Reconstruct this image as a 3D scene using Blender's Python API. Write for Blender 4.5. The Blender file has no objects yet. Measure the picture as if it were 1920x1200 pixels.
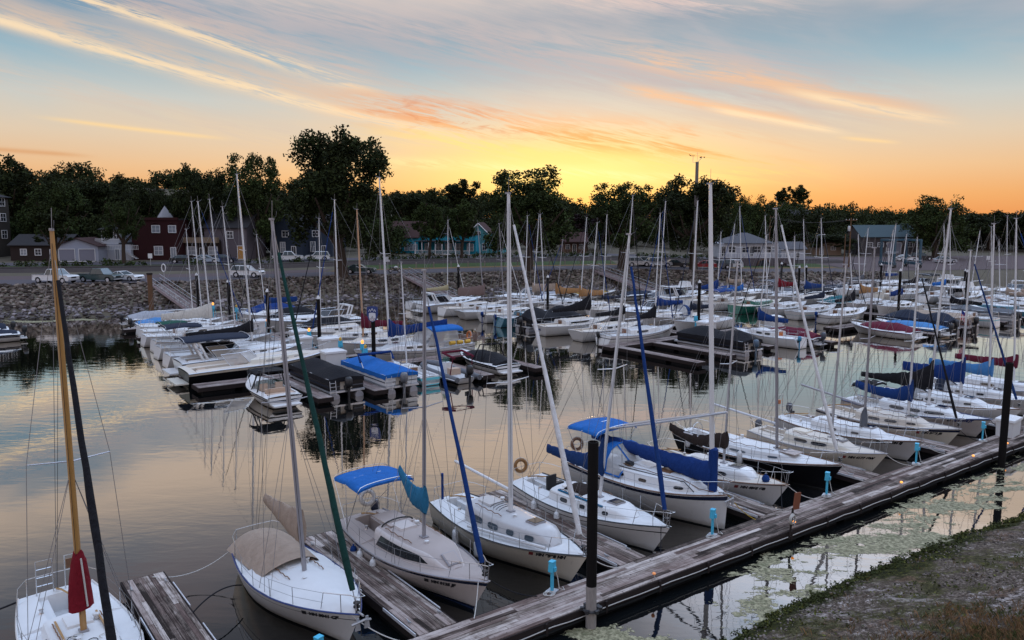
import bpy, math, random
from mathutils import Vector, Matrix, noise as mnoise
R = math.radians
scene = bpy.context.scene
COL = scene.collection

# ------------------------------------------------------------------ camera
H, PITCH, FPX = 12.0, math.atan(195 / 1500.0), 1500.0
cam_d = bpy.data.cameras.new('camera')
cam_d.sensor_width = 36.0
cam_d.lens = 36.0 * FPX / 1920.0
cam_d.clip_start, cam_d.clip_end = 0.2, 4000.0
cam = bpy.data.objects.new('camera', cam_d)
COL.objects.link(cam)
cam.location = (0, 0, H)
cam.rotation_euler = (math.pi / 2 - PITCH, 0, 0)
scene.camera = cam

# ------------------------------------------------------------------ colour and exposure
scene.view_settings.view_transform = 'Standard'
scene.view_settings.look = 'None'
scene.view_settings.gamma = 1.0
scene.view_settings.exposure = 0.0
scene.view_settings.use_curve_mapping = False
scene.cycles.max_bounces = 6
scene.cycles.diffuse_bounces = 3
scene.cycles.glossy_bounces = 4
scene.cycles.transparent_max_bounces = 12
scene.cycles.sample_clamp_indirect = 4.0
scene.cycles.use_denoising = True
scene.cycles.caustics_reflective = False
scene.cycles.caustics_refractive = False

def lin(*c):
    c = c[0] if len(c) == 1 else c
    return tuple(((x / 255) / 12.92 if x / 255 <= 0.04045 else ((x / 255 + 0.055) / 1.055) ** 2.4) for x in c)

# ------------------------------------------------------------------ node expressions
class X:
    """a socket or a number that can be combined with + - * / and the functions below"""
    nt = None
    def __init__(s, v): s.v = v
def _lk(inp, v):
    if isinstance(v, X): v = v.v
    if hasattr(v, 'is_linked') or hasattr(v, 'links'): X.nt.links.new(v, inp)
    else: inp.default_value = v
def mth(op, a, b=0.0, c=0.0, clamp=False):
    n = X.nt.nodes.new('ShaderNodeMath'); n.operation = op; n.use_clamp = clamp
    _lk(n.inputs[0], a); _lk(n.inputs[1], b); _lk(n.inputs[2], c)
    return X(n.outputs[0])
X.__add__ = lambda a, b: mth('ADD', a, b)
X.__radd__ = lambda a, b: mth('ADD', b, a)
X.__sub__ = lambda a, b: mth('SUBTRACT', a, b)
X.__rsub__ = lambda a, b: mth('SUBTRACT', b, a)
X.__mul__ = lambda a, b: mth('MULTIPLY', a, b)
X.__rmul__ = lambda a, b: mth('MULTIPLY', b, a)
X.__truediv__ = lambda a, b: mth('DIVIDE', a, b)
def sstep(x, a, b):
    n = X.nt.nodes.new('ShaderNodeMapRange'); n.interpolation_type = 'SMOOTHSTEP'
    _lk(n.inputs[0], x); n.inputs[1].default_value = a; n.inputs[2].default_value = b
    n.inputs[3].default_value = 0; n.inputs[4].default_value = 1
    return X(n.outputs[0])
def gauss(x, w):
    q = x / w
    return mth('POWER', 2.71828, (q * q) * -1.0)
def vec(x, y, z=0.0):
    n = X.nt.nodes.new('ShaderNodeCombineXYZ')
    _lk(n.inputs[0], x); _lk(n.inputs[1], y); _lk(n.inputs[2], z)
    return X(n.outputs[0])
def noisetex(v, scale=1.0, detail=3.0, rough=0.55, dist=0.0):
    n = X.nt.nodes.new('ShaderNodeTexNoise')
    if v is not None: _lk(n.inputs['Vector'], v)
    n.inputs['Scale'].default_value = scale; n.inputs['Detail'].default_value = detail
    n.inputs['Roughness'].default_value = rough; n.inputs['Distortion'].default_value = dist
    return X(n.outputs[0])
def ramp(x, stops):
    n = X.nt.nodes.new('ShaderNodeValToRGB'); _lk(n.inputs[0], x)
    el = n.color_ramp.elements
    while len(el) < len(stops): el.new(0.5)
    for e, (p, c) in zip(el, stops):
        e.position = p; e.color = (*c, 1)
    return X(n.outputs[0])
def mixc(f, a, b, mode='MIX'):
    n = X.nt.nodes.new('ShaderNodeMix'); n.data_type = 'RGBA'; n.blend_type = mode
    _lk(n.inputs[0], f)
    for i, v in ((6, a), (7, b)):
        if isinstance(v, tuple) and len(v) == 3: v = (*v, 1)
        _lk(n.inputs[i], v)
    return X(n.outputs[2])

# ------------------------------------------------------------------ sky
SUN_AZ, SUN_EL = R(5.0), R(2.5)
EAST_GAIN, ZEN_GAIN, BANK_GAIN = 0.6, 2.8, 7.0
world = bpy.data.worlds.new('World')
scene.world = world
world.use_nodes = True
nt = X.nt = world.node_tree
nt.nodes.clear()
tc = nt.nodes.new('ShaderNodeTexCoord')
sp = nt.nodes.new('ShaderNodeSeparateXYZ')
nt.links.new(tc.outputs['Generated'], sp.inputs[0])
sx, sy, sz = (X(o) for o in sp.outputs)
az = mth('ARCTAN2', sx, sy) * 57.2958
el = mth('ARCSINE', sz) * 57.2958
def estop(e): return max(0.0, min(1.0, (e + 4) / 64.0))
west = ramp((el + 4.0) / 64.0, [
    (estop(-4), lin(150, 105, 75)), (estop(0), lin(232, 152, 90)), (estop(1.4), lin(236, 172, 112)),
    (estop(3.2), lin(234, 192, 148)), (estop(5.2), lin(222, 202, 178)), (estop(7.5), lin(198, 202, 199)), (estop(10), lin(148, 180, 196)),
    (estop(13.0), lin(104, 145, 173)), (estop(17), lin(124, 150, 176)), (estop(26), lin(134, 150, 174)), (estop(38), lin(134, 152, 178)), (estop(60), lin(150, 166, 192))])
east = ramp((el + 4.0) / 64.0, [
    (estop(-4), lin(130, 125, 140)), (estop(2), lin(178, 166, 176)), (estop(12), lin(190, 184, 196)),
    (estop(30), lin(172, 180, 200)), (estop(60), lin(136, 152, 180))])
absaz = mth('ABSOLUTE', az)
skyc = mixc(sstep(absaz, 55, 120), west, east)
# the sun has just gone: a warm dip at both sides of the horizon, a bright core over the trees
skyc = mixc(sstep(mth('ABSOLUTE', az - 4.0), 18, 40) * sstep(7.0 - el, 0, 7) * sstep(60 - absaz, 0, 30) * 0.25, skyc, lin(226, 150, 92))
g1 = gauss(az - 4.2, 12.0) * gauss(el - 3.2, 3.2)
g2 = gauss(az - 3.5, 9.0) * gauss(el - 3.0, 2.0)
skyc = mixc(g1 * 0.5, skyc, lin(255, 214, 124))
skyc = mixc(g2 * 0.9, skyc, lin(255, 234, 148))
# clouds: feathery cirrus that slopes down to the north
tl = el + az * 0.2
warp = noisetex(vec(az * 0.05, tl * 0.22), 1.0, 3.0, 0.5) - 0.5
fine = noisetex(vec(az * 0.10, tl * 1.0 + warp * 1.6), 1.0, 9.0, 0.66, 0.9)
curl = noisetex(vec(az * 0.34, el * 1.1 + warp * 2.0, 4.0), 1.0, 6.0, 0.6, 1.6)
def band(k, c, th, a0, a1, soft, wob=0.6, f0=0.38, f1=0.62, src=None):
    e = el + az * k - c + warp * wob
    return gauss(e, th) * sstep(az, a0 - soft, a0 + soft) * sstep(a1 + soft - az, 0, 2 * soft) * sstep((src or fine) * 0.62 + hair * 0.38, f0, f1)
hair = noisetex(vec(az * 0.22, (el + az * 0.24) * 3.2 + warp * 2.0, 11.0), 1.0, 8.0, 0.7, 1.2)
P_CREAM, P_PEACH, P_LILAC, P_ORANGE = lin(248, 221, 184), lin(236, 190, 154), lin(190, 184, 188), lin(240, 150, 86)
veil = sstep(noisetex(vec(az * 0.04, tl * 0.16, 2.0), 1.0, 5.0, 0.6, 0.5), 0.44, 0.68)
skyc = mixc(veil * sstep(el, 2, 7) * sstep(60 - el, 0, 30) * 0.42, skyc, mixc(sstep(el, 5, 13), lin(238, 205, 168), lin(196, 186, 192)))
for col, am, args in (
    (lin(178, 172, 180), 0.9, (0.15, 11.2, 2.2, -26, 22, 8, 2.2, 0.36, 0.60)),
    (lin(222, 196, 192), 0.8, (0.09, 15.2, 1.0, -3, 18, 5, 1.2, 0.44, 0.60)),
    (lin(206, 184, 176), 0.75, (0.25, 6.9, 1.0, -60, -9, 4, 1.8, 0.36, 0.58)),
    (P_CREAM, 0.95, (0.25, 6.0, 0.42, -60, -10, 3, 1.9, 0.42, 0.54)),
    (lin(224, 192, 166), 0.7, (0.21, 5.2, 0.9, -60, -7, 4, 1.2, 0.36, 0.58)),
    (P_CREAM, 1.0, (0.21, 4.6, 0.32, -60, -4, 3, 1.3, 0.40, 0.52)),
    (lin(214, 196, 182), 0.6, (0.17, 2.9, 0.9, -60, -10, 6, 2.0, 0.42, 0.60)),
    (P_LILAC, 0.6, (0.20, 12.6, 1.0, 2, 24, 4, 1.2, 0.36, 0.60)),
    (P_PEACH, 0.85, (0.245, 12.9, 0.75, 8, 27, 3, 0.9, 0.38, 0.56)),
    (P_CREAM, 0.9, (0.245, 12.65, 0.28, 19, 27.5, 2, 0.5, 0.38, 0.52)),
    (P_PEACH, 0.95, (0.214, 10.3, 0.40, 8, 20, 2, 0.5, 0.36, 0.54)),
    (P_CREAM, 1.0, (0.214, 10.1, 0.20, 14, 21.6, 1.2, 0.4, 0.34, 0.50)),
    (P_ORANGE, 0.8, (0.13, 6.1, 1.2, -10, 17, 5, 2.2, 0.45, 0.58)),
    (lin(255, 222, 140), 0.9, (0.11, 4.6, 0.7, -8, 18, 6, 2.4, 0.44, 0.56)),
    (lin(255, 236, 170), 0.8, (0.05, 3.3, 0.35, -9, 12, 5, 1.6, 0.42, 0.54)),
    (lin(250, 214, 160), 0.9, (0.075, 3.65, 0.13, -29, -20, 2, 0.3, 0.25, 0.5)),
    (lin(250, 214, 160), 0.8, (0.13, 7.9, 0.12, 22.2, 25.0, 0.8, 0.1, 0.25, 0.5)),
    (lin(214, 150, 100), 0.6, (0.05, 2.3, 0.14, -34, -28, 1.5, 0.2, 0.25, 0.5)),
):
    skyc = mixc(band(*args) * am, skyc, col)
skyc = mixc(band(0.13, 6.2, 1.0, -9, 2, 4, 1.6, 0.50, 0.64, curl) * 0.55, skyc, lin(205, 110, 74))
skyc = mixc(gauss(el - 17.2, 3.4) * sstep(noisetex(vec(az * 0.05, el * 0.12, 7.0), 1.0, 4.0, 0.55), 0.28, 0.52) * 0.92, skyc, lin(244, 222, 204))
skyc = mixc(gauss(el - 24.0, 4.0) * sstep(noisetex(vec(az * 0.03, el * 0.09, 9.0), 1.0, 3.0, 0.5), 0.42, 0.62) * sstep(8 - az, 0, 16) * 0.5, skyc, lin(196, 172, 176))
# extra brightness added to unseen east, zenith and upper right sky, as fill light
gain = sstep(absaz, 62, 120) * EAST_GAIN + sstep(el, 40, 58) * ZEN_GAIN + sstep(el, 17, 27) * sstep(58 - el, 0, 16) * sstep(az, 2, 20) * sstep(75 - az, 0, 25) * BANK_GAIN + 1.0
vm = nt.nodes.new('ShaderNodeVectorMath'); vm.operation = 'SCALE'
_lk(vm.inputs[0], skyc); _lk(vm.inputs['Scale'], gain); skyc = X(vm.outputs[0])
nish = nt.nodes.new('ShaderNodeTexSky')
nish.sky_type = 'NISHITA'; nish.sun_disc = False
nish.sun_elevation = SUN_EL; nish.sun_rotation = SUN_AZ
b1 = nt.nodes.new('ShaderNodeBackground'); b1.inputs[1].default_value = 0.012
nt.links.new(nish.outputs[0], b1.inputs[0])
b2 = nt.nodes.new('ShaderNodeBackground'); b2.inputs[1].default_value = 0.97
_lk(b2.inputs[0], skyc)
ad = nt.nodes.new('ShaderNodeAddShader')
nt.links.new(b1.outputs[0], ad.inputs[0]); nt.links.new(b2.outputs[0], ad.inputs[1])
wo = nt.nodes.new('ShaderNodeOutputWorld')
nt.links.new(ad.outputs[0], wo.inputs[0])

# ------------------------------------------------------------------ sun (already on the horizon behind the trees)
sd = bpy.data.lights.new('sun', 'SUN')
sd.energy = 0.5; sd.angle = R(8.0); sd.color = (1.0, 0.62, 0.32)
sun = bpy.data.objects.new('sun', sd)
COL.objects.link(sun)
sdir = Vector((math.sin(SUN_AZ) * math.cos(SUN_EL), math.cos(SUN_AZ) * math.cos(SUN_EL), math.sin(SUN_EL)))
sun.rotation_euler = sdir.to_track_quat('Z', 'Y').to_euler()

# ------------------------------------------------------------------ picture <-> place
def G(px, py, z=0.0):
    x = (px - 960) / FPX; y = -(py - 600) / FPX
    dy = math.cos(PITCH) + y * math.sin(PITCH); dz = -math.sin(PITCH) + y * math.cos(PITCH)
    t = (z - H) / dz
    return (x * t, dy * t)
def PXY(x, y, z):
    rz = z - H; zc = y * math.cos(PITCH) - rz * math.sin(PITCH); yc = y * math.sin(PITCH) + rz * math.cos(PITCH)
    return (960 + FPX * x / zc, 600 - FPX * yc / zc)
def zat(x, y, py):
    lo, hi = -5, 60
    for _ in range(40):
        m = (lo + hi) / 2
        if PXY(x, y, m)[1] > py: lo = m
        else: hi = m
    return lo
def topat(y, px, py):
    """the point at depth y that the picture shows at px, py"""
    vx = (px - 960) / FPX; vy = -(py - 600) / FPX
    dy = math.cos(PITCH) + vy * math.sin(PITCH); dz = -math.sin(PITCH) + vy * math.cos(PITCH)
    t = y / dy
    return (vx * t, y, H + dz * t)
GA = R(36.0)
AX, BX = (math.cos(GA), math.sin(GA)), (-math.sin(GA), math.cos(GA))
def AB(a, b): return (a * AX[0] + b * BX[0], a * AX[1] + b * BX[1])

# ------------------------------------------------------------------ materials
MATS = {}
def M(name, rgb, rough=0.5, var=0.12, scale=2.5, metal=0.0, bump=0.0, bscale=40.0, island=0.0, coat=0.0, rvar=0.1, stretch=None, alpha=None, dirt=0.0, bdist=0.02, spec=None, scum=0.0):
    if name in MATS: return MATS[name]
    m = bpy.data.materials.new(name); m.use_nodes = True
    X.nt = t = m.node_tree
    p = t.nodes['Principled BSDF']
    tcn = t.nodes.new('ShaderNodeTexCoord')
    v = X(tcn.outputs['Object'])
    if stretch:
        mp = t.nodes.new('ShaderNodeMapping'); mp.inputs['Scale'].default_value = stretch
        _lk(mp.inputs['Vector'], v); v = X(mp.outputs[0])
    n = noisetex(v, scale, 5.0, 0.6)
    f = (n - 0.5) * (2 * var)
    if island:
        g = t.nodes.new('ShaderNodeNewGeometry')
        f = f + (X(g.outputs['Random Per Island']) - 0.5) * (2 * island)
    dark = tuple(c * 0.35 for c in rgb); light = tuple(min(1, c * 1.65) for c in rgb)
    c = mixc(mth('ADD', f, 0.5, clamp=True), dark, light)
    if dirt:
        d = sstep(noisetex(v, scale * 0.6, 6.0, 0.7, 0.4), 0.52, 0.75)
        c = mixc(d * dirt, c, tuple(x * 0.5 + 0.02 for x in rgb))
    if scum:   # dried water marks: a brown band above the water line and faint runs down the sides
        so = t.nodes.new('ShaderNodeSeparateXYZ'); _lk(so.inputs[0], X(tcn.outputs['Object'])); z = X(so.outputs[2])
        q = noisetex(X(tcn.outputs['Object']), 2.2, 5.0, 0.7, 0.4)
        c = mixc(sstep(0.30 - z + (q - 0.5) * 0.35, 0.0, 0.22) * scum, c, (0.24, 0.20, 0.14))
        mp2 = t.nodes.new('ShaderNodeMapping'); mp2.inputs['Scale'].default_value = (5, 5, .35); _lk(mp2.inputs['Vector'], X(tcn.outputs['Object']))
        c = mixc(sstep(noisetex(X(mp2.outputs[0]), 1.6, 4.0, 0.65), 0.56, 0.74) * scum * 0.7, c, tuple(x * 0.55 for x in rgb))
    _lk(p.inputs['Base Color'], c)
    _lk(p.inputs['Roughness'], mth('ADD', (n - 0.5) * (2 * rvar), rough, clamp=True))
    p.inputs['Metallic'].default_value = metal
    if coat: p.inputs['Coat Weight'].default_value = coat
    if alpha is not None: p.inputs['Alpha'].default_value = alpha
    if bump:
        bn = t.nodes.new('ShaderNodeBump'); bn.inputs['Strength'].default_value = bump
        bn.inputs['Distance'].default_value = bdist
        _lk(bn.inputs['Height'], noisetex(v, bscale, 4.0, 0.6, 0.5))
        t.links.new(bn.outputs[0], p.inputs['Normal'])
    if spec is None and rough >= 0.7 and not metal: spec = 0.08   # matt, weathered surfaces give almost no sheen
    if spec is not None: p.inputs['Specular IOR Level'].default_value = spec
    MATS[name] = m
    return m
def glow(name, rgb, strength):
    m = bpy.data.materials.new(name); m.use_nodes = True
    p = m.node_tree.nodes['Principled BSDF']
    X.nt = m.node_tree
    n = noisetex(None, 6.0)
    _lk(p.inputs['Base Color'], mixc(n, rgb, tuple(c * 0.8 for c in rgb)))
    p.inputs['Emission Color'].default_value = (*rgb, 1)
    p.inputs['Emission Strength'].default_value = strength
    return m

gel_white = M('gel_white', (0.80, 0.79, 0.78), 0.32, 0.05, 1.2, coat=0.3, dirt=0.12, scum=0.5)
gel_cream = M('gel_cream', (0.62, 0.57, 0.49), 0.34, 0.05, 1.2, coat=0.3, dirt=0.12, scum=0.5)
gel_tan = M('gel_tan', (0.52, 0.47, 0.45), 0.42, 0.06, 1.2, dirt=0.12, scum=0.5)
gel_grey = M('gel_grey', (0.48, 0.47, 0.47), 0.34, 0.05, 1.2, coat=0.2, dirt=0.15, scum=0.5)
gel_navy = M('gel_navy', (0.012, 0.018, 0.045), 0.25, 0.1, coat=0.4)
gel_black = M('gel_black', (0.006, 0.006, 0.008), 0.35, 0.1, spec=.3)
gel_blue = M('gel_blue', (0.05, 0.16, 0.22), 0.28, 0.08, coat=0.3)
gel_green = M('gel_green', (0.02, 0.14, 0.10), 0.28, 0.08, coat=0.3)
gel_teal = M('gel_teal', (0.05, 0.36, 0.42), 0.35, 0.08, coat=0.2)
gel_red = M('gel_red', (0.22, 0.02, 0.03), 0.3, 0.08, coat=0.3)
deck_white = M('deck_white', (0.78, 0.78, 0.78), 0.55, 0.07, 1.6, bump=0.08, bscale=60, dirt=0.18)
deck_cream = M('deck_cream', (0.56, 0.50, 0.43), 0.6, 0.07, 1.6, bump=0.08, bscale=60, dirt=0.15)
deck_tan = M('deck_tan', (0.38, 0.32, 0.295), 0.62, 0.07, 1.6, bump=0.1, bscale=60, dirt=0.15)
deck_grey = M('deck_grey', (0.46, 0.46, 0.46), 0.6, 0.07, 1.6, dirt=0.2)
tarp_white = M('tarp_white', (0.72, 0.73, 0.75), 0.7, 0.08, 1.4, bump=0.5, bscale=3.0, dirt=0.2)
antifoul = M('antifoul', (0.008, 0.009, 0.010), 0.6, 0.2)
antifoul_blue = M('antifoul_blue', (0.012, 0.03, 0.09), 0.6, 0.2)
smoke_glass = M('smoke_glass', (0.012, 0.014, 0.017), 0.08, 0.1, coat=0.3)
grey_glass = M('grey_glass', (0.06, 0.08, 0.10), 0.08, 0.1)
clear_vinyl = M('clear_vinyl', (0.42, 0.41, 0.40), 0.18, 0.12, alpha=0.62)
green_glass = M('green_glass', (0.04, 0.16, 0.12), 0.08, 0.1, alpha=0.75)
alu = M('alu', (0.50, 0.51, 0.54), 0.38, 0.05, 1.5, metal=0.55)
alu_white = M('alu_white', (0.62, 0.62, 0.65), 0.35, 0.05, 1.5, dirt=0.1)
alu_grey = M('alu_grey', (0.30, 0.29, 0.31), 0.45, 0.08, 1.5, metal=0.3)
steel = M('steel', (0.62, 0.63, 0.65), 0.22, 0.05, metal=0.9)
wire = M('wire', (0.20, 0.20, 0.21), 0.4, 0.05, metal=0.6)
black_plastic = M('black_plastic', (0.012, 0.012, 0.014), 0.45, 0.1)
varnish = M('varnish', (0.36, 0.19, 0.055), 0.3, 0.25, 3.0, stretch=(6, 6, 0.6), coat=0.4)
pale_wood = M('pale_wood', (0.44, 0.26, 0.15), 0.45, 0.2, 3.0, stretch=(6, 6, 0.6))
teak = M('teak', (0.16, 0.075, 0.035), 0.5, 0.25, 6.0, stretch=(1, 6, 1))
def cloth(name, rgb): return M(name, rgb, 0.85, 0.22, 2.6, bump=1.0, bscale=4.0, rvar=0.05, bdist=0.07, spec=0.2, stretch=(1.6, 1, .7))
c_blue = cloth('c_blue', (0.008, 0.034, 0.155))
c_royal = cloth('c_royal', (0.008, 0.036, 0.15))
c_bright = cloth('c_bright', (0.012, 0.11, 0.37))
c_dblue = cloth('c_dblue', (0.010, 0.035, 0.12))
c_navy = cloth('c_navy', (0.018, 0.024, 0.042))
c_teal = cloth('c_teal', (0.02, 0.13, 0.24))
c_black = cloth('c_black', (0.011, 0.011, 0.014))
c_brown = cloth('c_brown', (0.030, 0.021, 0.018))
c_tan = cloth('c_tan', (0.33, 0.255, 0.20))
c_cream = cloth('c_cream', (0.55, 0.52, 0.47))
c_sail = cloth('c_sail', (0.66, 0.65, 0.66))
c_red = cloth('c_red', (0.16, 0.006, 0.014))
c_maroon = cloth('c_maroon', (0.11, 0.012, 0.028))
c_green = cloth('c_green', (0.012, 0.07, 0.05))
c_dgreen = cloth('c_dgreen', (0.008, 0.040, 0.034))
c_grey = cloth('c_grey', (0.10, 0.105, 0.12))
c_lgrey = cloth('c_lgrey', (0.30, 0.31, 0.34))
c_ltblue = cloth('c_ltblue', (0.06, 0.20, 0.44))
c_ochre = cloth('c_ochre', (0.32, 0.17, 0.07))
rope_white = M('rope_white', (0.48, 0.46, 0.43), 0.8, 0.15, 20)
rope_dark = M('rope_dark', (0.02, 0.02, 0.024), 0.8, 0.15, 20)
rope_yellow = M('rope_yellow', (0.40, 0.26, 0.04), 0.8, 0.15, 20)
fender_white = M('fender_white', (0.62, 0.62, 0.62), 0.45, 0.06, 3, dirt=0.2)
foam_yellow = M('foam_yellow', (0.55, 0.32, 0.03), 0.6, 0.1)
foam_orange = M('foam_orange', (0.50, 0.15, 0.04), 0.6, 0.1)
vinyl_red = M('vinyl_red', (0.40, 0.05, 0.05), 0.5, 0.1)
paint_cyan = M('paint_cyan', (0.06, 0.42, 0.66), 0.5, 0.08, 6.0, dirt=0.1)
box_white = M('box_white', (0.66, 0.67, 0.70), 0.5, 0.05, 3.0, dirt=0.2)
seat_tan = M('seat_tan', (0.45, 0.33, 0.25), 0.6, 0.08)
ink_black = M('ink_black', (0.012, 0.012, 0.016), 0.5, 0.05)
ink_red = M('ink_red', (0.20, 0.03, 0.03), 0.5, 0.05)
ink_blue = M('ink_blue', (0.01, 0.03, 0.14), 0.5, 0.05)
pile_black = M('pile_black', (0.007, 0.006, 0.006), 0.8, 0.25, 5.0, stretch=(3, 3, 0.5), bump=0.3, bscale=12, spec=.15)
pile_conc = M('pile_conc', (0.26, 0.235, 0.22), 0.85, 0.3, 5.0, stretch=(3, 3, 0.6), bump=0.4, bscale=18, dirt=0.6)
iron = M('iron', (0.05, 0.05, 0.055), 0.5, 0.2, metal=0.6)
galv = M('galv', (0.40, 0.41, 0.43), 0.5, 0.12, 4.0, metal=0.5)
rubber = M('rubber', (0.012, 0.012, 0.012), 0.8, 0.1)

# ------------------------------------------------------------------ mesh building
class MB:
    def __init__(s): s.v = []; s.f = []; s.k = []; s.mats = []
    def mi(s, m):
        if m not in s.mats: s.mats.append(m)
        return s.mats.index(m)
    def add(s, vs, fs, m):
        o = len(s.v); s.v += [tuple(v) for v in vs]; k = s.mi(m)
        for f in fs: s.f.append([i + o for i in f]); s.k.append(k)
    def grid(s, rows, m, closed=False, mats=None, flip=False):
        o = len(s.v); w = len(rows[0])
        for r in rows: s.v += [tuple(p) for p in r]
        for i in range(len(rows) - 1):
            for j in range(w if closed else w - 1):
                q = [o + i * w + j, o + i * w + (j + 1) % w, o + (i + 1) * w + (j + 1) % w, o + (i + 1) * w + j]
                s.f.append(q[::-1] if flip else q)
                s.k.append(s.mi(mats[j] if mats else m))
    def box(s, c, d, m, rz=0.0, taper=1.0, tx=None):
        ca, sa = math.cos(rz), math.sin(rz); vs = []
        for z, k in ((-.5, 1), (.5, taper)):
            for x, y in ((-.5, -.5), (.5, -.5), (.5, .5), (-.5, .5)):
                X_, Y_ = x * d[0] * (k if tx is None or z < 0 else tx), y * d[1] * k
                vs.append((c[0] + X_ * ca - Y_ * sa, c[1] + X_ * sa + Y_ * ca, c[2] + z * d[2]))
        s.add(vs, [(0, 3, 2, 1), (4, 5, 6, 7), (0, 1, 5, 4), (1, 2, 6, 5), (2, 3, 7, 6), (3, 0, 4, 7)], m)
    def tube(s, pts, r, m, n=6, caps=True, closed=False, ell=1.0):
        P = [Vector(p) for p in pts]; N = len(P)
        rs = r if isinstance(r, (list, tuple)) else [r] * N
        rows = []; up = Vector((0, 0, 1)); u = None
        for i, p in enumerate(P):
            a = P[(i - 1) % N] if closed else P[max(0, i - 1)]
            b = P[(i + 1) % N] if closed else P[min(N - 1, i + 1)]
            d = (b - a)
            d = d.normalized() if d.length > 1e-9 else Vector((0, 0, 1))
            if u is None:
                u = d.cross(Vector((0, 1, 0)) if abs(d.z) > 0.9 else up).normalized()
            else:
                u = (u - d * u.dot(d)); u = u.normalized() if u.length > 1e-6 else d.orthogonal().normalized()
            w = d.cross(u)
            rows.append([tuple(p + (u * math.cos(2 * math.pi * k / n) * ell + w * math.sin(2 * math.pi * k / n)) * rs[i]) for k in range(n)])
        if closed: rows.append(rows[0])
        o = len(s.v)
        s.grid(rows, m, closed=True)
        if caps and not closed:
            s.f.append([o + k for k in range(n)][::-1]); s.k.append(s.mi(m))
            e = o + (len(rows) - 1) * n
            s.f.append([e + k for k in range(n)]); s.k.append(s.mi(m))
    def lathe(s, c, prof, m, n=12):
        rows = [[(c[0] + r * math.cos(2 * math.pi * k / n), c[1] + r * math.sin(2 * math.pi * k / n), c[2] + z) for k in range(n)] for r, z in prof]
        o = len(s.v); s.grid(rows, m, closed=True)
        if prof[0][0] > 1e-4: s.f.append([o + k for k in range(n)][::-1]); s.k.append(s.mi(m))
        if prof[-1][0] > 1e-4:
            e = o + (len(rows) - 1) * n; s.f.append([e + k for k in range(n)]); s.k.append(s.mi(m))
    def prism(s, poly, y0, y1, m, inset=0.0):
        """a side outline (x, z) given thickness from y0 to y1"""
        n = len(poly)
        vs = [(x, y0, z) for x, z in poly] + [(x, y1, z) for x, z in poly]
        fs = [[i, (i + 1) % n, n + (i + 1) % n, n + i] for i in range(n)]
        s.add(vs, fs + [list(range(n))[::-1], list(range(n, 2 * n))], m)
    def build(s, name, parent=None, smooth=True, angle=38, loc=None, rz=0.0):
        me = bpy.data.meshes.new(name)
        me.from_pydata(s.v, [], s.f)
        for m in s.mats: me.materials.append(m)
        me.polygons.foreach_set('material_index', s.k)
        if smooth:
            me.polygons.foreach_set('use_smooth', [True] * len(s.f))
            me.set_sharp_from_angle(angle=R(angle))
        me.update()
        return place(me, name, parent, loc, rz)
def place(me, name, parent=None, loc=None, rz=0.0):
    o = bpy.data.objects.new(name, me); COL.objects.link(o)
    if parent: o.parent = parent
    if loc is not None: o.location = loc
    o.rotation_euler.z = rz
    return o
def tag(o, label=None, cat=None, group=None, kind=None):
    if label: o['label'] = label
    if cat: o['category'] = cat
    if group: o['group'] = group
    if kind: o['kind'] = kind
    return o
def thing(name, label, cat, loc=(0, 0, 0), rz=0.0, group=None):
    o = bpy.data.objects.new(name, None); COL.objects.link(o)
    o.empty_display_size = 0.3
    o.location = loc; o.rotation_euler = (0, 0, rz)
    return tag(o, label, cat, group)
def kids(o): return [c for c in bpy.data.objects if c.parent == o]
def dup(o, parent=None, childmap=None):
    c = o.copy(); COL.objects.link(c)
    if parent: c.parent = parent
    for ch in (childmap or CH).get(o.name, []): dup(ch, c, childmap)
    return c
CH = {}
def note_children():
    CH.clear()
    for o in bpy.data.objects:
        if o.parent: CH.setdefault(o.parent.name, []).append(o)
def lerp(a, b, t): return a + (b - a) * t
rnd = random.Random(7)
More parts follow.
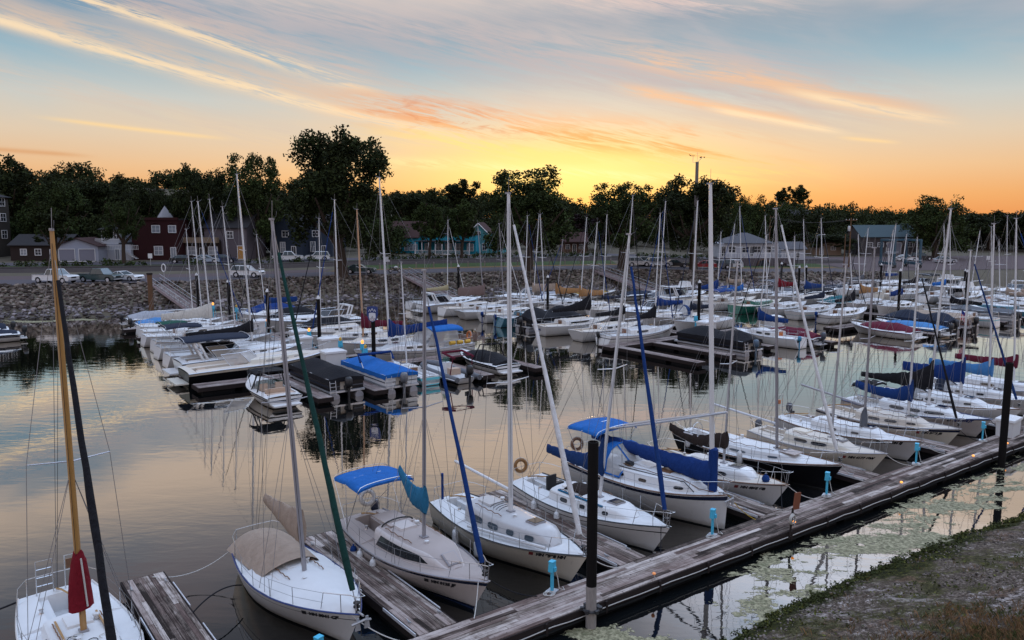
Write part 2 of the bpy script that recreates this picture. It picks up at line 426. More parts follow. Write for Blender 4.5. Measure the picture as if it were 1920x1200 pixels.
# ================================================================== THE SETTING
# ------------------------------------------------------------------ water
def water_material():
    m = bpy.data.materials.new('harbour_water'); m.use_nodes = True
    X.nt = t = m.node_tree
    p = t.nodes['Principled BSDF']
    g = t.nodes.new('ShaderNodeNewGeometry')
    pos = X(g.outputs['Position'])
    big = noisetex(pos, 0.08, 3.0)
    mp = t.nodes.new('ShaderNodeMapping'); mp.inputs['Rotation'].default_value = (0, 0, R(20))
    mp.inputs['Scale'].default_value = (0.5, 1.3, 1)
    _lk(mp.inputs['Vector'], pos)
    v = X(mp.outputs[0])
    n1 = noisetex(v, 0.9, 3.0, 0.5, 0.3)
    n2 = noisetex(v, 3.4, 2.0, 0.5, 0.2)
    patch = sstep(noisetex(pos, 0.045, 2.0), 0.35, 0.7)
    h = n1 * (patch * 0.7 + 0.5) + n2 * (patch * 0.18 + 0.06)
    bn = t.nodes.new('ShaderNodeBump'); bn.inputs['Strength'].default_value = 1.0; bn.inputs['Distance'].default_value = 0.0075
    _lk(bn.inputs['Height'], h)
    dt = t.nodes.new('ShaderNodeVectorMath'); dt.operation = 'DOT_PRODUCT'
    t.links.new(bn.outputs[0], dt.inputs[0]); t.links.new(g.outputs['Incoming'], dt.inputs[1])
    c = mth('ABSOLUTE', X(dt.outputs['Value']))
    refl = mth('POWER', mth('SUBTRACT', 1.0, c, clamp=True), c * c * 12.0 + 0.85) * 0.98 + 0.015
    _lk(p.inputs['Base Color'], mixc(big, (0.003, 0.004, 0.0045), (0.006, 0.007, 0.0075)))
    p.inputs['Roughness'].default_value = 0.6; p.inputs['Specular IOR Level'].default_value = 0.0
    gl = t.nodes.new('ShaderNodeBsdfGlossy'); gl.inputs['Color'].default_value = (1, .955, .885, 1); _lk(gl.inputs['Roughness'], big * 0.012)  # warm tint put into the gloss colour to gild the reflected sky
    t.links.new(bn.outputs[0], gl.inputs['Normal'])
    mx = t.nodes.new('ShaderNodeMixShader'); _lk(mx.inputs[0], refl)
    t.links.new(p.outputs[0], mx.inputs[1]); t.links.new(gl.outputs[0], mx.inputs[2])
    t.links.new(mx.outputs[0], t.nodes['Material Output'].inputs[0])
    return m
w = MB(); w.add([(-700, -60, 0), (700, -60, 0), (700, 420, 0), (-700, 420, 0)], [(0, 1, 2, 3)], water_material())
tag(w.build('water', smooth=False), 'calm dark harbour water mirroring the sunset sky', 'water', kind='structure')

# ------------------------------------------------------------------ far bank: shore line and heights
SHORE = [(-400, 60), (-120, 82), (-80, 88), (-59, 92), (-46, 96), (-26, 109), (-15, 114), (3, 121), (20, 126.5), (40, 130), (60, 133), (90, 141), (140, 150), (500, 190)]
def interp(tab, x):
    if x <= tab[0][0]: return tab[0][1]
    for (a, b), (c, d) in zip(tab, tab[1:]):
        if x <= c: return lerp(b, d, (x - a) / (c - a))
    return tab[-1][1]
def shore_y(x): return interp(SHORE, x)
ZROAD = [(-100, 3.3), (20, 3.1), (45, 2.1), (120, 1.8)]
SLOPEW = [(-100, 12), (-46, 10), (-20, 7.5), (20, 7), (50, 9), (120, 10)]
HILL = [(-200, 20), (-90, 17), (-50, 12), (-15, 8), (15, 5.5), (45, 6.5), (90, 5), (150, 3), (400, 3)]
def ground_z(x, y):
    d = y - shore_y(x)
    zr, sw = interp(ZROAD, x), interp(SLOPEW, x)
    if d < 0: return max(-1.2, d * 0.4)
    if d < sw: return zr * (d / sw) ** 0.85
    if d < 26: return zr
    if d < 50: return zr + 0.5 * (d - 26) / 24
    if d < 80: return zr + 0.5 + 0.8 * (d - 50) / 30
    hl = interp(HILL, x)
    k = min(1, (d - 80) / 130); k = k * k * (3 - 2 * k)
    if d > 195: hl *= max(0.0, 1 - (d - 195) / 110)
    return zr + 1.3 + hl * k + (0.7 * mnoise.noise((x * 0.03, y * 0.03, 0)) * k)
def at_ground(px, d):
    """a point d metres behind the shore line, seen at picture column px"""
    lo, hi = 50, 600
    for _ in range(50):
        m = (lo + hi) / 2
        x = (px - 960) / FPX * (m * 1.0 + 1.0)
        if m - shore_y(x) < d: lo = m
        else: hi = m
    x = (px - 960) / FPX * (m + 1.0)
    return x, m, ground_z(x, m)
earth = M('earth', (0.10, 0.085, 0.062), 0.95, 0.3, 0.25, bump=0.4, bscale=3, dirt=0.4)
xs = [-400, -300, -220] + [x * 4 - 160 for x in range(0, 86)] + [240, 330, 500]
ds = [-6, -2, 0, 1.5, 3, 5, 7, 9, 12, 16, 20, 26, 33, 40, 50, 60, 70, 80, 95, 110, 130, 150, 175, 200, 230, 270, 330, 420]
b = MB()
b.grid([[(x, shore_y(x) + d, ground_z(x, shore_y(x) + d)) for x in xs] for d in ds], earth)
tag(b.build('terrain', smooth=True, angle=80), 'brown earth bank and hill beyond the harbour', 'terrain', kind='structure')

def ribbon(name, d0, d1, m, x0, x1, lift, label, step=4, wob=0.0, cat=None):
    b = MB(); rows = []
    n = int((x1 - x0) / step)
    for i in range(n + 1):
        x = x0 + (x1 - x0) * i / n; r = []
        for j in range(5):
            d = lerp(d0, d1, j / 4) + (wob * mnoise.noise((x * 0.13, j * 3.1, 5)) if j in (0, 4) else 0)
            y = shore_y(x) + d
            r.append((x, y, ground_z(x, y) + lift))
        rows.append(r)
    b.grid(rows, m, flip=True)
    return tag(b.build(name, smooth=True, angle=80), label, cat or name.replace('_', ' '), kind='structure')
asphalt = M('asphalt', (0.085, 0.076, 0.084), 0.9, 0.12, 0.6, bump=0.2, bscale=20, dirt=0.2)
gravel_pink = M('gravel_pink', (0.10, 0.075, 0.075), 0.95, 0.16, 0.8, bump=0.5, bscale=16, dirt=0.3)
turf = M('turf', (0.042, 0.062, 0.022), 0.95, 0.3, 0.5, bump=0.7, bscale=10, dirt=0.4)
drygrass = M('drygrass', (0.15, 0.095, 0.045), 0.95, 0.3, 0.6, bump=0.6, bscale=10)
ribbon('waterside_road', 10.5, 20, asphalt, -150, 62, 0.03, 'grey waterside road along the top of the stone bank', cat='road')
ribbon('parking_lot', 20, 27, gravel_pink, -150, -30, 0.026, 'pinkish gravel parking strip beside the waterside road', wob=1.0)
ribbon('gravel_lot', 11, 50, gravel_pink, 64, 150, 0.03, 'sloping pinkish gravel lot by the boat yard', wob=2.0)
ribbon('verge', 20.6, 23.5, drygrass, -29, 63, 0.022, 'strip of dry orange grass behind the road', wob=0.8)
ribbon('lawn', 23.6, 33, turf, -29, 63, 0.018, 'long green grass strip below the railway', wob=0.8)
ribbon('upper_lawn', 38, 46, turf, -150, 63, 0.03, 'rough green grass between railway and upper road', wob=0.8)
ribbon('street', 46.5, 53, asphalt, -150, 70, 0.04, 'grey street in front of the houses')
# railway
rail_bed = M('rail_bed', (0.055, 0.045, 0.042), 0.95, 0.3, 2.0, bump=0.6, bscale=12)
rail_iron = M('rail_iron', (0.05, 0.035, 0.03), 0.6, 0.2, metal=0.4)
b = MB()
for (d, dz) in ((34.6, 0.62), (36.1, 0.62)):
    b.tube([(x, shore_y(x) + d, ground_z(x, shore_y(x) + d) + dz) for x in range(-150, 70, 6)], 0.07, rail_iron, 4)
rows = []
for x in range(-150, 71, 5):
    rows.append([(x, shore_y(x) + d, ground_z(x, shore_y(x) + d) + dz) for d, dz in ((32.6, -.05), (33.7, .5), (37, .5), (38.1, -.05))])
b.grid(rows, rail_bed, flip=True)
tag(b.build('railway_track', smooth=False), 'dark railway track on a low ballast bed across the bank', 'railway', kind='structure')

# ------------------------------------------------------------------ riprap (countless loose stones)
PHI = (1 + 5 ** 0.5) / 2
ICO_V = [Vector(v).normalized() for v in ((-1, PHI, 0), (1, PHI, 0), (-1, -PHI, 0), (1, -PHI, 0), (0, -1, PHI), (0, 1, PHI), (0, -1, -PHI), (0, 1, -PHI), (PHI, 0, -1), (PHI, 0, 1), (-PHI, 0, -1), (-PHI, 0, 1))]
ICO_F = [(0, 11, 5), (0, 5, 1), (0, 1, 7), (0, 7, 10), (0, 10, 11), (1, 5, 9), (5, 11, 4), (11, 10, 2), (10, 7, 6), (7, 1, 8), (3, 9, 4), (3, 4, 2), (3, 2, 6), (3, 6, 8), (3, 8, 9), (4, 9, 5), (2, 4, 11), (6, 2, 10), (8, 6, 7), (9, 8, 1)]
def stone(b, p, r, m, rg, flat=0.75):
    q = Matrix.Rotation(rg.uniform(0, 6.28), 3, 'Z') @ Matrix.Rotation(rg.uniform(-.4, .4), 3, 'X')
    k = (rg.uniform(.8, 1.35), rg.uniform(.7, 1.1), rg.uniform(.5, .9) * flat / .75)
    vs = []
    for v in ICO_V:
        s = r * rg.uniform(.72, 1.15)
        w_ = q @ Vector((v.x * k[0] * s, v.y * k[1] * s, v.z * k[2] * s))
        vs.append((p[0] + w_.x, p[1] + w_.y, p[2] + w_.z))
    b.add(vs, ICO_F, m)
def stone_material():
    m = bpy.data.materials.new('riprap_stone'); m.use_nodes = True
    X.nt = t = m.node_tree; p = t.nodes['Principled BSDF']
    g = t.nodes.new('ShaderNodeNewGeometry'); pos = X(g.outputs['Position'])
    s_ = t.nodes.new('ShaderNodeSeparateXYZ'); _lk(s_.inputs[0], pos); z = X(s_.outputs[2])
    isl = X(g.outputs['Random Per Island'])
    n = noisetex(pos, 0.35, 4.0)
    base = ramp(isl, [(0, (0.025, 0.019, 0.016)), (0.35, (0.065, 0.05, 0.042)), (0.7, (0.12, 0.094, 0.078)), (1.0, (0.24, 0.20, 0.17))])
    silt = ramp(isl, [(0, (0.07, 0.06, 0.063)), (0.5, (0.16, 0.142, 0.15)), (1.0, (0.34, 0.31, 0.325))])
    # dried silt left by the high water on the lower stones, wet stones at the water line
    c = mixc(sstep((n - 0.5) * 1.4 + 1.35 - z, 0.0, 0.5) * 0.85, base, silt)
    c = mixc(sstep((n - 0.5) * 0.5 + 0.40 - z, 0.0, 0.2) * 0.75, c, (0.03, 0.026, 0.022))
    _lk(p.inputs['Base Color'], c); p.inputs['Roughness'].default_value = 0.9; p.inputs['Specular IOR Level'].default_value = 0.1
    return m
rg = random.Random(3); b = MB(); ms = stone_material()
x = -100.0
while x < 66:
    sw = interp(SLOPEW, x) + 0.4
    cell = 0.46 if x < 30 else 0.7
    d = -0.4
    while d < sw:
        xx, dd = x + rg.uniform(-.28, .28), d + rg.uniform(-.25, .25)
        y = shore_y(xx) + dd
        if PXY(xx, y, 1)[0] > -60:
            stone(b, (xx, y, ground_z(xx, y) + 0.06), rg.choice((.16, .2, .24, .28, .32, .38)) * (1 if x < 30 else 1.3), ms, rg)
        d += cell * rg.uniform(.8, 1.1)
    x += cell
tag(b.build('riprap', smooth=False), 'slope of loose brown and grey riprap stones at the water', 'riprap', kind='stuff')
print('riprap faces', len(b.f))

# ------------------------------------------------------------------ near bank (bottom right)
NEAR = [(-14, 6.0), (-4, 14.0), (2.0, 18.1)] + [G(*q) for q in ((1368, 1200), (1515, 1122), (1640, 1068), (1755, 1022), (1850, 992), (1925, 968))] + [(27, 35.2), (34, 41), (60, 60)]
def near_y(x): return interp(NEAR, x)
def near_d(x, y): return (near_y(x) - y) * 0.80
def near_z(x, y):
    d = near_d(x, y)
    n = 0.16 * mnoise.noise((x * 0.35, y * 0.35, 2)) + 0.06 * mnoise.noise((x * 1.3, y * 1.3, 4))
    if d < 0: return d * 0.45 + 0.5 * n
    return 0.30 * d ** 0.95 + n * min(1, 0.3 + d) + 0.015
def gravel_bank_material():
    m = bpy.data.materials.new('gravel_bank'); m.use_nodes = True
    X.nt = t = m.node_tree; p = t.nodes['Principled BSDF']
    g = t.nodes.new('ShaderNodeNewGeometry'); pos = X(g.outputs['Position'])
    s_ = t.nodes.new('ShaderNodeSeparateXYZ'); _lk(s_.inputs[0], pos); z = X(s_.outputs[2])
    fine_ = noisetex(pos, 14.0, 4.0, 0.7); mid = noisetex(pos, 0.5, 5.0, 0.65, 0.5); bigp = noisetex(pos, 0.22, 4.0, 0.6, 0.3)
    med = noisetex(pos, 4.5, 5.0, 0.75)
    gr = fine_ * 0.55 + med * 0.45
    c = ramp(gr, [(0.36, (0.018, 0.013, 0.009)), (0.5, (0.105, 0.078, 0.060)), (0.60, (0.28, 0.225, 0.19)), (0.68, (0.56, 0.48, 0.43))])
    c = mixc(sstep(bigp + (med - 0.5) * 0.5, 0.54, 0.64) * 0.8, c, ramp(gr, [(0.38, (0.07, 0.055, 0.05)), (0.52, (0.34, 0.29, 0.27)), (0.62, (0.72, 0.64, 0.61))]))
    c = mixc(sstep(mid + (fine_ - 0.5) * 0.5, 0.50, 0.60) * 0.85, c, ramp(gr, [(0.38, (0.009, 0.010, 0.003)), (0.55, (0.065, 0.062, 0.016)), (0.66, (0.20, 0.18, 0.06))]))
    c = mixc(sstep(noisetex(pos, 0.8, 5.0, 0.65) + (fine_ - 0.5) * 0.4, 0.56, 0.66) * 0.75, c, ramp(gr, [(0.40, (0.03, 0.016, 0.010)), (0.6, (0.20, 0.12, 0.08))]))
    c = mixc(sstep(0.34 - z + (mid - 0.5) * 0.9, 0.0, 0.16) * 0.94, c, ramp(gr, [(0.42, (0.004, 0.005, 0.002)), (0.56, (0.04, 0.042, 0.008)), (0.66, (0.19, 0.17, 0.02))]))
    _lk(p.inputs['Base Color'], c); p.inputs['Roughness'].default_value = 0.95; p.inputs['Specular IOR Level'].default_value = 0.12
    bn = t.nodes.new('ShaderNodeBump'); bn.inputs['Strength'].default_value = 1.0; bn.inputs['Distance'].default_value = 0.10
    _lk(bn.inputs['Height'], noisetex(pos, 9.0, 5.0, 0.7)); t.links.new(bn.outputs[0], p.inputs['Normal'])
    return m
b = MB(); rows = []
for j in range(0, 64):
    d = -1.4 + 0.3 * j if j < 40 else 10.6 + (j - 40) * 1.2
    rows.append([(xx, near_y(xx) - d / 0.8, near_z(xx, near_y(xx) - d / 0.8)) for xx in [i * 0.4 - 12 for i in range(0, 130)]])
b.grid(rows, gravel_bank_material(), flip=True)
tag(b.build('bank', smooth=True, angle=80), 'gravel and moss bank beside the wooden dock', 'bank', kind='structure')
# loose gravel
rg = random.Random(11); b = MB()
pebble = M('pebble', (0.15, 0.125, 0.11), 0.9, 0.15, 3.0, island=0.6)
for i in range(3600):
    xx = rg.uniform(1, 26); d = abs(rg.gauss(0, 3.4)) + 0.1
    y = near_y(xx) - d / .8
    if mnoise.noise((xx * .45, y * .45, 9)) < -0.12: continue
    stone(b, (xx, y, near_z(xx, y) + .01), rg.choice((.02, .025, .03, .04, .055)), pebble, rg)
tag(b.build('gravel', smooth=False), 'loose grey and pale gravel scattered over the bank', 'gravel', kind='stuff')
# leaf helper
def leafquad(b, p, s, rg, m, up=0.0):
    n = Vector((rg.gauss(0, 1), rg.gauss(0, 1), rg.gauss(0, 1) + up)).normalized()
    u = n.orthogonal().normalized(); a = rg.uniform(0, 6.28)
    u = Matrix.Rotation(a, 3, n) @ u; v = n.cross(u)
    P = Vector(p); u *= s; v *= s * rg.uniform(.45, .8)
    b.add([P - u - v * .3, P - v, P + u * 1.1, P + v], [(0, 1, 2, 3)], m)
weed = M('weed', (0.040, 0.046, 0.016), 0.9, 0.2, 1.2, island=0.35)
weed_y = M('weed_y', (0.10, 0.10, 0.025), 0.9, 0.2, 1.2, island=0.3)
b = MB(); rg = random.Random(5)
for i in range(24000):
    xx = rg.uniform(2, 27); n = mnoise.noise((xx * .55, 3.3, 1)); n2 = mnoise.noise((xx * 1.9, 8.1, 2))
    d = rg.gauss(0.10 + .25 * n, 0.16 + .22 * abs(n2))
    if d < -0.22 or d > 1.5 or (n2 < -.25 and rg.random() < .7): continue
    y = near_y(xx) - d / .8
    if mnoise.noise((xx * 2.2, y * 2.2, 5)) < -.12: continue
    leafquad(b, (xx, y, max(.012, near_z(xx, y)) + rg.uniform(0, .06)), rg.uniform(.018, .055), rg, weed if rg.random() < .8 + .4 * n else weed_y, 1.2)
for i in range(5000):
    xx = rg.uniform(3, 27); d = abs(rg.gauss(1.6, 2.6)); y = near_y(xx) - d / .8
    if mnoise.noise((xx * .5, y * .5, 17)) < .12: continue
    leafquad(b, (xx, y, near_z(xx, y) + rg.uniform(0, .05)), rg.uniform(.02, .06), rg, weed if rg.random() < .6 else weed_y, 1.2)
tag(b.build('weeds', smooth=False), 'dark green weeds along the edge of the gravel bank', 'weeds', kind='stuff')
# dry grass and twigs
straw = M('straw', (0.20, 0.12, 0.06), 0.9, 0.2, 1.2, island=0.4)
straw_g = M('straw_g', (0.075, 0.085, 0.03), 0.9, 0.2, 1.2, island=0.35)
b = MB(); rg = random.Random(6)
def tuft(cx, cy, n, hh, m):
    for k in range(n):
        x_, y_ = cx + rg.gauss(0, .10), cy + rg.gauss(0, .10)
        z_ = near_z(x_, y_); a = rg.uniform(0, 6.28); l = hh * rg.uniform(.5, 1.2); le = rg.uniform(.15, .8) * l
        dx, dy = math.cos(a), math.sin(a); w_ = .005
        b.add([(x_ - dy * w_, y_ + dx * w_, z_), (x_ + dy * w_, y_ - dx * w_, z_), (x_ + dx * le * .4 + dy * w_ * .7, y_ + dy * le * .4 - dx * w_ * .7, z_ + l * .6), (x_ + dx * le, y_ + dy * le, z_ + l * .9)], [(0, 1, 2, 3)], m)
gx, gy = G(1900, 1190, 1.4)
for i in range(520):
    x_, y_ = gx + rg.gauss(0, 1.7), gy + rg.gauss(-.3, .9)
    tuft(x_, y_, 12, .20, straw if i % 4 else straw_g)
for i in range(900):
    xx = rg.uniform(3, 27); d = rg.uniform(.5, 9); y = near_y(xx) - d / .8
    if mnoise.noise((xx * .4, y * .4, 7)) > .02: tuft(xx, y, 7, .13, straw_g if rg.random() < .6 else straw)
tag(b.build('grass', smooth=False), 'tufts of dry brown and green grass on the bank', 'grass', kind='stuff')

# ------------------------------------------------------------------ algae on the still water
def algae_material():
    m = bpy.data.materials.new('algae_mat'); m.use_nodes = True
    X.nt = t = m.node_tree; p = t.nodes['Principled BSDF']
    g = t.nodes.new('ShaderNodeNewGeometry'); pos = X(g.outputs['Position'])
    mp = t.nodes.new('ShaderNodeMapping'); mp.inputs['Rotation'].default_value = (0, 0, R(-36)); mp.inputs['Scale'].default_value = (0.6, 1.2, 1)
    _lk(mp.inputs['Vector'], pos); v = X(mp.outputs[0])
    bigp = noisetex(v, 0.34, 3.0, 0.55, 0.4); mid = noisetex(v, 1.6, 4.0, 0.65, 0.5); fin = noisetex(pos, 7.0, 5.0, 0.75)
    at_ = t.nodes.new('ShaderNodeAttribute'); at_.attribute_name = 'cover'
    k = X(at_.outputs['Fac'])
    cov = (bigp - 0.5) * 3.6 + (mid - 0.5) * 2.0 + (fin - 0.5) * 1.2 + k * 0.5
    c = ramp(fin, [(0.30, (0.04, 0.038, 0.018)), (0.46, (0.15, 0.135, 0.072)), (0.62, (0.37, 0.335, 0.205))])
    c = mixc(sstep(mid, 0.56, 0.72) * 0.7, c, (0.07, 0.08, 0.028))
    _lk(p.inputs['Base Color'], c); p.inputs['Roughness'].default_value = 0.85
    _lk(p.inputs['Alpha'], sstep(cov, 0.44, 0.52))
    bn = t.nodes.new('ShaderNodeBump'); bn.inputs['Strength'].default_value = 0.6; bn.inputs['Distance'].default_value = 0.02
    _lk(bn.inputs['Height'], fin); t.links.new(bn.outputs[0], p.inputs['Normal'])
    return m
def algae_sheet(name, rows, covers, label):
    b = MB(); b.grid(rows, alg)
    o = b.build(name, smooth=False)
    at_ = o.data.attributes.new('cover', 'FLOAT', 'POINT')
    at_.data.foreach_set('value', covers)
    return tag(o, label, 'algae', kind='stuff')
alg = algae_material()
rows, cov = [], []
for i in range(90):
    a = 6.0 + i * 0.5; r = []
    for j in range(15):
        q = j / 14
        b0 = 16.85
        x1, y1 = AB(a, b0)
        # from the dock edge toward the bank
        bb = b0 - q * 5.2
        x_, y_ = AB(a, bb)
        r.append((x_, y_, 0.006))
        c_ = 0.75 * math.exp(-((q - (0.34 + 0.1 * math.sin(a * .5))) / .24) ** 2) + 0.25 * mnoise.noise((a * .35, bb * .5, 3)) + (.25 if a > 22 else 0.0) - (0.7 if q < .06 else 0) - max(0, q - .6) * 1.2
        cov.append(c_)
    rows.append(r)
algae_sheet('algae', rows, cov, 'pale green algae floating between the dock and gravel bank')
rows, cov = [], []
for i in range(40):
    x_ = -80 + i * 1.3; r = []
    for j in range(7):
        r.append((x_, shore_y(x_) - 3.8 + j * .65, 0.006)); cov.append(.62 * math.sin(math.pi * j / 6) + .2 * mnoise.noise((x_ * .2, j * .4, 1)))
    rows.append(r)
algae_sheet('algae_scum', rows, cov, 'thin algae scum along the foot of the stone slope')
# ================================================================== TREES
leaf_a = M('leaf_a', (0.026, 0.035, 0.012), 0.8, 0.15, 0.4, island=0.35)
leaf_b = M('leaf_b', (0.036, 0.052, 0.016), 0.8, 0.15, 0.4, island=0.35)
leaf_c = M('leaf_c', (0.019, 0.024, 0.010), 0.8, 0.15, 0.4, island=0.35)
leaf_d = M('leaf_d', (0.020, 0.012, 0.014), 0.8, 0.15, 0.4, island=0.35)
bark = M('bark', (0.060, 0.045, 0.036), 0.95, 0.3, 3.0, stretch=(4, 4, 0.6), bump=0.8, bscale=14)
def crown_points(rg, w, h, n, lobes, droop=0.0, spiky=0.0):
    """clump centres: many small heads of foliage carried on limbs, so the outline is lumpy and open"""
    L = [(0, 0, .42 * h, .31 * w), (.06 * w, .04 * w, .64 * h, .25 * w), (-.12 * w, 0, .60 * h, .2 * w)]
    for i in range(lobes):
        z = .10 + .86 * ((i + rg.random()) / lobes)
        for q in range(2 if z > .18 else 1):
            r = rg.uniform(.085, .15) * w
            rad = max(.02 * w, .5 * w * max(.02, math.sin(math.pi * (.2 + .64 * z))) ** .55 - r * .85) * rg.uniform(.62, 1.0)
            a = i * 2.4 + q * 2.2 + rg.uniform(-.6, .6)
            L.append((math.cos(a) * rad, math.sin(a) * rad, z * h - (r if z > .82 else 0), r))
            if spiky and z > .55 and rg.random() < .7: L.append((L[-1][0] * rg.uniform(.7, 1), L[-1][1] * rg.uniform(.7, 1), L[-1][2] + r * .9 + spiky * rg.random() * .6, r * .42))
    wt = [l[3] ** 1.7 for l in L]; out = []
    for c in rg.choices(L, wt, k=n):
        d = Vector((rg.gauss(0, 1), rg.gauss(0, 1), rg.gauss(0, 1))).normalized(); q = c[3] * rg.random() ** .4
        out.append((c[0] + d.x * q, c[1] + d.y * q, max(.02 * h, c[2] + d.z * q * (h / w) ** .3 - droop * (abs(d.x) + abs(d.y)) * rg.random())))
    return out
def cg(rg, s): return max(-1.7, min(1.7, rg.gauss(0, 1))) * s
def crown_mesh(seed, w, h, n, per, leaf, lobes=9, mats=None, droop=0.0, spiky=0.0, cl=0.032, into=None, at=(0, 0, 0), rot=0.0):
    rg = random.Random(seed); b = into or MB(); mats = mats or (leaf_a, leaf_b)
    s = cl * w
    ca, sa = math.cos(rot), math.sin(rot)
    for (x, y, z) in crown_points(rg, w, h, n, lobes, droop, spiky):
        m = mats[0] if rg.random() < .6 else mats[1]
        for k in range(per):
            px_, py_, pz_ = x + cg(rg, s), y + cg(rg, s), z + cg(rg, s * .85)
            leafquad(b, (at[0] + px_ * ca - py_ * sa, at[1] + px_ * sa + py_ * ca, at[2] + pz_), leaf * rg.uniform(.6, 1.25), rg, m)
    return b
def trunk_mesh(seed, r, hc, w, lean=0.0, limbs=6):
    rg = random.Random(seed); b = MB()
    P = [(0, 0, -.4), (lean * .2, 0, hc * .4), (lean * .6, .1, hc * .8), (lean, .0, hc * 1.25)]
    b.tube(P, [r * 1.25, r, r * .8, r * .45], bark, 9)
    for i in range(limbs):
        a = 6.28 * i / limbs + rg.uniform(-.3, .3); k = rg.uniform(.28, .42) * w
        z0 = hc * rg.uniform(.55, .95)
        b.tube([(lean * z0 / hc * .8, 0, z0), (lean + math.cos(a) * k * .5, math.sin(a) * k * .5, z0 + hc * .35), (lean + math.cos(a) * k, math.sin(a) * k, z0 + hc * .85)], [r * .5, r * .33, r * .12], bark, 6)
    return b
def shared(b, name):
    o = b.build(name, smooth=False); me = o.data; bpy.data.objects.remove(o); return me
PROTO = {}
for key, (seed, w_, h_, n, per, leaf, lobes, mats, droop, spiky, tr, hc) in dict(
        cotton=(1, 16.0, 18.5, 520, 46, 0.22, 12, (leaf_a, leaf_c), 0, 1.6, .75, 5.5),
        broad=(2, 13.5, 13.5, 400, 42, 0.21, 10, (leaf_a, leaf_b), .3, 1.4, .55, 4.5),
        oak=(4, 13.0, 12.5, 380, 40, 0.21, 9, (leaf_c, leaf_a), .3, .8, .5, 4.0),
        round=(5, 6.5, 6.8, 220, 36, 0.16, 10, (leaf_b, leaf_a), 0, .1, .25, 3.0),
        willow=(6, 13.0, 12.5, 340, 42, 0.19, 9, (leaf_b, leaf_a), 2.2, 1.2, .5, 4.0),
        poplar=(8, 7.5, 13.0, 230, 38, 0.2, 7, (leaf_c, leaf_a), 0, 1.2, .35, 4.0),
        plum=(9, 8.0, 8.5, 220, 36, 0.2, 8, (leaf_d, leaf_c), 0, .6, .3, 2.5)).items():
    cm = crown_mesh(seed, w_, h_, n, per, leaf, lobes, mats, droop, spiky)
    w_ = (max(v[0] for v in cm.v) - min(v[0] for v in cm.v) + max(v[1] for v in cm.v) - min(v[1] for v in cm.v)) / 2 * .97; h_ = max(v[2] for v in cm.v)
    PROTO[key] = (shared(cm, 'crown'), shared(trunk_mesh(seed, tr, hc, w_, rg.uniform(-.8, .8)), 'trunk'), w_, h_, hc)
def tree(key, px, top, wpx, d, label, name='tree', base_gap=None, group=None, rot=None):
    x, y, z = at_ground(px, d)
    dep = y
    total = 12 + (405 - top) / 1500 * dep - z
    cw = wpx / 1500 * dep
    cm, tm, w_, h_, hc = PROTO[key]
    gap = base_gap if base_gap is not None else min(.22 * total, 3.2)
    t = thing(name, label, 'tree', (x, y, z - .1), 0, group)
    a = place(tm, 'trunk', t); b = place(cm, 'crown', t)
    a.scale = (cw / w_,) * 2 + (max(.3, (gap + .30 * total) / hc / 1.25),)
    b.location = (0, 0, gap); b.scale = (cw / w_, cw / w_, (total - gap) / h_)
    b.rotation_euler.z = rot if rot is not None else rnd.uniform(0, 6.28)
    return t
tree('cotton', 643, 244, 222, 8.6, 'tallest tree of the skyline, a huge dark cottonwood by the waterside road', 'cottonwood_tree', 2.6, rot=.4)
tree('broad', 990, 309, 185, 9.5, 'broad dark tree by the road under the brightest part of the sunset', 'broad_tree', 2.6, rot=1.0)
tree('broad', 1163, 338, 150, 10.5, 'wide dark tree by the road left of the instrument pole, the lower of a pair', 'broad_tree', 3.4, rot=2.2)
tree('oak', 1298, 322, 165, 11, 'wide dark tree by the road with the instrument pole standing in front of it', 'broad_tree', 3.6, rot=4.4)
tree('oak', 388, 304, 100, 62, 'dark tree with thin top behind the tan shop fronts, beside a taller one', 'leafy_tree', rot=.2)
tree('broad', 486, 284, 125, 60, 'dark tree with several tops behind the dark blue houses, left of the huge cottonwood', 'leafy_tree', rot=3.0)
tree('round', 806, 376, 66, 44, 'round clipped green tree before the turquoise porch, nearer the brown roof', 'round_tree', 3.0, rot=0)
tree('round', 866, 370, 70, 44, 'round clipped green tree before the turquoise porch, nearer the gabled turquoise house', 'round_tree', 3.0, rot=2)
tree('oak', 35, 291, 150, 85, 'tall dark tree at the corner above the grey apartment block', 'leafy_tree', rot=1.4)
tree('broad', 120, 338, 120, 70, 'dark tree between the apartment block and the double garage', 'leafy_tree', rot=5)
tree('oak', 200, 322, 130, 80, 'wide dark tree above the white garage roof', 'leafy_tree', rot=2.4)
tree('oak', 284, 338, 95, 74, 'dark tree above the red brick house', 'leafy_tree', rot=.9)
tree('broad', 238, 372, 80, 50, 'smaller leafy tree between the white porch house and the red brick house', 'leafy_tree', 4.0, rot=.9)
tree('oak', 330, 352, 70, 66, 'small dark tree above the tan shop fronts', 'leafy_tree', rot=3.3)
tree('poplar', 112, 392, 70, 44, 'dark street tree with a reddish trunk in front of the brown cottage', 'street_tree', 3.0)
tree('oak', 566, 350, 90, 72, 'dark tree behind the huge cottonwood, just above the dark blue houses', 'leafy_tree', rot=5.5)
tree('oak', 780, 350, 110, 90, 'dark tree on the hill above the brown roof of the turquoise porch', 'leafy_tree', rot=2.5)
tree('poplar', 866, 336, 80, 95, 'tall dark tree on the hill behind the gabled turquoise house', 'leafy_tree')
tree('plum', 1098, 398, 90, 62, 'dark purple leaved tree beside the brown cabin', 'plum_tree', 1.5)
tree('oak', 1060, 372, 70, 74, 'dark tree behind the brown cabin', 'leafy_tree')
tree('willow', 1400, 364, 80, 66, 'pale green loose tree behind the white clubhouse', 'leafy_tree', 2)
tree('willow', 1370, 402, 90, 60, 'low bushy tree right behind the grey clubhouse roof', 'leafy_tree', 1.0)
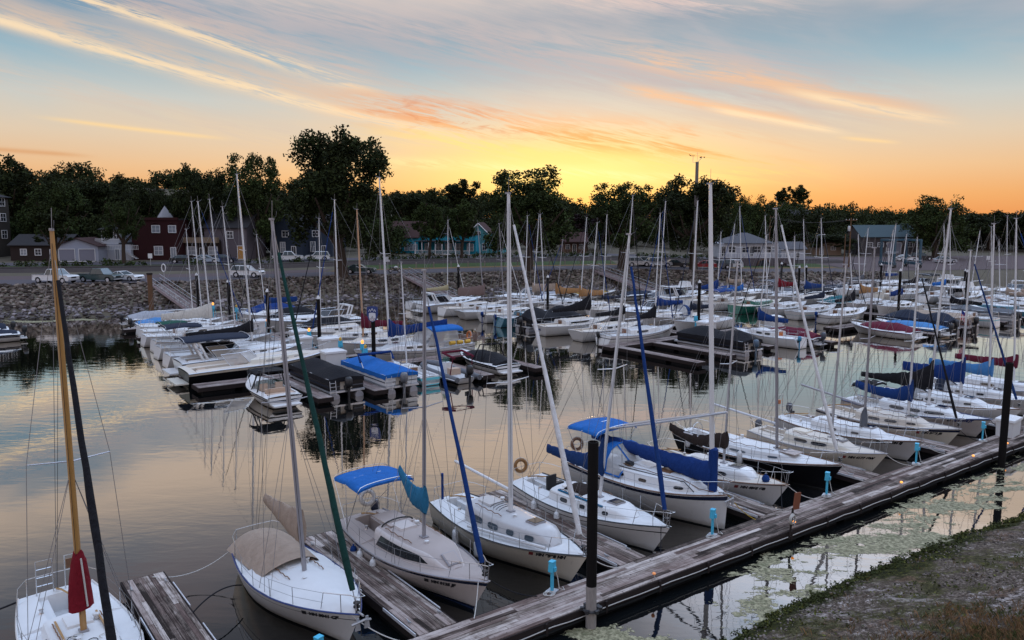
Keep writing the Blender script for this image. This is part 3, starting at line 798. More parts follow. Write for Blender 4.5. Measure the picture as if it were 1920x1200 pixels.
tree('poplar', 1462, 352, 40, 150, 'narrow dark tree on the hill left of the hilltop house, first of a tight pair', 'poplar_tree')
tree('poplar', 1489, 346, 42, 150, 'narrow dark tree on the hill above the hilltop house, taller of a tight pair', 'poplar_tree')
tree('willow', 1748, 364, 130, 44, 'big spreading willow beside the long grey boat shop', 'willow_tree', 2.0, rot=1)
tree('willow', 1650, 412, 110, 62, 'bushy bright green tree above the long grey boat shop', 'leafy_tree', 1.0)
tree('oak', 1545, 432, 110, 58, 'low dark bushy tree behind the tan shed', 'leafy_tree', 1.0)
tree('oak', 1850, 392, 130, 70, 'dark tree in the woods past the willow', 'leafy_tree', 1.5)
tree('oak', 1960, 384, 150, 60, 'dark tree at the edge of the woods past the last docks', 'leafy_tree', 1.5)
# the wood on the hill behind: one mass
SKYL = [(-200, 300), (0, 305), (85, 338), (150, 335), (200, 330), (250, 350), (330, 358), (420, 335), (540, 350), (750, 352), (830, 350), (900, 352), (1000, 345), (1090, 374), (1140, 372), (1240, 345), (1380, 374), (1450, 368), (1520, 378), (1600, 379), (1680, 386), (1800, 395), (1920, 398), (2200, 398)]
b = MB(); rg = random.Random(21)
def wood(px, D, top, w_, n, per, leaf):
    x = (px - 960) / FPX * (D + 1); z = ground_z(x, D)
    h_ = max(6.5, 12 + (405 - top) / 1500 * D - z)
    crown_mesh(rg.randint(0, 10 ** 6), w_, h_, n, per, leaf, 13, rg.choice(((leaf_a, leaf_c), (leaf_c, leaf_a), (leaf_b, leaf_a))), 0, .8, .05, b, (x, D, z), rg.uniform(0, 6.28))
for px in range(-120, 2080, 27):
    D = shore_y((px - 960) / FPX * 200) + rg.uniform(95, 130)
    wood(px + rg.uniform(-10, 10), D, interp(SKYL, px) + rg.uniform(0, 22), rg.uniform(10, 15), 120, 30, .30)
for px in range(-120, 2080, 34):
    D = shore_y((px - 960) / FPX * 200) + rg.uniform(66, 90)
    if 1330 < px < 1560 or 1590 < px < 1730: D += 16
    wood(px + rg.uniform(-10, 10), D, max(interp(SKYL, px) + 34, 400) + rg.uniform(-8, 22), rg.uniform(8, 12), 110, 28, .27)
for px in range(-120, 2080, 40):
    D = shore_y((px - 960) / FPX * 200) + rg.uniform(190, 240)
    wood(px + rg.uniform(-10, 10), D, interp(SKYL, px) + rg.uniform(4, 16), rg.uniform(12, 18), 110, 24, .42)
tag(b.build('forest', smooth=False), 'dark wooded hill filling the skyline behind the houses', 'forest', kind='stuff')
print('forest quads', len(b.f))
# low bushes along the upper street
b = MB(); rg = random.Random(8)
for x in range(-110, 62, 1):
    xx = x + rg.uniform(-.4, .4); d = 44 + rg.uniform(-1, 1)
    if mnoise.noise((xx * .11, 0, 2)) < -.15: continue
    y = shore_y(xx) + d
    crown_mesh(rg.randint(0, 10 ** 6), 1.8, rg.uniform(.6, 1.3), 8, 9, .17, 4, (leaf_b, leaf_a), 0, .2, .12, b, (xx, y, ground_z(xx, y)))
tag(b.build('undergrowth', smooth=False), 'low green bushes growing along the railway verge', 'undergrowth', kind='stuff')

# ================================================================== BUILDINGS
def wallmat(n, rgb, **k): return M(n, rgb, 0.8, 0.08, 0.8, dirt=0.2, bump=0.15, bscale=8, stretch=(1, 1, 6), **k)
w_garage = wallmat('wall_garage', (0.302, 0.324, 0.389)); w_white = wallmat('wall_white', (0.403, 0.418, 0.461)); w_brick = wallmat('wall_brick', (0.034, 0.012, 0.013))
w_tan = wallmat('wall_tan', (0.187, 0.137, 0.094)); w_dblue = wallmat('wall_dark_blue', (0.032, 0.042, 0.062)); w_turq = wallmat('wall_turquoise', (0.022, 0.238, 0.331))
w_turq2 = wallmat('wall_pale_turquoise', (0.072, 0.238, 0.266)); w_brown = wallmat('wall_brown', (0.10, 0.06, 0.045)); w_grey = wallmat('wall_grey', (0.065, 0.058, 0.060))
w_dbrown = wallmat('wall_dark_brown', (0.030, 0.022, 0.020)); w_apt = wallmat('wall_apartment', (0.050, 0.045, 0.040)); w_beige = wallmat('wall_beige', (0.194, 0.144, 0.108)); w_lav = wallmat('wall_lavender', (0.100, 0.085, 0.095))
def roofmat(n, rgb): return M(n, rgb, 0.9, 0.14, 1.5, bump=0.4, bscale=6, stretch=(1, 5, 5))
r_dark = roofmat('roof_dark', (0.035, 0.034, 0.036)); r_brown = roofmat('roof_brown', (0.055, 0.032, 0.030)); r_grey = roofmat('roof_grey', (0.095, 0.095, 0.105)); r_blue = roofmat('roof_bluegrey', (0.06, 0.085, 0.095)); r_white = roofmat('roof_pale', (0.28, 0.28, 0.30))
trim_white = M('trim_white', (0.62, 0.63, 0.66), 0.6, 0.05)
pane_dark = M('pane_dark', (0.02, 0.024, 0.03), 0.08, 0.15, 0.5)
pane_pale = M('pane_pale', (0.22, 0.24, 0.27), 0.12, 0.15, 0.8)
door_grey = M('door_grey', (0.20, 0.20, 0.24), 0.7, 0.06, stretch=(1, 1, 8))
door_ochre = M('door_ochre', (0.36, 0.17, 0.03), 0.6, 0.08)
porch_wood = M('porch_wood', (0.16, 0.11, 0.08), 0.85, 0.15)
def gable(b, x0, x1, y0, y1, z, hr, m, ov=.35, th=.14, ridge='x'):
    """two roof slopes with thickness; ridge along x or y"""
    if ridge == 'x':
        ym = (y0 + y1) / 2; k = hr / ((y1 - y0) / 2)
        P = [(y0 - ov, z - ov * k), (ym, z + hr), (y1 + ov, z - ov * k)]
        for (a, b_) in ((P[0], P[1]), (P[1], P[2])):
            vs = [(x, q[0], q[1] + dz) for x in (x0 - ov, x1 + ov) for q in (a, b_) for dz in (0, th)]
            b.add(vs, [(0, 4, 5, 1), (2, 3, 7, 6), (0, 2, 6, 4), (1, 5, 7, 3), (0, 1, 3, 2), (4, 6, 7, 5)], m)
    else:
        xm = (x0 + x1) / 2; k = hr / ((x1 - x0) / 2)
        P = [(x0 - ov, z - ov * k), (xm, z + hr), (x1 + ov, z - ov * k)]
        for (a, b_) in ((P[0], P[1]), (P[1], P[2])):
            vs = [(q[0], y, q[1] + dz) for y in (y0 - ov, y1 + ov) for q in (a, b_) for dz in (0, th)]
            b.add(vs, [(0, 4, 5, 1), (2, 3, 7, 6), (0, 2, 6, 4), (1, 5, 7, 3), (0, 1, 3, 2), (4, 6, 7, 5)], m)
def hip(b, x0, x1, y0, y1, z, hr, m, ov=.5):
    x0 -= ov; x1 += ov; y0 -= ov; y1 += ov; q = (y1 - y0) / 2 * .95
    vs = [(x0, y0, z), (x1, y0, z), (x1, y1, z), (x0, y1, z), (x0 + q, (y0 + y1) / 2, z + hr), (x1 - q, (y0 + y1) / 2, z + hr)]
    b.add(vs, [(0, 1, 5, 4), (1, 2, 5), (2, 3, 4, 5), (3, 0, 4), (3, 2, 1, 0)], m)
def body(b, x0, x1, y0, y1, z0, z1, m, gab=None, hr=0):
    """walls; gab 'x' or 'y' names the ridge direction of the gable ends"""
    b.box(((x0 + x1) / 2, (y0 + y1) / 2, (z0 + z1) / 2), (x1 - x0, y1 - y0, z1 - z0), m)
    if gab == 'y':
        for y in (y0, y1): b.add([(x0, y, z1), (x1, y, z1), ((x0 + x1) / 2, y, z1 + hr)], [(0, 1, 2) if y == y0 else (0, 2, 1)], m)
    elif gab == 'x':
        for x in (x0, x1): b.add([(x, y0, z1), (x, y1, z1), (x, (y0 + y1) / 2, z1 + hr)], [(0, 1, 2) if x == x1 else (0, 2, 1)], m)
def opening(parent, kind, x, y, z, w, h, frame=trim_white, pane=pane_dark, bars=1, side='f', fw=.10):
    """a framed window or door on the front (y) or on a side wall; x, y, z is its foot centre"""
    b = MB(); g = MB()
    def bx(q, cx, cz, ww, hh, dep, off, m):
        if side == 'f': q.box((x + cx, y - off, z + cz), (ww, dep, hh), m)
        else:
            sg = -1 if side == 'l' else 1
            q.box((x + sg * off, y + cx, z + cz), (dep, ww, hh), m)
    bx(b, 0, h - fw / 2, w, fw, .10, .05, frame); bx(b, 0, fw / 2, w, fw, .10, .05, frame)
    bx(b, -w / 2 + fw / 2, h / 2, fw, h - 2 * fw, .10, .05, frame); bx(b, w / 2 - fw / 2, h / 2, fw, h - 2 * fw, .10, .05, frame)
    for k in range(1, bars + 1): bx(b, -w / 2 + w * k / (bars + 1), h / 2, fw * .5, h - 2 * fw, .06, .05, frame)
    if kind == 'window': bx(b, 0, h / 2, w - 2 * fw, fw * .5, .062, .05, frame)
    bx(g, 0, h / 2, w - 2 * fw, h - 2 * fw, .03, .025, pane)
    o = b.build(kind, parent, smooth=False); g.build('pane' if kind == 'window' else 'panel', o, smooth=False)
    return o
def site(px, d, lift=0.0):
    x, y, z = at_ground(px, d); return (x, y, z + lift)
def pxm(y): return y / FPX      # metres per picture pixel at depth y
def rail(parent, name, x0, x1, y, z, h, m, n):
    b = MB(); b.box(((x0 + x1) / 2, y, z + h), (x1 - x0, .06, .07), m); b.box(((x0 + x1) / 2, y, z + .12), (x1 - x0, .05, .06), m)
    for i in range(n + 1): b.box((lerp(x0, x1, i / n), y, z + h / 2), (.05, .05, h), m)
    return b.build(name, parent, smooth=False)
def house(name, label, px, d, rz=0.0, cat='house'): return thing(name, label, cat, site(px, d), R(rz))
# apartment block
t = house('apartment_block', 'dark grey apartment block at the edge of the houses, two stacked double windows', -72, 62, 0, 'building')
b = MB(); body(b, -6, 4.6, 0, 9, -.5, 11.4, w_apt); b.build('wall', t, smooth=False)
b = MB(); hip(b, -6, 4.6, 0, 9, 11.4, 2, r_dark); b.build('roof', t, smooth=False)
for z in (3.6, 6.8, 9.7):
    for x in (-2.0, 2.9): opening(t, 'window', x, 0, z, 2.1, 1.7)
    for y in (1.8, 4.4, 7.0): opening(t, 'window', 4.6, y, z, 1.7, 1.6, side='r')
# brown cottage
t = house('brown_cottage', 'low dark brown cottage behind the street tree, pale door', 80, 57)
b = MB(); body(b, -5, 5, 0, 7, -.5, 2.9, w_dbrown, 'x', 1.7); b.build('wall', t, smooth=False)
b = MB(); gable(b, -5, 5, 0, 7, 2.9, 1.7, r_dark); b.build('roof', t, smooth=False)
opening(t, 'door', 2.6, 0, 0, 1.0, 2.1, pane=pane_pale); opening(t, 'window', -2.6, 0, 1, 1.2, 1.2, pane=pane_pale); opening(t, 'window', 0, 0, 1, 1.2, 1.2)
# double garage
t = house('double_garage', 'pale blue garage with two wide grey doors and a low gable', 152, 55, 3, 'garage')
b = MB(); body(b, -3.7, 3.7, 0, 7, -.5, 2.75, w_garage, 'y', 1.35); b.build('wall', t, smooth=False)
b = MB(); gable(b, -3.7, 3.7, 0, 7, 2.75, 1.35, r_brown, ridge='y'); b.build('roof', t, smooth=False)
for x in (-1.75, 1.75): opening(t, 'door', x, 0, 0, 2.9, 2.3, trim_white, door_grey, 0)
# white porch house
t = house('white_porch_house', 'white house with a glazed upper bay, balcony railings and outside stairs', 216, 58)
b = MB(); body(b, -3.4, 3.6, 0, 7, -.5, 2.9, w_white); body(b, -2.0, 1.4, .6, 6, 2.9, 5.6, w_white); b.build('wall', t, smooth=False)
b = MB(); hip(b, -2.0, 1.4, .6, 6, 5.6, 1.3, r_dark); b.box((2.6, 3.5, 3.05), (2.4, 7.2, .22), r_dark); b.build('roof', t, smooth=False)
for x in (-1.4, -.3, .8): opening(t, 'window', x, .6, 3.7, 1.0, 1.6)
opening(t, 'window', -1.6, 0, .7, 1.2, 1.3, bars=3); opening(t, 'door', 1.1, 0, 0, .95, 2.1, pane=pane_pale)
rail(t, 'balcony_railing', -2.6, 1.6, -.5, 2.95, .95, trim_white, 22); rail(t, 'porch_railing', -3.4, 5.4, -1.0, 1.9, .8, trim_white, 30)
b = MB(); [b.box((2.6 + i * .32, -.5, .12 + .2 * (8 - i) ), (.3, .9, .1), trim_white) for i in range(8)]; b.build('stairs', t, smooth=False)
# red brick house
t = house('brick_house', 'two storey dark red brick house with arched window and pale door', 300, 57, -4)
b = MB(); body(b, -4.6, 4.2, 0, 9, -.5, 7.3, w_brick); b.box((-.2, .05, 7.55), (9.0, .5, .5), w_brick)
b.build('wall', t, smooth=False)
b = MB(); b.box((-.2, 4.6, 7.45), (8.4, 8.6, .25), r_dark); b.lathe((-.6, 5, 7.7), [(1.6, 0), (1.5, .25), (0, 2.3)], r_white, 4); b.build('roof', t, smooth=False)
for x, z, w_, h_ in ((.4, .9, 1.7, 1.7), (.1, 5.0, 1.6, 1.4), (3.2, 5.0, 1.5, 1.4)):
    o = opening(t, 'window', x, 0, z, w_, h_, pane=pane_pale)
    b = MB(); b.tube([(x - w_ / 2 * math.cos(a * .314), -.06, z + h_ + .42 * math.sin(a * .314)) for a in range(11)], .07, w_brick, 4); b.build('arch', o)
opening(t, 'door', 3.2, 0, 0, 1.1, 2.4, pane=pane_pale)
for z in (1.0, 4.6):
    for y in (1.2, 3.0, 5.2): opening(t, 'window', -4.6, y, z, .8, 1.9, side='l', pane=pane_pale)
# shop fronts
t = house('shop_building', 'low tan shop building with a flat wooden parapet beside the brick house', 372, 58, -4, 'building')
b = MB(); body(b, -5, 4.6, 0, 9, -.5, 3.3, w_dbrown); b.build('wall', t, smooth=False)
b = MB(); b.box((-.2, -.35, 3.6), (9.6, .9, 1.0), w_tan); b.box((-.2, 4.6, 3.5), (9.4, 8.8, .2), r_dark); b.build('roof', t, smooth=False)
for x in (-3.4, -.8, 3.4): opening(t, 'window', x, 0, .8, 1.8, 1.6, pane=pane_pale)
opening(t, 'door', 1.3, 0, 0, 1.0, 2.2)
t = house('lavender_house', 'tall pinkish grey house with an orange door beside the tan shops', 428, 57, -5)
b = MB(); body(b, -4, 4.2, 0, 9, -.5, 6.0, w_lav, 'x', 2.4); b.build('wall', t, smooth=False)
b = MB(); gable(b, -4, 4.2, 0, 9, 6.0, 2.4, r_dark); b.build('roof', t, smooth=False)
opening(t, 'door', 2.9, 0, 0, 1.2, 2.6, pane=door_ochre, bars=0); opening(t, 'window', -1.6, 0, 1, 1.5, 1.5); opening(t, 'window', 1.0, 0, 3.9, 1.3, 1.4)
# dark blue houses
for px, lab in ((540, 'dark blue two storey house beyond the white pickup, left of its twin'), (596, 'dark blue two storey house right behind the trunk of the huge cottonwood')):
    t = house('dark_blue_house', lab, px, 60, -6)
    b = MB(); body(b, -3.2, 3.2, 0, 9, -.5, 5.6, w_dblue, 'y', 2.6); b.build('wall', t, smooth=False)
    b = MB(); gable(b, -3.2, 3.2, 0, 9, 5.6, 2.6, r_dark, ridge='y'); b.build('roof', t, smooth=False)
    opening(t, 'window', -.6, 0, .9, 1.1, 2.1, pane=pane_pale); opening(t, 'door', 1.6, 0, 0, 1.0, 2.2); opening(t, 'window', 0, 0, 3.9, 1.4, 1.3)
# turquoise porch building
t = house('turquoise_restaurant', 'long bright turquoise building with a dark veranda along its front', 806, 60, -14, 'building')
b = MB(); body(b, -9.6, -2.4, 0, 9, -1.6, 3.6, w_turq, 'x', 3.2); body(b, -2.4, 10, 1.5, 9, -1.6, 4.0, w_turq); b.build('wall', t, smooth=False)
b = MB(); gable(b, -9.6, -2.4, 0, 9, 3.6, 3.2, r_brown); b.box((3.8, 5.2, 4.1), (12.6, 8, .25), r_dark); b.build('roof', t, smooth=False)
b = MB(); b.box((3.8, -.6, 2.75), (12.4, 4.2, .16), r_dark); b.box((3.8, -.6, -.15), (12.4, 4.2, .2), porch_wood)
for i in range(9): b.box((-2.2 + i * 1.5, -2.5, 1.3), (.14, .14, 2.7), trim_white)
b.build('veranda', t, smooth=False)
rail(t, 'veranda_railing', -2.3, 9.9, -2.6, -.05, .9, trim_white, 46)
for x in (-.8, 1.6, 4, 6.4, 8.8): opening(t, 'window', x, 1.5, .6, 1.5, 1.6, pane=pane_pale)
for x in (-5.2, -4.1, -3.1): opening(t, 'window', x, 0, .6, .9, 1.5, pane=pane_pale, bars=0)
for x in (-8.4, -6.8): opening(t, 'window', x, 0, 1.0, .6, 1.3)
# gabled turquoise house
t = house('turquoise_house', 'two storey pale turquoise house with a white trimmed gable and side wing', 902, 58, -8)
b = MB(); body(b, -2.6, 1.6, 0, 7, -.6, 4.6, w_turq2, 'y', 2.0); body(b, 1.6, 4.6, .6, 7, -.6, 2.8, w_turq2); b.build('wall', t, smooth=False)
b = MB(); gable(b, -2.6, 1.6, 0, 7, 4.6, 2.0, r_brown, ridge='y'); b.box((3.1, 3.8, 2.95), (3.4, 7, .2), r_blue); b.build('roof', t, smooth=False)
b = MB()
for sg in (-1, 1): b.tube([(-.5 + sg * 2.45, -.42, 4.2), (-.5, -.42, 6.55)], .10, trim_white, 4)
b.build('gable_trim', t, smooth=False)
opening(t, 'window', -.6, 0, 3.4, 1.1, 1.5); opening(t, 'window', -1.8, 0, .7, 1.0, 1.6); opening(t, 'door', -.5, 0, 0, .9, 2.1); opening(t, 'window', .8, 0, .7, 1.0, 1.6); opening(t, 'window', 2.9, .6, .6, .9, 1.5)
# brown cabin
t = house('brown_cabin', 'small brown wooden cabin with a porch under the purple tree', 1076, 56, 4, 'cabin')
b = MB(); body(b, -2.6, 2.6, 0, 6, -.5, 2.6, w_brown, 'x', 1.9); b.build('wall', t, smooth=False)
b = MB(); gable(b, -2.6, 2.6, -1.4, 6, 2.6, 1.9, r_brown); b.build('roof', t, smooth=False)
opening(t, 'door', 0, 0, 0, .9, 2.0); opening(t, 'window', 1.5, 0, .8, 1.0, 1.1); opening(t, 'window', -1.5, 0, .8, 1.0, 1.1)
rail(t, 'porch_railing', -2.5, 2.5, -1.3, 0, .9, porch_wood, 14)
# clubhouse with its terrace
t = house('clubhouse', 'long white clubhouse with grey hip roof on a pinkish terrace wall', 1402, 31, 0, 'clubhouse')
b = MB(); body(b, -6.2, 5.8, 0, 8, 1.5, 4.4, w_white); b.build('wall', t, smooth=False)
b = MB(); hip(b, -4.6, 4.2, 0, 8, 4.4, 2.0, r_grey, .7); hip(b, -6.2, 5.8, .5, 7, 4.1, .9, r_grey, .3); b.build('roof', t, smooth=False)
for x in (-3.6, -.9, 1.5, 3.6): opening(t, 'window', x, 0, 2.4, 1.5, 1.4)
opening(t, 'door', -5.3, 0, 1.7, 1.0, 2.1); opening(t, 'door', .4, 0, 1.7, .9, 2.1); opening(t, 'window', 5.0, 0, 2.5, 1.2, 1.2, pane=pane_pale)
b = MB(); b.box((.4, -1.6, .45), (15.5, 3.2, 2.1), w_lav)
for i in range(8): b.box((4.6 + i * .32, -3.6, 1.3 - i * .17), (.32, 1.1, .12), gravel_pink)
b.build('terrace', t, smooth=False)
b = MB(); b.tube([(1.9 + math.cos(a * .26) * -1.3 + 0, -3.22, .0 + 1.25 * math.sin(a * .26)) for a in range(13)], .12, w_brown, 5)
b.add([(1.9 - 1.25 * math.cos(a * .26), -3.215, -.5 + 1.7 * math.sin(a * .26) ** .7) for a in range(13)], [tuple(range(13))], pane_dark)
b.build('arch', t, smooth=False)
rail(t, 'terrace_railing', -7.2, 8.0, -3.1, 1.5, .9, trim_white, 26)
# white barn
t = house('white_shed', 'small white shed with dark roof beside the clubhouse', 1483, 36, 5, 'shed')
b = MB(); body(b, -2.6, 2.6, 0, 5, -.4, 2.9, w_white, 'x', 1.3); b.build('wall', t, smooth=False)
b = MB(); gable(b, -2.6, 2.6, 0, 5, 2.9, 1.3, r_grey); b.build('roof', t, smooth=False)
opening(t, 'door', -1.2, 0, 0, 1.1, 2.2, pane=pane_pale); opening(t, 'window', 1.0, 0, 1.0, .9, 1.1)
# hilltop house
t = house('hilltop_house', 'pale house half hidden among the trees high on the hill', 1500, 112, 10)
b = MB(); body(b, -3.4, 3.4, 0, 7, -3, 8.2, w_lav, 'x', 1.6); b.build('wall', t, smooth=False)
b = MB(); gable(b, -3.4, 3.4, 0, 7, 8.2, 1.6, r_dark); b.build('roof', t, smooth=False)
opening(t, 'window', -2, 0, 6.2, 1.1, 1.4, pane=pane_pale); opening(t, 'window', 1.6, 0, 6.2, 1.1, 1.4)
# tan shed
t = house('tan_shed', 'low tan shed with flat roof behind the gravel lot', 1548, 56, 0, 'shed')
b = MB(); body(b, -3.6, 3.2, 0, 5, -.4, 3.0, w_beige); b.build('wall', t, smooth=False)
b = MB(); b.box((-.2, 2.5, 3.05), (7.2, 5.4, .2), r_brown); b.build('roof', t, smooth=False)
opening(t, 'window', 1.2, 0, 1.2, 1.2, 1.0); opening(t, 'door', -1.6, 0, 0, 1.1, 2.1, pane=door_grey, bars=0)
# boat shop
t = house('boat_shop', 'long grey boat shop with blue grey roof behind the blue boat lift', 1665, 52, 0, 'building')
b = MB(); body(b, -7.2, 6.4, 0, 10, -.6, 4.6, w_grey, 'x', 2.6); b.box((-.4, -.12, .1), (13.6, .2, .9), w_lav); b.build('wall', t, smooth=False)
b = MB(); gable(b, -7.2, 6.4, 0, 10, 4.6, 2.6, r_blue); b.box((4.6, 3.6, 6.9), (1.5, 1.5, 1.6), r_blue); b.build('roof', t, smooth=False)
for x in (-5.2, -2.6, 4.4): opening(t, 'window', x, 0, 2.1, 1.5, 1.1)
opening(t, 'door', .6, 0, 0, 3.6, 3.2, pane=door_grey, bars=0)

# ================================================================== ROAD SIDE THINGS
tyre = rubber
def paintm(n, rgb): return M('paint_' + n, rgb, 0.3, 0.04, 1.0, coat=0.5)
car_glass = M('car_glass', (0.03, 0.045, 0.05), 0.06, 0.1)
lamp_clear = M('lamp_clear', (0.5, 0.5, 0.5), 0.2, 0.05); lamp_red = M('lamp_red', (0.25, 0.01, 0.01), 0.25, 0.05)
def vehicle(name, label, kind, col, px, d, head, group=None, cat='car'):
    x, y, z = at_ground(px, d)
    t = thing(name, label, cat, (x, y, z + .03), R(head), group)
    L, W, Hh = dict(sedan=(4.7, 1.8, 1.42), suv=(4.6, 1.85, 1.7), pickup=(5.7, 1.98, 1.85), coupe=(4.7, 1.88, 1.32))[kind]
    pm = paintm(col[0], col[1]); h = L / 2; wr = .34 if kind in ('sedan', 'coupe') else .38
    belt = dict(sedan=.92, suv=1.02, pickup=1.12, coupe=.88)[kind]
    lo = .24 if kind in ('sedan', 'coupe') else .36
    hood = belt - (.08 if kind != 'suv' else .06)
    ax = (h - .92, -h + .95)
    def arch(cx): return [(cx + (wr + .09) * math.cos(a), wr - .02 + (wr + .09) * math.sin(a)) for a in (3.14, 2.5, 1.9, 1.25, .6, 0.0)]
    low = [(-h + .05, lo)] + [(p[0], max(lo, p[1])) for p in arch(ax[1])] + [(p[0], max(lo, p[1])) for p in arch(ax[0])] + [(h - .05, lo)]
    cowl = h - 1.55 if kind != 'coupe' else h - 1.8
    top = [(h, lo + .2), (h - .02, hood - .18), (h - .22, hood), (cowl, belt), (-h + .1, belt + (.02 if kind != 'sedan' else 0)), (-h, belt - .1), (-h, lo + .1)]
    if kind == 'pickup': top = [(h, lo + .2), (h, hood - .15), (h - .2, hood), (cowl, belt), (-h + .02, belt), (-h, belt - .06), (-h, lo + .1)]
    b = MB(); poly = low + top
    n = len(poly); rows = []
    for yy, ins in ((-W / 2 + .07, .05), (-W / 2, 0), (W / 2, 0), (W / 2 - .07, .05)):
        rows.append([(px_ * (1 - ins * .06), yy, pz - (ins if pz > belt - .3 else 0)) for px_, pz in poly])
    b.grid([rows[0], rows[1], rows[2], rows[3]], pm, closed=True)
    b.add(rows[0], [tuple(range(n))], pm); b.add(rows[3], [tuple(range(n))[::-1]], pm)
    bd = b.build('body', t, angle=30)
    r0, r1, b0, b1 = dict(sedan=(cowl - .75, -h + 1.35, cowl + .02, -h + .55), suv=(cowl - .55, -h + .42, cowl + .05, -h + .1), pickup=(cowl - .6, cowl - 1.9, cowl + .02, cowl - 2.15), coupe=(cowl - .8, -h + 1.5, cowl, -h + .6))[kind]
    w1 = W / 2 - .06; w2 = W / 2 - .26; zt = Hh
    lowp = [(b0, -w1), (b0, w1), (b1, w1), (b1, -w1)]; upp = [(r0, -w2), (r0, w2), (r1, w2), (r1, -w2)]
    b = MB(); b.grid([[(x_, y_, belt - .02) for x_, y_ in lowp], [(x_, y_, zt - .04) for x_, y_ in upp]], car_glass, closed=True); b.build('windows', t, smooth=False)
    b = MB(); b.grid([[(x_ * 1.0, y_, zt - .05) for x_, y_ in upp], [(x_ - .06 * (1 if x_ == r0 else -1), y_ * .9, zt) for x_, y_ in upp]], pm, closed=True)
    b.add([(x_ - .06 * (1 if x_ == r0 else -1), y_ * .9, zt) for x_, y_ in upp], [(0, 3, 2, 1)], pm)
    for i in range(4): b.tube([(lowp[i][0], lowp[i][1], belt), (upp[i][0], upp[i][1], zt - .04)], .045, pm, 4)
    xm = (r0 + r1) / 2
    for sg in (-1, 1): b.tube([(xm, sg * w1, belt), (xm, sg * w2, zt - .04)], .04, pm, 4)
    b.build('roof', t, smooth=False)
    if kind == 'pickup':
        b = MB(); b.box(((b1 - h) / 2 - .02, 0, belt + .004), (b1 + h - .22, W - .24, .006), black_plastic); b.build('cargo_bed', t, smooth=False)
    for cx in ax:
        for sg in (-1, 1):
            wo_ = MB(); wo_.tube([(cx, sg * (W / 2 - .22), wr), (cx, sg * (W / 2 - .01), wr)], wr, tyre, 16)
            o = wo_.build('wheel', t, angle=50)
            q = MB(); q.tube([(cx, sg * (W / 2 - .06), wr), (cx, sg * (W / 2 + .004), wr)], wr * .62, alu, 12); q.build('rim', o, angle=50)
    for sg in (-1, 1):
        q = MB(); q.box((h - .04, sg * (W / 2 - .32), hood - .24), (.10, .40, .15), lamp_clear); q.build('headlight', t, smooth=False)
        q = MB(); q.box((-h + .03, sg * (W / 2 - .2), belt - .22), (.08, .26, .2), lamp_red); q.build('taillight', t, smooth=False)
    q = MB(); q.box((h - .01, 0, hood - .27), (.08, W * .42, .18), black_plastic); q.box((h - .0, 0, lo + .12), (.12, W * .9, .14), pm if kind != 'pickup' else alu); q.build('bumper', t, smooth=False)
    return t
WHT, DGR, BLK, RED, SIL, DBL, GRY = ('white', (.62, .64, .68)), ('dark_green', (.02, .045, .045)), ('black', (.012, .012, .014)), ('red', (.28, .012, .02)), ('silver', (.40, .42, .45)), ('dark_blue', (.02, .03, .06)), ('grey', (.10, .105, .115))
vehicle('pickup_truck', 'white pickup truck parked on the stone bank, nearest the picture edge', 'pickup', WHT, 111, 13.5, -14, cat='truck')
vehicle('pickup_truck', 'dark green pickup truck parked between a white pickup and a white coupe', 'pickup', DGR, 194, 13.5, -14, cat='truck')
vehicle('parked_car', 'white sports coupe parked beside the dark green pickup', 'coupe', WHT, 240, 15.0, -14)
vehicle('parked_car', 'white compact SUV driving on the road just right of the first gangway', 'suv', WHT, 468, 14.5, -8)
vehicle('parked_car', 'dark green sedan on the road right of the cottonwood trunk', 'sedan', DGR, 678, 13.5, -2)
vehicle('parked_car', 'pale blue sedan parked in front of the tan shops', 'sedan', ('pale_blue', (.32, .38, .45)), 392, 49, 12)
vehicle('parked_car', 'dark blue sedan parked in front of the pinkish grey house', 'sedan', DBL, 424, 49.5, 12)
vehicle('parked_car', 'black sedan parked next to the brick house', 'sedan', BLK, 350, 49.5, 12)
vehicle('pickup_truck', 'white pickup truck on the upper street before the dark blue houses', 'pickup', WHT, 543, 49, 14, cat='truck')
vehicle('parked_car', 'white SUV on the upper street beside the cottonwood trunk', 'suv', WHT, 598, 49, 190)
vehicle('parked_car', 'white SUV at the head of the row of cars by the third gangway', 'suv', WHT, 1194, 17, 8)
vehicle('parked_car', 'black SUV parked between the two white SUVs', 'suv', BLK, 1214, 19.5, 8)
vehicle('parked_car', 'silver SUV parked beside the leaning tree trunk', 'suv', SIL, 1233, 17, 8)
vehicle('parked_car', 'black sedan parked behind the leaning tree trunk', 'sedan', BLK, 1264, 17, 8)
vehicle('parked_car', 'red sedan parked below the white clubhouse', 'sedan', RED, 1316, 17, 172)
vehicle('parked_car', 'dark grey SUV parked between the red sedan and a white SUV', 'suv', GRY, 1346, 17, 172)
vehicle('parked_car', 'white SUV parked under the clubhouse terrace', 'suv', WHT, 1366, 18.5, 172)
vehicle('parked_car', 'white sedan parked behind the blue boat lift', 'sedan', WHT, 1694, 36, 6)
vehicle('parked_car', 'black SUV parked beside the white sedan near the boat shop', 'suv', BLK, 1722, 38, 6)
vehicle('parked_car', 'silver sedan parked at the foot of the big willow', 'sedan', SIL, 1766, 30, 10)
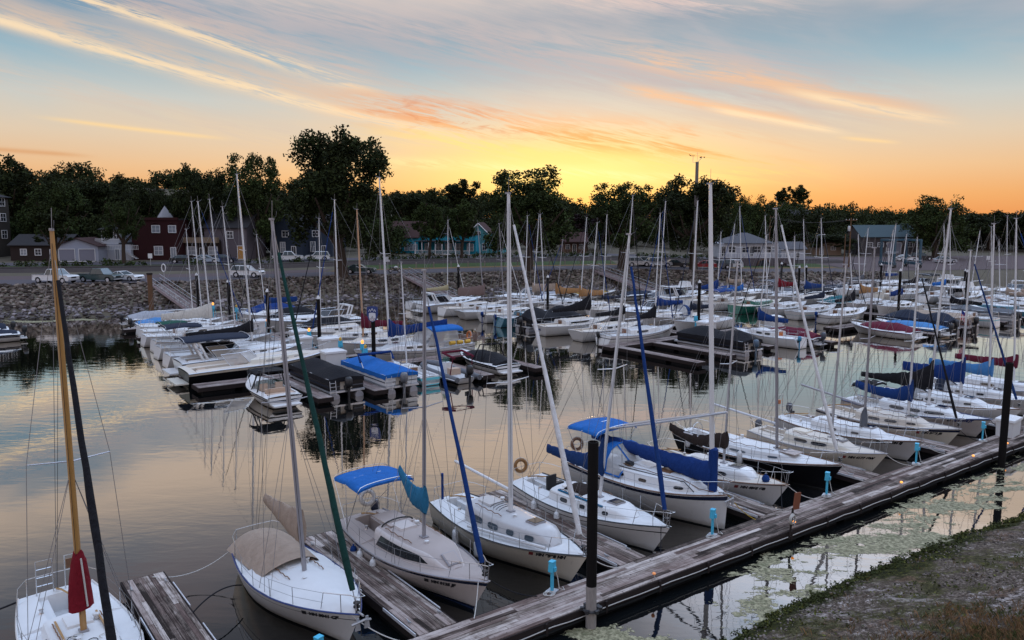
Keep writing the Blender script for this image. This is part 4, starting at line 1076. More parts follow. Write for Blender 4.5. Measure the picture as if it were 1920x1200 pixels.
# motorcycle
x, y, z = at_ground(742, 13)
t = thing('motorcycle', 'small black and white motorcycle parked on the road', 'motorcycle', (x, y, z + .03), R(20))
for cx in (-.7, .7):
    q = MB(); q.tube([(cx, -.07, .31), (cx, .07, .31)], .31, rubber, 16); o = q.build('wheel', t, angle=50)
    q = MB(); q.tube([(cx, -.075, .31), (cx, .075, .31)], .17, alu, 10); q.build('rim', o, angle=50)
q = MB(); q.tube([(.7, 0, .31), (.5, 0, .85), (.42, 0, 1.02)], .04, steel, 6); q.tube([(.42, -.36, 1.05), (.42, .36, 1.05)], .02, black_plastic, 6); q.build('fork', t)
q = MB(); q.tube([(.45, 0, .8), (.15, 0, .86), (-.1, 0, .78)], [.12, .2, .12], M('paint_white2', (.6, .6, .6), .3, .04), 8); q.build('fuel_tank', t)
q = MB(); q.tube([(-.05, 0, .76), (-.4, 0, .74), (-.75, 0, .84)], [.11, .15, .08], black_plastic, 8); q.build('seat', t)
q = MB(); q.box((.05, 0, .45), (.5, .3, .38), iron); q.tube([(.1, .16, .3), (-.75, .18, .34)], .05, steel, 6); q.build('engine', t)
# poles
def pole_at(px, d, top): x, y, z = at_ground(px, d); return x, y, z, 12 + (405 - top) / 1500 * y
wood_pole = M('wood_pole', (0.13, 0.075, 0.045), 0.9, 0.2, 3.0, stretch=(5, 5, .5))
x, y, z, zt = pole_at(1587, 22, 408)
t = thing('utility_pole', 'brown wooden utility pole with crossarm and grey transformer', 'utility pole', (x, y, z))
q = MB(); q.tube([(0, 0, -.5), (0, 0, zt - z)], [.17, .11], wood_pole, 8); q.tube([(-.9, .1, -.5), (-.9, .1, 6.5)], [.12, .1], wood_pole, 8); q.build('pole', t)
q = MB(); q.box((0, -.15, zt - z - .5), (2.2, .10, .13), wood_pole); [q.lathe((sx_, -.15, zt - z - .44), [(.05, 0), (.06, .1), (.02, .2)], trim_white, 8) for sx_ in (-1, -.4, .4, 1)]; q.build('crossarm', t)
q = MB(); q.lathe((-.32, -.05, zt - z - 2.6), [(.24, 0), (.26, .1), (.26, .9), (.18, 1.0)], galv, 12); q.build('transformer', t)
pa = Vector((x, y, zt - .4))
x, y, z, zt = pole_at(1438, 70, 404)
t = thing('utility_pole', 'thin far utility pole with short crossarm among the hillside trees', 'utility pole', (x, y, z))
q = MB(); q.tube([(0, 0, -.5), (0, 0, zt - z)], [.15, .1], wood_pole, 8); q.build('pole', t)
q = MB(); q.box((0, -.12, zt - z - .4), (1.8, .1, .12), wood_pole); q.build('crossarm', t)
pb = Vector((x, y, zt - .3))
q = MB()
for o_ in (-.8, .8):
    q.tube([tuple(pa.lerp(pb, k / 10) + Vector((o_, 0, -1.0 * math.sin(math.pi * k / 10)))) for k in range(11)], .025, iron, 4)
tag(q.build('power_line'), 'thin power lines strung between the two utility poles', 'power line')
x, y, z, zt = pole_at(1299, 8.2, 306)
t = thing('instrument_pole', 'tall wooden pole with weather vane and spinning cup gauge on top', 'weather pole', (x, y, z))
q = MB(); q.tube([(0, 0, -.5), (0, 0, zt - z)], [.34, .27], M('grey_pole', (.17, .15, .14), .9, .2, 3.0, stretch=(5, 5, .5)), 10); q.build('pole', t)
q = MB(); q.tube([(0, -.1, zt - z - .2), (.35, -.1, zt - z + .3), (.75, -.1, zt - z + .65)], .04, galv, 6); q.tube([(-.25, -.1, zt - z - .1), (-.75, -.1, zt - z - .1), (-.75, -.1, zt - z + .9)], .035, galv, 6); q.tube([(0, 0, zt - z - .1), (0, 0, zt - z + 1.6)], .02, galv, 5); q.build('bracket', t)
q = MB(); q.box((-.85, -.1, zt - z + .98), (.75, .05, .08), black_plastic); q.add([(-1.25, -.1, zt - z + .95), (-1.5, -.1, zt - z + 1.3), (-1.1, -.1, zt - z + 1.05), (-1.25, -.13, zt - z + .95), (-1.5, -.13, zt - z + 1.3), (-1.1, -.13, zt - z + 1.05)], [(0, 1, 2), (5, 4, 3), (0, 3, 4, 1), (1, 4, 5, 2), (2, 5, 3, 0)], black_plastic); q.build('weather_vane', t, smooth=False)
q = MB()
for k in range(3):
    a = k * 2.09; q.tube([(.75, -.1, zt - z + .75), (.75 + .4 * math.cos(a), -.1 + .4 * math.sin(a), zt - z + .75)], .02, galv, 4); q.lathe((.75 + .4 * math.cos(a), -.1 + .4 * math.sin(a), zt - z + .63), [(0, 0), (.1, .06), (.13, .2)], black_plastic, 8)
q.build('cup_gauge', t)
# street lamps
for px, d, top, lab in ((1526, 48, 440, 'tall thin street lamp behind the tan shed'), (1677, 58, 470, 'slim pole light beside the roof of the boat shop')):
    x, y, z, zt = pole_at(px, d, top)
    t = thing('street_lamp', lab, 'street lamp', (x, y, z))
    q = MB(); q.tube([(0, 0, -.3), (0, 0, zt - z - .2), (.3, -.1, zt - z), (1.1, -.2, zt - z + .1)], [.1, .07, .05, .04], galv, 7); q.build('pole', t)
    q = MB(); q.box((1.4, -.2, zt - z + .1), (.7, .26, .14), trim_white); q.build('lamp_head', t, smooth=False)
# fence posts along the lawn
fp = thing('fence_post', 'short pale wooden post standing in the row along the green lawn', 'post', (0, 0, 0), 0, 'short posts along the lawn')
q = MB(); q.box((0, 0, .45), (.17, .17, .9), M('post_wood', (.22, .19, .17), .9, .2)); q.lathe((0, 0, .9), [(.12, 0), (0, .08)], M('post_wood', (0, 0, 0)), 4); post_me = q.build('shaft', fp, smooth=False)
for i in range(26):
    x_ = -28 + i * 2.9; y_ = shore_y(x_) + 23.6; o = fp if i == 0 else fp.copy()
    if i:
        COL.objects.link(o); c = post_me.copy(); COL.objects.link(c); c.parent = o
    o.location = (x_, y_, ground_z(x_, y_))
# round sign ring at the head of the gangway
x, y, z = at_ground(313, 10.5)
t = thing('ring_sign', 'white oval ring on a thin post at the head of the first gangway', 'sign', (x, y, z))
q = MB(); q.tube([(0, 0, -.2), (0, 0, 1.5)], .04, galv, 6); q.build('post', t)
q = MB(); q.tube([(.26 * math.cos(a * .314), -.05, 1.95 + .5 * math.sin(a * .314)) for a in range(20)], .07, trim_white, 6, closed=True); q.build('ring', t)
# small white notices
for px, d, lab in ((729, 21.5, 'small white notice board on a post beside the lawn'), (288, 44, 'small white double notice by the garage drive'), (1846, 20, 'small green and white notice board by the far docks')):
    x, y, z = at_ground(px, d)
    t = thing('notice_board', lab, 'sign', (x, y, z))
    q = MB(); q.tube([(0, 0, -.2), (0, 0, 1.6)], .04, galv, 6); q.build('post', t)
    q = MB(); q.box((0, -.06, 1.7), (.7, .05, .8), trim_white); q.build('board', t, smooth=False)
# blue travelling boat lift
x, y, z = at_ground(1682, 20)
t = thing('boat_lift', 'blue wheeled boat lift standing on the gravel lot', 'boat lift', (x, y, z), R(5))
lift_blue = M('lift_blue', (.018, .065, .10), .5, .1, dirt=.2)
q = MB()
for sx_ in (-2.6, 2.6):
    for sy_ in (-2.4, 2.4): q.box((sx_, sy_, 2.9), (.35, .35, 4.6), lift_blue)
    q.box((sx_, 0, 5.35), (.4, 5.2, .4), lift_blue); q.box((sx_, 0, .85), (.45, 5.6, .5), lift_blue)
q.box((0, 2.4, 5.35), (5.6, .38, .38), lift_blue); q.build('frame', t, smooth=False)
for sx_ in (-2.6, 2.6):
    for sy_ in (-2.4, 2.4):
        q = MB(); q.tube([(sx_ - .2, sy_, .45), (sx_ + .2, sy_, .45)], .47, rubber, 16); o = q.build('wheel', t, angle=50)
        q = MB(); q.tube([(sx_ - .21, sy_, .45), (sx_ + .21, sy_, .45)], .2, galv, 10); q.build('rim', o, angle=50)
for sy_ in (-1.3, 1.3):
    q = MB(); q.tube([(-2.5, sy_, 5.2), (-1.6, sy_, 2.2), (0, sy_, 1.6), (1.6, sy_, 2.2), (2.5, sy_, 5.2)], .07, rope_dark, 5); q.build('sling', t)
# concrete pier by the lot
x0, y0, z0 = at_ground(1600, -2); x1, y1, z1 = at_ground(1722, -1)
q = MB(); q.box(((x0 + x1) / 2, (y0 + y1) / 2, 1.25), (x1 - x0, 2.2, .4), M('pier_conc', (.34, .33, .33), .9, .1, dirt=.3))
t = tag(q.build('lift_pier', smooth=False), 'pale concrete pier on black posts below the boat lift', 'pier')
q = MB(); [q.tube([(lerp(x0 + .5, x1 - .5, i / 6), (y0 + y1) / 2 - .8, -1), (lerp(x0 + .5, x1 - .5, i / 6), (y0 + y1) / 2 - .8, 1.1)], .16, pile_black, 8) for i in range(7)]
q.build('posts', t)
# ================================================================== DOCKS
def plank_material(name, lo, mid, hi, stretch=(0.55, 16, 16)):
    m = bpy.data.materials.new(name); m.use_nodes = True
    X.nt = t = m.node_tree; p = t.nodes['Principled BSDF']
    tcn = t.nodes.new('ShaderNodeTexCoord'); g = t.nodes.new('ShaderNodeNewGeometry')
    isl = X(g.outputs['Random Per Island'])
    mp = t.nodes.new('ShaderNodeMapping'); mp.inputs['Scale'].default_value = stretch
    _lk(mp.inputs['Vector'], X(tcn.outputs['Object'])); v = X(mp.outputs[0])
    o4 = t.nodes.new('ShaderNodeTexNoise'); o4.noise_dimensions = '4D'
    _lk(o4.inputs['Vector'], v); _lk(o4.inputs['W'], isl * 50.0); o4.inputs['Scale'].default_value = 2.2; o4.inputs['Detail'].default_value = 6; o4.inputs['Roughness'].default_value = 0.68
    n = X(o4.outputs[0])
    wear = noisetex(X(tcn.outputs['Object']), 1.1, 5.0, 0.7, 0.6)
    f = (n - 0.5) * 1.1 + (isl - 0.5) * 0.42 + (wear - 0.5) * 0.75 + 0.47
    c = ramp(f, [(0.26, lo), (0.48, mid), (0.74, hi)])
    hue = mth('FRACT', isl * 17.3)
    c = mixc(sstep(hue, 0.45, 1.0) * 0.55, c, mixc(n, (0.05, 0.03, 0.026), (0.30, 0.20, 0.175)))
    knots = sstep(noisetex(X(tcn.outputs['Object']), 9.0, 2.0, 0.5), 0.68, 0.74)
    c = mixc(knots * 0.8, c, (0.02, 0.016, 0.015))
    _lk(p.inputs['Base Color'], c); p.inputs['Roughness'].default_value = 0.85; p.inputs['Specular IOR Level'].default_value = 0.12
    bn = t.nodes.new('ShaderNodeBump'); bn.inputs['Strength'].default_value = 0.5; bn.inputs['Distance'].default_value = 0.01
    _lk(bn.inputs['Height'], n); t.links.new(bn.outputs[0], p.inputs['Normal'])
    return m
plank = plank_material('plank', (0.026, 0.019, 0.016), (0.165, 0.128, 0.108), (0.52, 0.45, 0.41))
plank_far = plank_material('plank_far', (0.07, 0.055, 0.05), (0.17, 0.135, 0.125), (0.34, 0.29, 0.27))
fascia_wood = M('fascia_wood', (0.030, 0.023, 0.022), 0.9, 0.3, 3.0, stretch=(.5, 4, 4), bump=.4, bscale=10)
float_black = M('float_black', (0.010, 0.010, 0.011), 0.8, 0.3, 2.0)
strip_white = M('strip_white', (0.50, 0.50, 0.52), 0.6, 0.1, 4.0, dirt=.4)
def dock(name, label, p0, p1, wd, ztop, cat, group=None, bw=.145, bl=3.4, mat=None, seed=0, strip=False):
    dx, dy = p1[0] - p0[0], p1[1] - p0[1]; L = math.hypot(dx, dy); rz = math.atan2(dy, dx)
    t = thing(name, label, cat, (p0[0], p0[1], 0), rz, group)
    rg = random.Random(seed + 77); mat = mat or plank
    b = MB(); n = max(3, int(wd / bw)); w_ = wd / n
    for j in range(n):
        y = -wd / 2 + (j + .5) * w_; x = -rg.uniform(0, bl * .8) if j % 2 else 0
        x = max(0, x) if j % 2 == 0 else x
        while x < L:
            l = bl * rg.uniform(.75, 1.25); xa, xb = max(0, x), min(L, x + l)
            if xb - xa > .05:
                zz = ztop + rg.uniform(-.006, .004)
                b.box(((xa + xb) / 2, y + rg.uniform(-.003, .003), zz - .02), (xb - xa - .012, w_ - .012, .04), mat)
            x += l
    b.build('deck_boards', t, smooth=False)
    b = MB()
    for sg in (-1, 1): b.box((L / 2, sg * (wd / 2 + .026), ztop - .16), (L, .05, .28), fascia_wood)
    for xx in (.0, L): b.box((xx + (-.026 if xx == 0 else .026), 0, ztop - .16), (.05, wd + .1, .28), fascia_wood)
    b.box((L / 2, 0, ztop - .07), (L - .02, wd - .02, .04), float_black)
    b.build('fascia', t, smooth=False)
    b = MB(); k = max(1, int(L / 2.6))
    for i in range(k): b.box((L * (i + .5) / k, 0, .02), (L / k * .8, wd * .92, 2 * (ztop - .32)), float_black)
    b.build('floats', t, smooth=False)
    if strip:
        b = MB()
        for sg, x0, x1 in ((1, .1, 2.0), (1, 3.4, 5.6), (-1, 1.0, 4.2), (-1, 5.5, 7.4)):
            b.box(((x0 + x1) / 2, sg * (wd / 2 + .065), ztop - .03), (x1 - x0, .03, .09), strip_white)
        b.build('rub_strip', t, smooth=False)
    return t, L
ZD = .52
DB0, DB1 = 16.85, 18.28
mid = (DB0 + DB1) / 2
t, Lm = dock('main_dock', 'long weathered wooden main dock running along the gravel bank', AB(-6, mid), AB(60, mid), DB1 - DB0, ZD, 'dock', bw=.145, bl=3.8)
# hose, cable and brackets along the outer side
b = MB(); rg = random.Random(2)
b.tube([(i * .7, -(DB1 - DB0) / 2 - .085, ZD - .17 - .05 * abs(math.sin(i * .9)) + rg.uniform(-.012, .012)) for i in range(80)], .017, rope_white, 5)
b.build('white_cable', t)
b = MB(); b.tube([(i * .8, -(DB1 - DB0) / 2 - .08, ZD - .30 - .04 * abs(math.sin(i * .6)) + rg.uniform(-.01, .01)) for i in range(70)], .04, rubber, 6)
b.build('black_hose', t)
for i in range(24):
    b = MB(); b.box((1 + i * 2.3, -(DB1 - DB0) / 2 - .07, ZD - .2), (.08, .09, .36), fascia_wood); b.build('side_bracket', t, smooth=False)
FA = [4.9, 10.75, 18.35, 25.75, 33.1, 40.4, 47.7]
FL = ['boarded finger dock beside the boat with the wooden mast', 'boarded finger dock between the tarp covered boat and the blue bimini boat', 'boarded finger dock between the grey windowed boat and the white boat with a life ring',
      'boarded finger dock between the blue boom boat and the oval windowed boat', 'boarded finger dock between the black hulled boat and the cream boat', 'boarded finger dock between the named grey boat and the navy striped boat', 'boarded finger dock, last one before the black pile at the end']
HEAD_F = R(127.0)
for i, (fa, lab) in enumerate(zip(FA, FL)):
    p0 = AB(fa, DB1 + .03); p1 = (p0[0] + 8.4 * math.cos(HEAD_F), p0[1] + 8.4 * math.sin(HEAD_F))
    dock('finger_dock', lab, p0, p1, 1.22, ZD, 'dock', 'finger docks along the main dock', seed=i, strip=True)
# triangular gussets and cleats
def cleat(x, y, z, rz, label):
    b = MB(); b.tube([(-.13, 0, .07), (-.05, 0, .055), (.05, 0, .055), (.13, 0, .07)], .018, galv, 6); b.box((0, 0, .025), (.09, .05, .05), galv)
    return tag(b.build('dock_cleat', None, loc=(x, y, z), rz=rz), label, 'cleat', 'cleats on the docks')
DIRF = (math.cos(HEAD_F), math.sin(HEAD_F)); PERP = (-DIRF[1], DIRF[0])
NM = ['first', 'second', 'third', 'fourth', 'fifth', 'sixth', 'seventh', 'eighth', 'ninth', 'tenth', 'eleventh', 'twelfth', 'thirteenth', 'fourteenth']
for i, fa in enumerate(FA[:6]):
    p0 = AB(fa, DB1)
    for k, dd in enumerate((.8, 7.6)):
        for sg in (-1, 1):
            cleat(p0[0] + DIRF[0] * dd + PERP[0] * sg * .5, p0[1] + DIRF[1] * dd + PERP[1] * sg * .5, ZD, HEAD_F, 'cleat on the %s finger dock from the wooden mast, %s end, %s edge' % (NM[i], 'inner' if k == 0 else 'outer', 'lower' if sg > 0 else 'upper'))

# ------------------------------------------------------------------ far docks
for nm, lab, p0, p1, wd in (
        ('pier', 'wooden spine dock between the two rows of boats nearest the first gangway', AB(26, 56.5), AB(26, 100), 1.7),
        ('pier', 'wooden cross dock at the head of the runabouts and pontoon boats', AB(14, 56), AB(38, 56), 1.6),
        ('pier', 'wooden spine dock leading to the second gangway', AB(60, 52.5), AB(57.5, 92), 1.7),
        ('pier', 'wooden cross dock beside the black covered pontoon boat', AB(48, 52), AB(68.5, 52), 1.6),
        ('pier', 'wooden spine dock leading to the third gangway', AB(90.5, 47.5), AB(88, 84), 1.7),
        ('pier', 'wooden cross dock behind the maroon covered runabout', AB(75, 47), AB(116, 47), 1.6),
        ('pier', 'farthest wooden spine dock below the boat lift', AB(121, 42), AB(121, 72), 1.7),
        ('pier', 'wooden dock at the picture edge behind the left runabouts', AB(-7, 80), AB(-7, 104), 1.6)):
    dock(nm, lab, p0, p1, wd, .5, 'dock', bw=.25, bl=5, mat=plank_far)
gd = 'finger docks of the far piers'
def fing(a0, b0, a1, b1, lab): dock('finger_dock', lab, AB(a0, b0), AB(a1, b1), .95, .48, 'dock', gd, bw=.24, bl=5, mat=plank_far)
fing(14, 60.3, 25, 60.3, 'finger dock between the black and tan cruiser and the express cruiser')
for i, b_ in enumerate((67.2, 74.8, 82.3, 89.2)): fing(15.5, b_, 25, b_, 'finger dock on the open side of the first pier, %s from its cross dock' % NM[i + 1])
for i, b_ in enumerate((61, 69.3, 77.2, 85.5)): fing(27, b_, 36, b_, 'finger dock on the inner side of the first pier, %s from its cross dock' % NM[i])
for i, a_ in enumerate((19.8, 23.7, 32.4, 37.2)): fing(a_, 55.4, a_, 47.5, 'short finger dock below the first cross dock, %s from the bow rider' % NM[i])
for i, b_ in enumerate((59.3, 67.8, 75.8, 84)): fing(51.5, b_, 59, b_, 'finger dock on the open side of the second pier, %s from its cross dock' % NM[i])
for i, b_ in enumerate((58, 67, 76, 85)): fing(60.8, b_, 68.5, b_, 'finger dock on the inner side of the second pier, %s from its cross dock' % NM[i])
fing(49.0, 51.2, 49.0, 41.8, 'bare finger dock beside the white boat with the brown hatch')
fing(53.6, 51.2, 53.6, 42.5, 'bare finger dock beside the black covered pontoon boat')
fing(60.3, 51.2, 60.3, 43.5, 'finger dock left of the white boat with royal blue sail cover')
fing(67.0, 51.2, 67.0, 41.5, 'finger dock beside the maroon covered boat with outboard')
for i, b_ in enumerate((52.5, 61, 70)): fing(82, b_, 89.5, b_, 'finger dock on the open side of the third pier, %s from its cross dock' % NM[i])
for i, b_ in enumerate((55, 64, 73)): fing(91.5, b_, 99, b_, 'finger dock on the inner side of the third pier, %s from its cross dock' % NM[i])
for i, a_ in enumerate((79.5, 86.5, 95, 101)): fing(a_, 46, a_, 38.5, 'short finger dock below the third cross dock, %s from the maroon cover' % NM[i])

# ------------------------------------------------------------------ piles
def pile(a, b_, r, top_py, label, cap=True, conc=None, brown=False, n=12):
    x, y = AB(a, b_); zt = zat(x, y, top_py) if top_py > 20 else top_py
    t = thing('dock_pile', label, 'pile', (x, y, 0), 0, 'black dock piles')
    z0 = conc if conc else -1.0
    q = MB(); q.lathe((0, 0, 0), [(r, z0), (r, zt - .01), (r * .93, zt), (r * .8, zt)] + ([(0, zt)] if cap else [(r * .8, zt - .12), (0, zt - .12)]), pile_black if not brown else wood_pole, n); q.build('shaft', t)
    if conc:
        q = MB(); q.lathe((0, 0, 0), [(r * 1.02, -1.2), (r * 1.02, conc + .01), (r, conc + .03)], pile_conc, n); q.build('lower_shaft', t)
        q = MB(); q.tube([(r * 1.5 * math.cos(k * .524), r * 1.5 * math.sin(k * .524), ZD + .03) for k in range(12)], .035, iron, 6, closed=True)
        for k in range(6): q.box((r * 1.75 * math.cos(k * 1.047), r * 1.75 * math.sin(k * 1.047), ZD + .05), (.1, .1, .1), iron, k * 1.047)
        q.box((0, r * 2.0, ZD - .06), (.55, .5, .08), iron, GA); q.build('collar', t, smooth=False)
    if cap:
        q = MB(); q.lathe((0, 0, zt), [(r * 1.1, -.02), (r * 1.1, .06), (0, .34)], trim_white, n); q.build('cone_cap', t)
    return t
pile(14.93, 16.60, .155, 828, 'thick black pile with pale concrete foot standing on the near edge of the main dock', cap=False, conc=1.25, n=20)
pile(41.3, 16.45, .17, 680, 'dark square topped pile at the far end of the main dock', cap=False, n=16)
for a, b_, py, lab in ((27.0, 55.2, 590, 'black pile carrying the blue and white light buoy shaped sign'), (27.3, 66.5, 560, 'black cone capped pile among the boats, right of the green furled sail'), (25.2, 73.5, 547, 'black cone capped pile behind the big leaning mast'),
                        (24.9, 84.5, 529, 'black cone capped pile behind the white double masts'), (25, 97, 516, 'black cone capped pile nearest the first gangway'), (63.2, 54.5, 530, 'black cone capped pile in the middle of the harbour'),
                        (60.6, 76, 520, 'black cone capped pile on the second pier, far from its cross dock'), (56.6, 90, 500, 'black cone capped pile nearest the second gangway'), (97, 66, 502, 'black pile beyond the third pier, left of a close pair'), (97.7, 65.4, 501, 'black pile beyond the third pier, right of a close pair'),
                        (92.6, 49.4, 508, 'black pile at the third cross dock'), (100, 71, 495, 'black pile behind the close pair'), (118, 66, 497, 'black pile left of the boat lift pier'), (121, 55, 508, 'black pile below the boat lift'), (104, 47, 510, 'black pile at the end of the third cross dock'), (125, 46, 517, 'black pile before the last boats at the picture edge')):
    pile(a, b_, .16, py, lab, n=8)
# shield sign and long spar on the first pile
x, y = AB(27.0, 55.2); z = zat(x, y, 592)
t = thing('shield_sign', 'navy shield sign with white crest at the top of the black pile', 'sign', (x, y - .24, z + .15), R(-12))
q = MB(); pts = [(-.42, .55), (0, .62), (.42, .55), (.45, 0), (.3, -.45), (0, -.62), (-.3, -.45), (-.45, 0)]
q.add([(px_, -.03, pz) for px_, pz in pts] + [(px_, .03, pz) for px_, pz in pts], [tuple(range(8)), tuple(range(15, 7, -1))] + [(i, 8 + i, 8 + (i + 1) % 8, (i + 1) % 8) for i in range(8)], ink_blue); q.build('plate', t, smooth=False)
q = MB(); q.add([(px_ * .62, -.034, pz * .55 - .22) for px_, pz in pts], [tuple(range(8))], trim_white)
for k, (cx, cz) in enumerate(((-.2, .28), (.2, .28), (0, .36))): q.tube([(cx - .08, -.04, cz - .08), (cx, -.04, cz + .08), (cx + .08, -.04, cz - .08)], .03, trim_white, 4)
q.build('crest', t, smooth=False)
q = MB(); q.tube([(0, -.036, -.13), (-.07, -.036, -.33), (.07, -.036, -.33)], .02, ink_black, 4, closed=True); q.tube([(-.2, -.04, -.3), (0, -.04, -.52), (.2, -.04, -.3)], .02, ink_red, 4); q.build('emblem', t, smooth=False)

# ------------------------------------------------------------------ power pedestals
ped0 = None
def pedestal(x, y, z, rz, label, far=False, lit=False):
    global ped0
    t = thing('power_pedestal', label, 'power post', (x, y, z), rz, 'cyan power pedestals')
    q = MB(); q.box((0, 0, .015), (.34, .3, .03), galv); q.build('base_plate', t, smooth=False)
    q = MB(); q.box((0, 0, .36), (.085, .075, .68), paint_cyan); q.build('post', t, smooth=False)
    q = MB(); q.box((0, 0, .80), (.22, .17, .30), paint_cyan, 0, .86); q.box((0, -.11, .74), (.10, .05, .13), paint_cyan); q.box((0, 0, .965), (.20, .17, .04), paint_cyan); q.build('outlet_box', t, smooth=False)
    q = MB(); q.tube([(.1, -.05, .68), (.17, -.1, .4), (.1, -.2, .1), (.25, -.3, .03), (.4, -.15, .03)], .014, paint_cyan if far else rope_white, 5)
    if not far:
        for k in range(3): q.tube([(.16 * math.cos(a * .6 + k) - .25, .13 * math.sin(a * .6 + k) - .05 * k, .025 + .014 * k) for a in range(11)], .013, rope_white, 5)
    q.build('power_cord', t)
    if lit:
        q = MB(); q.lathe((0, 0, .985), [(.07, 0), (.08, .14), (.0, .22)], amber if lit == 1 else foam_yellow, 8); q.build('lamp', t)
    return t
amber = glow('amber_lamp', (1.0, 0.36, 0.06), 1.5)
amber_dim = glow('amber_lamp_dim', (0.8, 0.30, 0.10), 0.25)
for a, lab in ((7.2, 'cyan power post cut by the lower picture edge, beside the tarp covered boat'), (14.75, 'cyan power post with white cord at the bow of the grey windowed boat'), (22.2, 'cyan power post at the blunt bow of the blue boom boat'), (29.35, 'cyan power post at the bow of the black hulled boat'),
               (36.55, 'tall cyan power post at the bow of the grey named boat'), (43.2, 'cyan power post at the bow of the long windowed boat')):
    x, y = AB(a, DB1 - .08); pedestal(x, y, ZD, GA + R(20), lab)
for a, b_, lit, lab in ((26.4, 66.6, 1, 'cyan power post with lit amber lamp between two white dock boxes'), (27.2, 57.6, 1, 'cyan power post with lit amber lamp behind the blue covered pontoon boat'), (25.6, 75, 1, 'cyan power post with lit amber lamp beside the black sail cover'),
                        (25.6, 93, 1, 'cyan power post with lit amber lamp near the first gangway'), (26.4, 60, 2, 'cyan power post with yellow top by the covered boats'), (27, 89, 2, 'cyan power post with yellow top behind the cream tarp'), (26.4, 55.4, 2, 'yellow topped power post behind the white dock box'), (62.2, 54, 0, 'cyan power post at the foot of the middle pile')):
    x, y = AB(a, b_); t = pedestal(x, y, .5, GA, lab, True, lit); t.scale = (1.5, 1.5, 1.5)
# small amber lamps along the dock edge
for a, b_, on, lab in ((8.6, 16.9, 1, 'low amber lamp on the dock edge at the lower picture edge'), (17.9, 16.9, 0, 'low unlit amber lamp on the dock edge just past the thick black pile'), (25.3, 16.9, 1, 'lit low amber lamp beside the brown sign board'),
                    (32.9, 16.9, 1, 'lit low amber lamp on the dock edge opposite the cream boat'), (39.4, 16.9, 1, 'lit low amber lamp just before the dark end pile'), (43.0, 16.9, 1, 'lit low amber lamp just past the dark end pile')):
    x, y = AB(a, b_ + .04); t = thing('dock_lamp', lab, 'lamp', (x, y, ZD), GA, 'amber lamps along the dock edge')
    q = MB(); q.tube([(0, -.06, -.3), (0, -.06, -.05), (0, 0, .16)], .014, galv, 6); q.box((0, -.06, -.25), (.10, .05, .12), galv); q.build('stake', t)
    q = MB(); q.lathe((0, 0, .15), [(.03, 0), (.06, .025), (.06, .055), (.03, .08), (0, .085)], amber if on else amber_dim, 12); q.build('lamp_dome', t)
# brown sign board post
x, y = AB(24.75, 16.78)
t = thing('sign_post', 'leaning post with a brown board and white hose coil on the dock edge', 'sign', (x, y, ZD), GA)
q = MB(); q.box((0, -.06, .32), (.07, .05, 1.15), fascia_wood); o = q.build('post', t, smooth=False); o.rotation_euler = (0, R(7), 0)
q = MB(); q.box((.16, -.08, 1.15), (.34, .05, .62), M('board_brown', (.20, .075, .045), .7, .1, dirt=.3)); o = q.build('board', t, smooth=False); o.rotation_euler = (0, R(7), 0)
q = MB()
for k in range(4): q.tube([(.02 + (.16 - .01 * k) * math.cos(a * .5236), -.1 - .02 * k, .50 + (.2 - .015 * k) * math.sin(a * .5236)) for a in range(12)], .018, rope_white, 5, closed=True)
q.build('hose_coil', t)
# dock boxes
def dockbox(x, y, z, rz, label, s=1.0):
    t = thing('dock_box', label, 'dock box', (x, y, z), rz, 'white dock boxes')
    q = MB(); q.box((0, 0, .36 * s), (1.05 * s, .68 * s, .72 * s), box_white, 0, 1.06); q.build('chest', t, smooth=False)
    q = MB(); q.box((0, 0, .77 * s), (1.2 * s, .82 * s, .10 * s), box_white, 0, .97); q.box((0, 0, .86 * s), (1.15 * s, .78 * s, .1 * s), box_white, 0, .5); q.build('lid', t, smooth=False)
    return t
for a, b_, lab in ((45.4, 17.9, 'white dock box at the end of the main dock, left of the dark pile'), (47.3, 17.3, 'white dock box at the end of the main dock, right of the dark pile')):
    x, y = AB(a, b_); dockbox(x, y, ZD, GA + R(6), lab, 1.15)
for a, b_, lab in ((26.6, 69.2, 'white dock box on the first pier behind the black pile'), (27, 63.6, 'white dock box on the first pier right of the black pile'), (24.6, 57.3, 'white dock box behind the blue covered pontoon boat'), (25.2, 65.5, 'white dock box at the bow of the black and tan cruiser'),
                   (26, 78.5, 'white dock box on the first pier beside the lit lamp'), (61.4, 51.9, 'white dock box at the foot of the middle pile'), (70, 50.4, 'white dock box beside the white boat with yellow cushion')):
    x, y = AB(a, b_); dockbox(x, y, .5, GA, lab, 1.5)

# ------------------------------------------------------------------ gangways
gang_side = M('gang_side', (.30, .24, .25), .7, .1, dirt=.3)
def gangway(label, top, bot, w_=1.5):
    T, B = Vector(top), Vector(bot); d = B - T; L = d.length; rz = math.atan2(d.y, d.x); sl = math.atan2(d.z, math.hypot(d.x, d.y))
    t = thing('gangway', label, 'gangway', top, rz); t.rotation_euler = (0, -sl, rz)
    q = MB(); q.box((L / 2, 0, 0), (L, w_, .10), plank_far); q.build('ramp_deck', t, smooth=False)
    for sg in (-1, 1):
        q = MB(); y = sg * (w_ / 2 + .05); n = 9
        q.box((L / 2, y, .03), (L, .07, .34), gang_side)
        for i in range(n + 1): q.tube([(L * i / n, y, 0), (L * i / n, y, 1.05)], .032, gang_side, 5)
        for i in range(n): q.tube([(L * i / n, y, .1), (L * (i + 1) / n, y, .98)], .022, gang_side, 4)
        for h_ in (.55, 1.05): q.tube([(0, y, h_), (L, y, h_)], .035, galv, 5)
        q.build('railing', t, smooth=False)
    return t
x, y, z = at_ground(292, 10.6); gangway('first gangway ramp with lattice railings down the stone bank', (x, y, z + .1), (*AB(25.4, 99.5), .6))
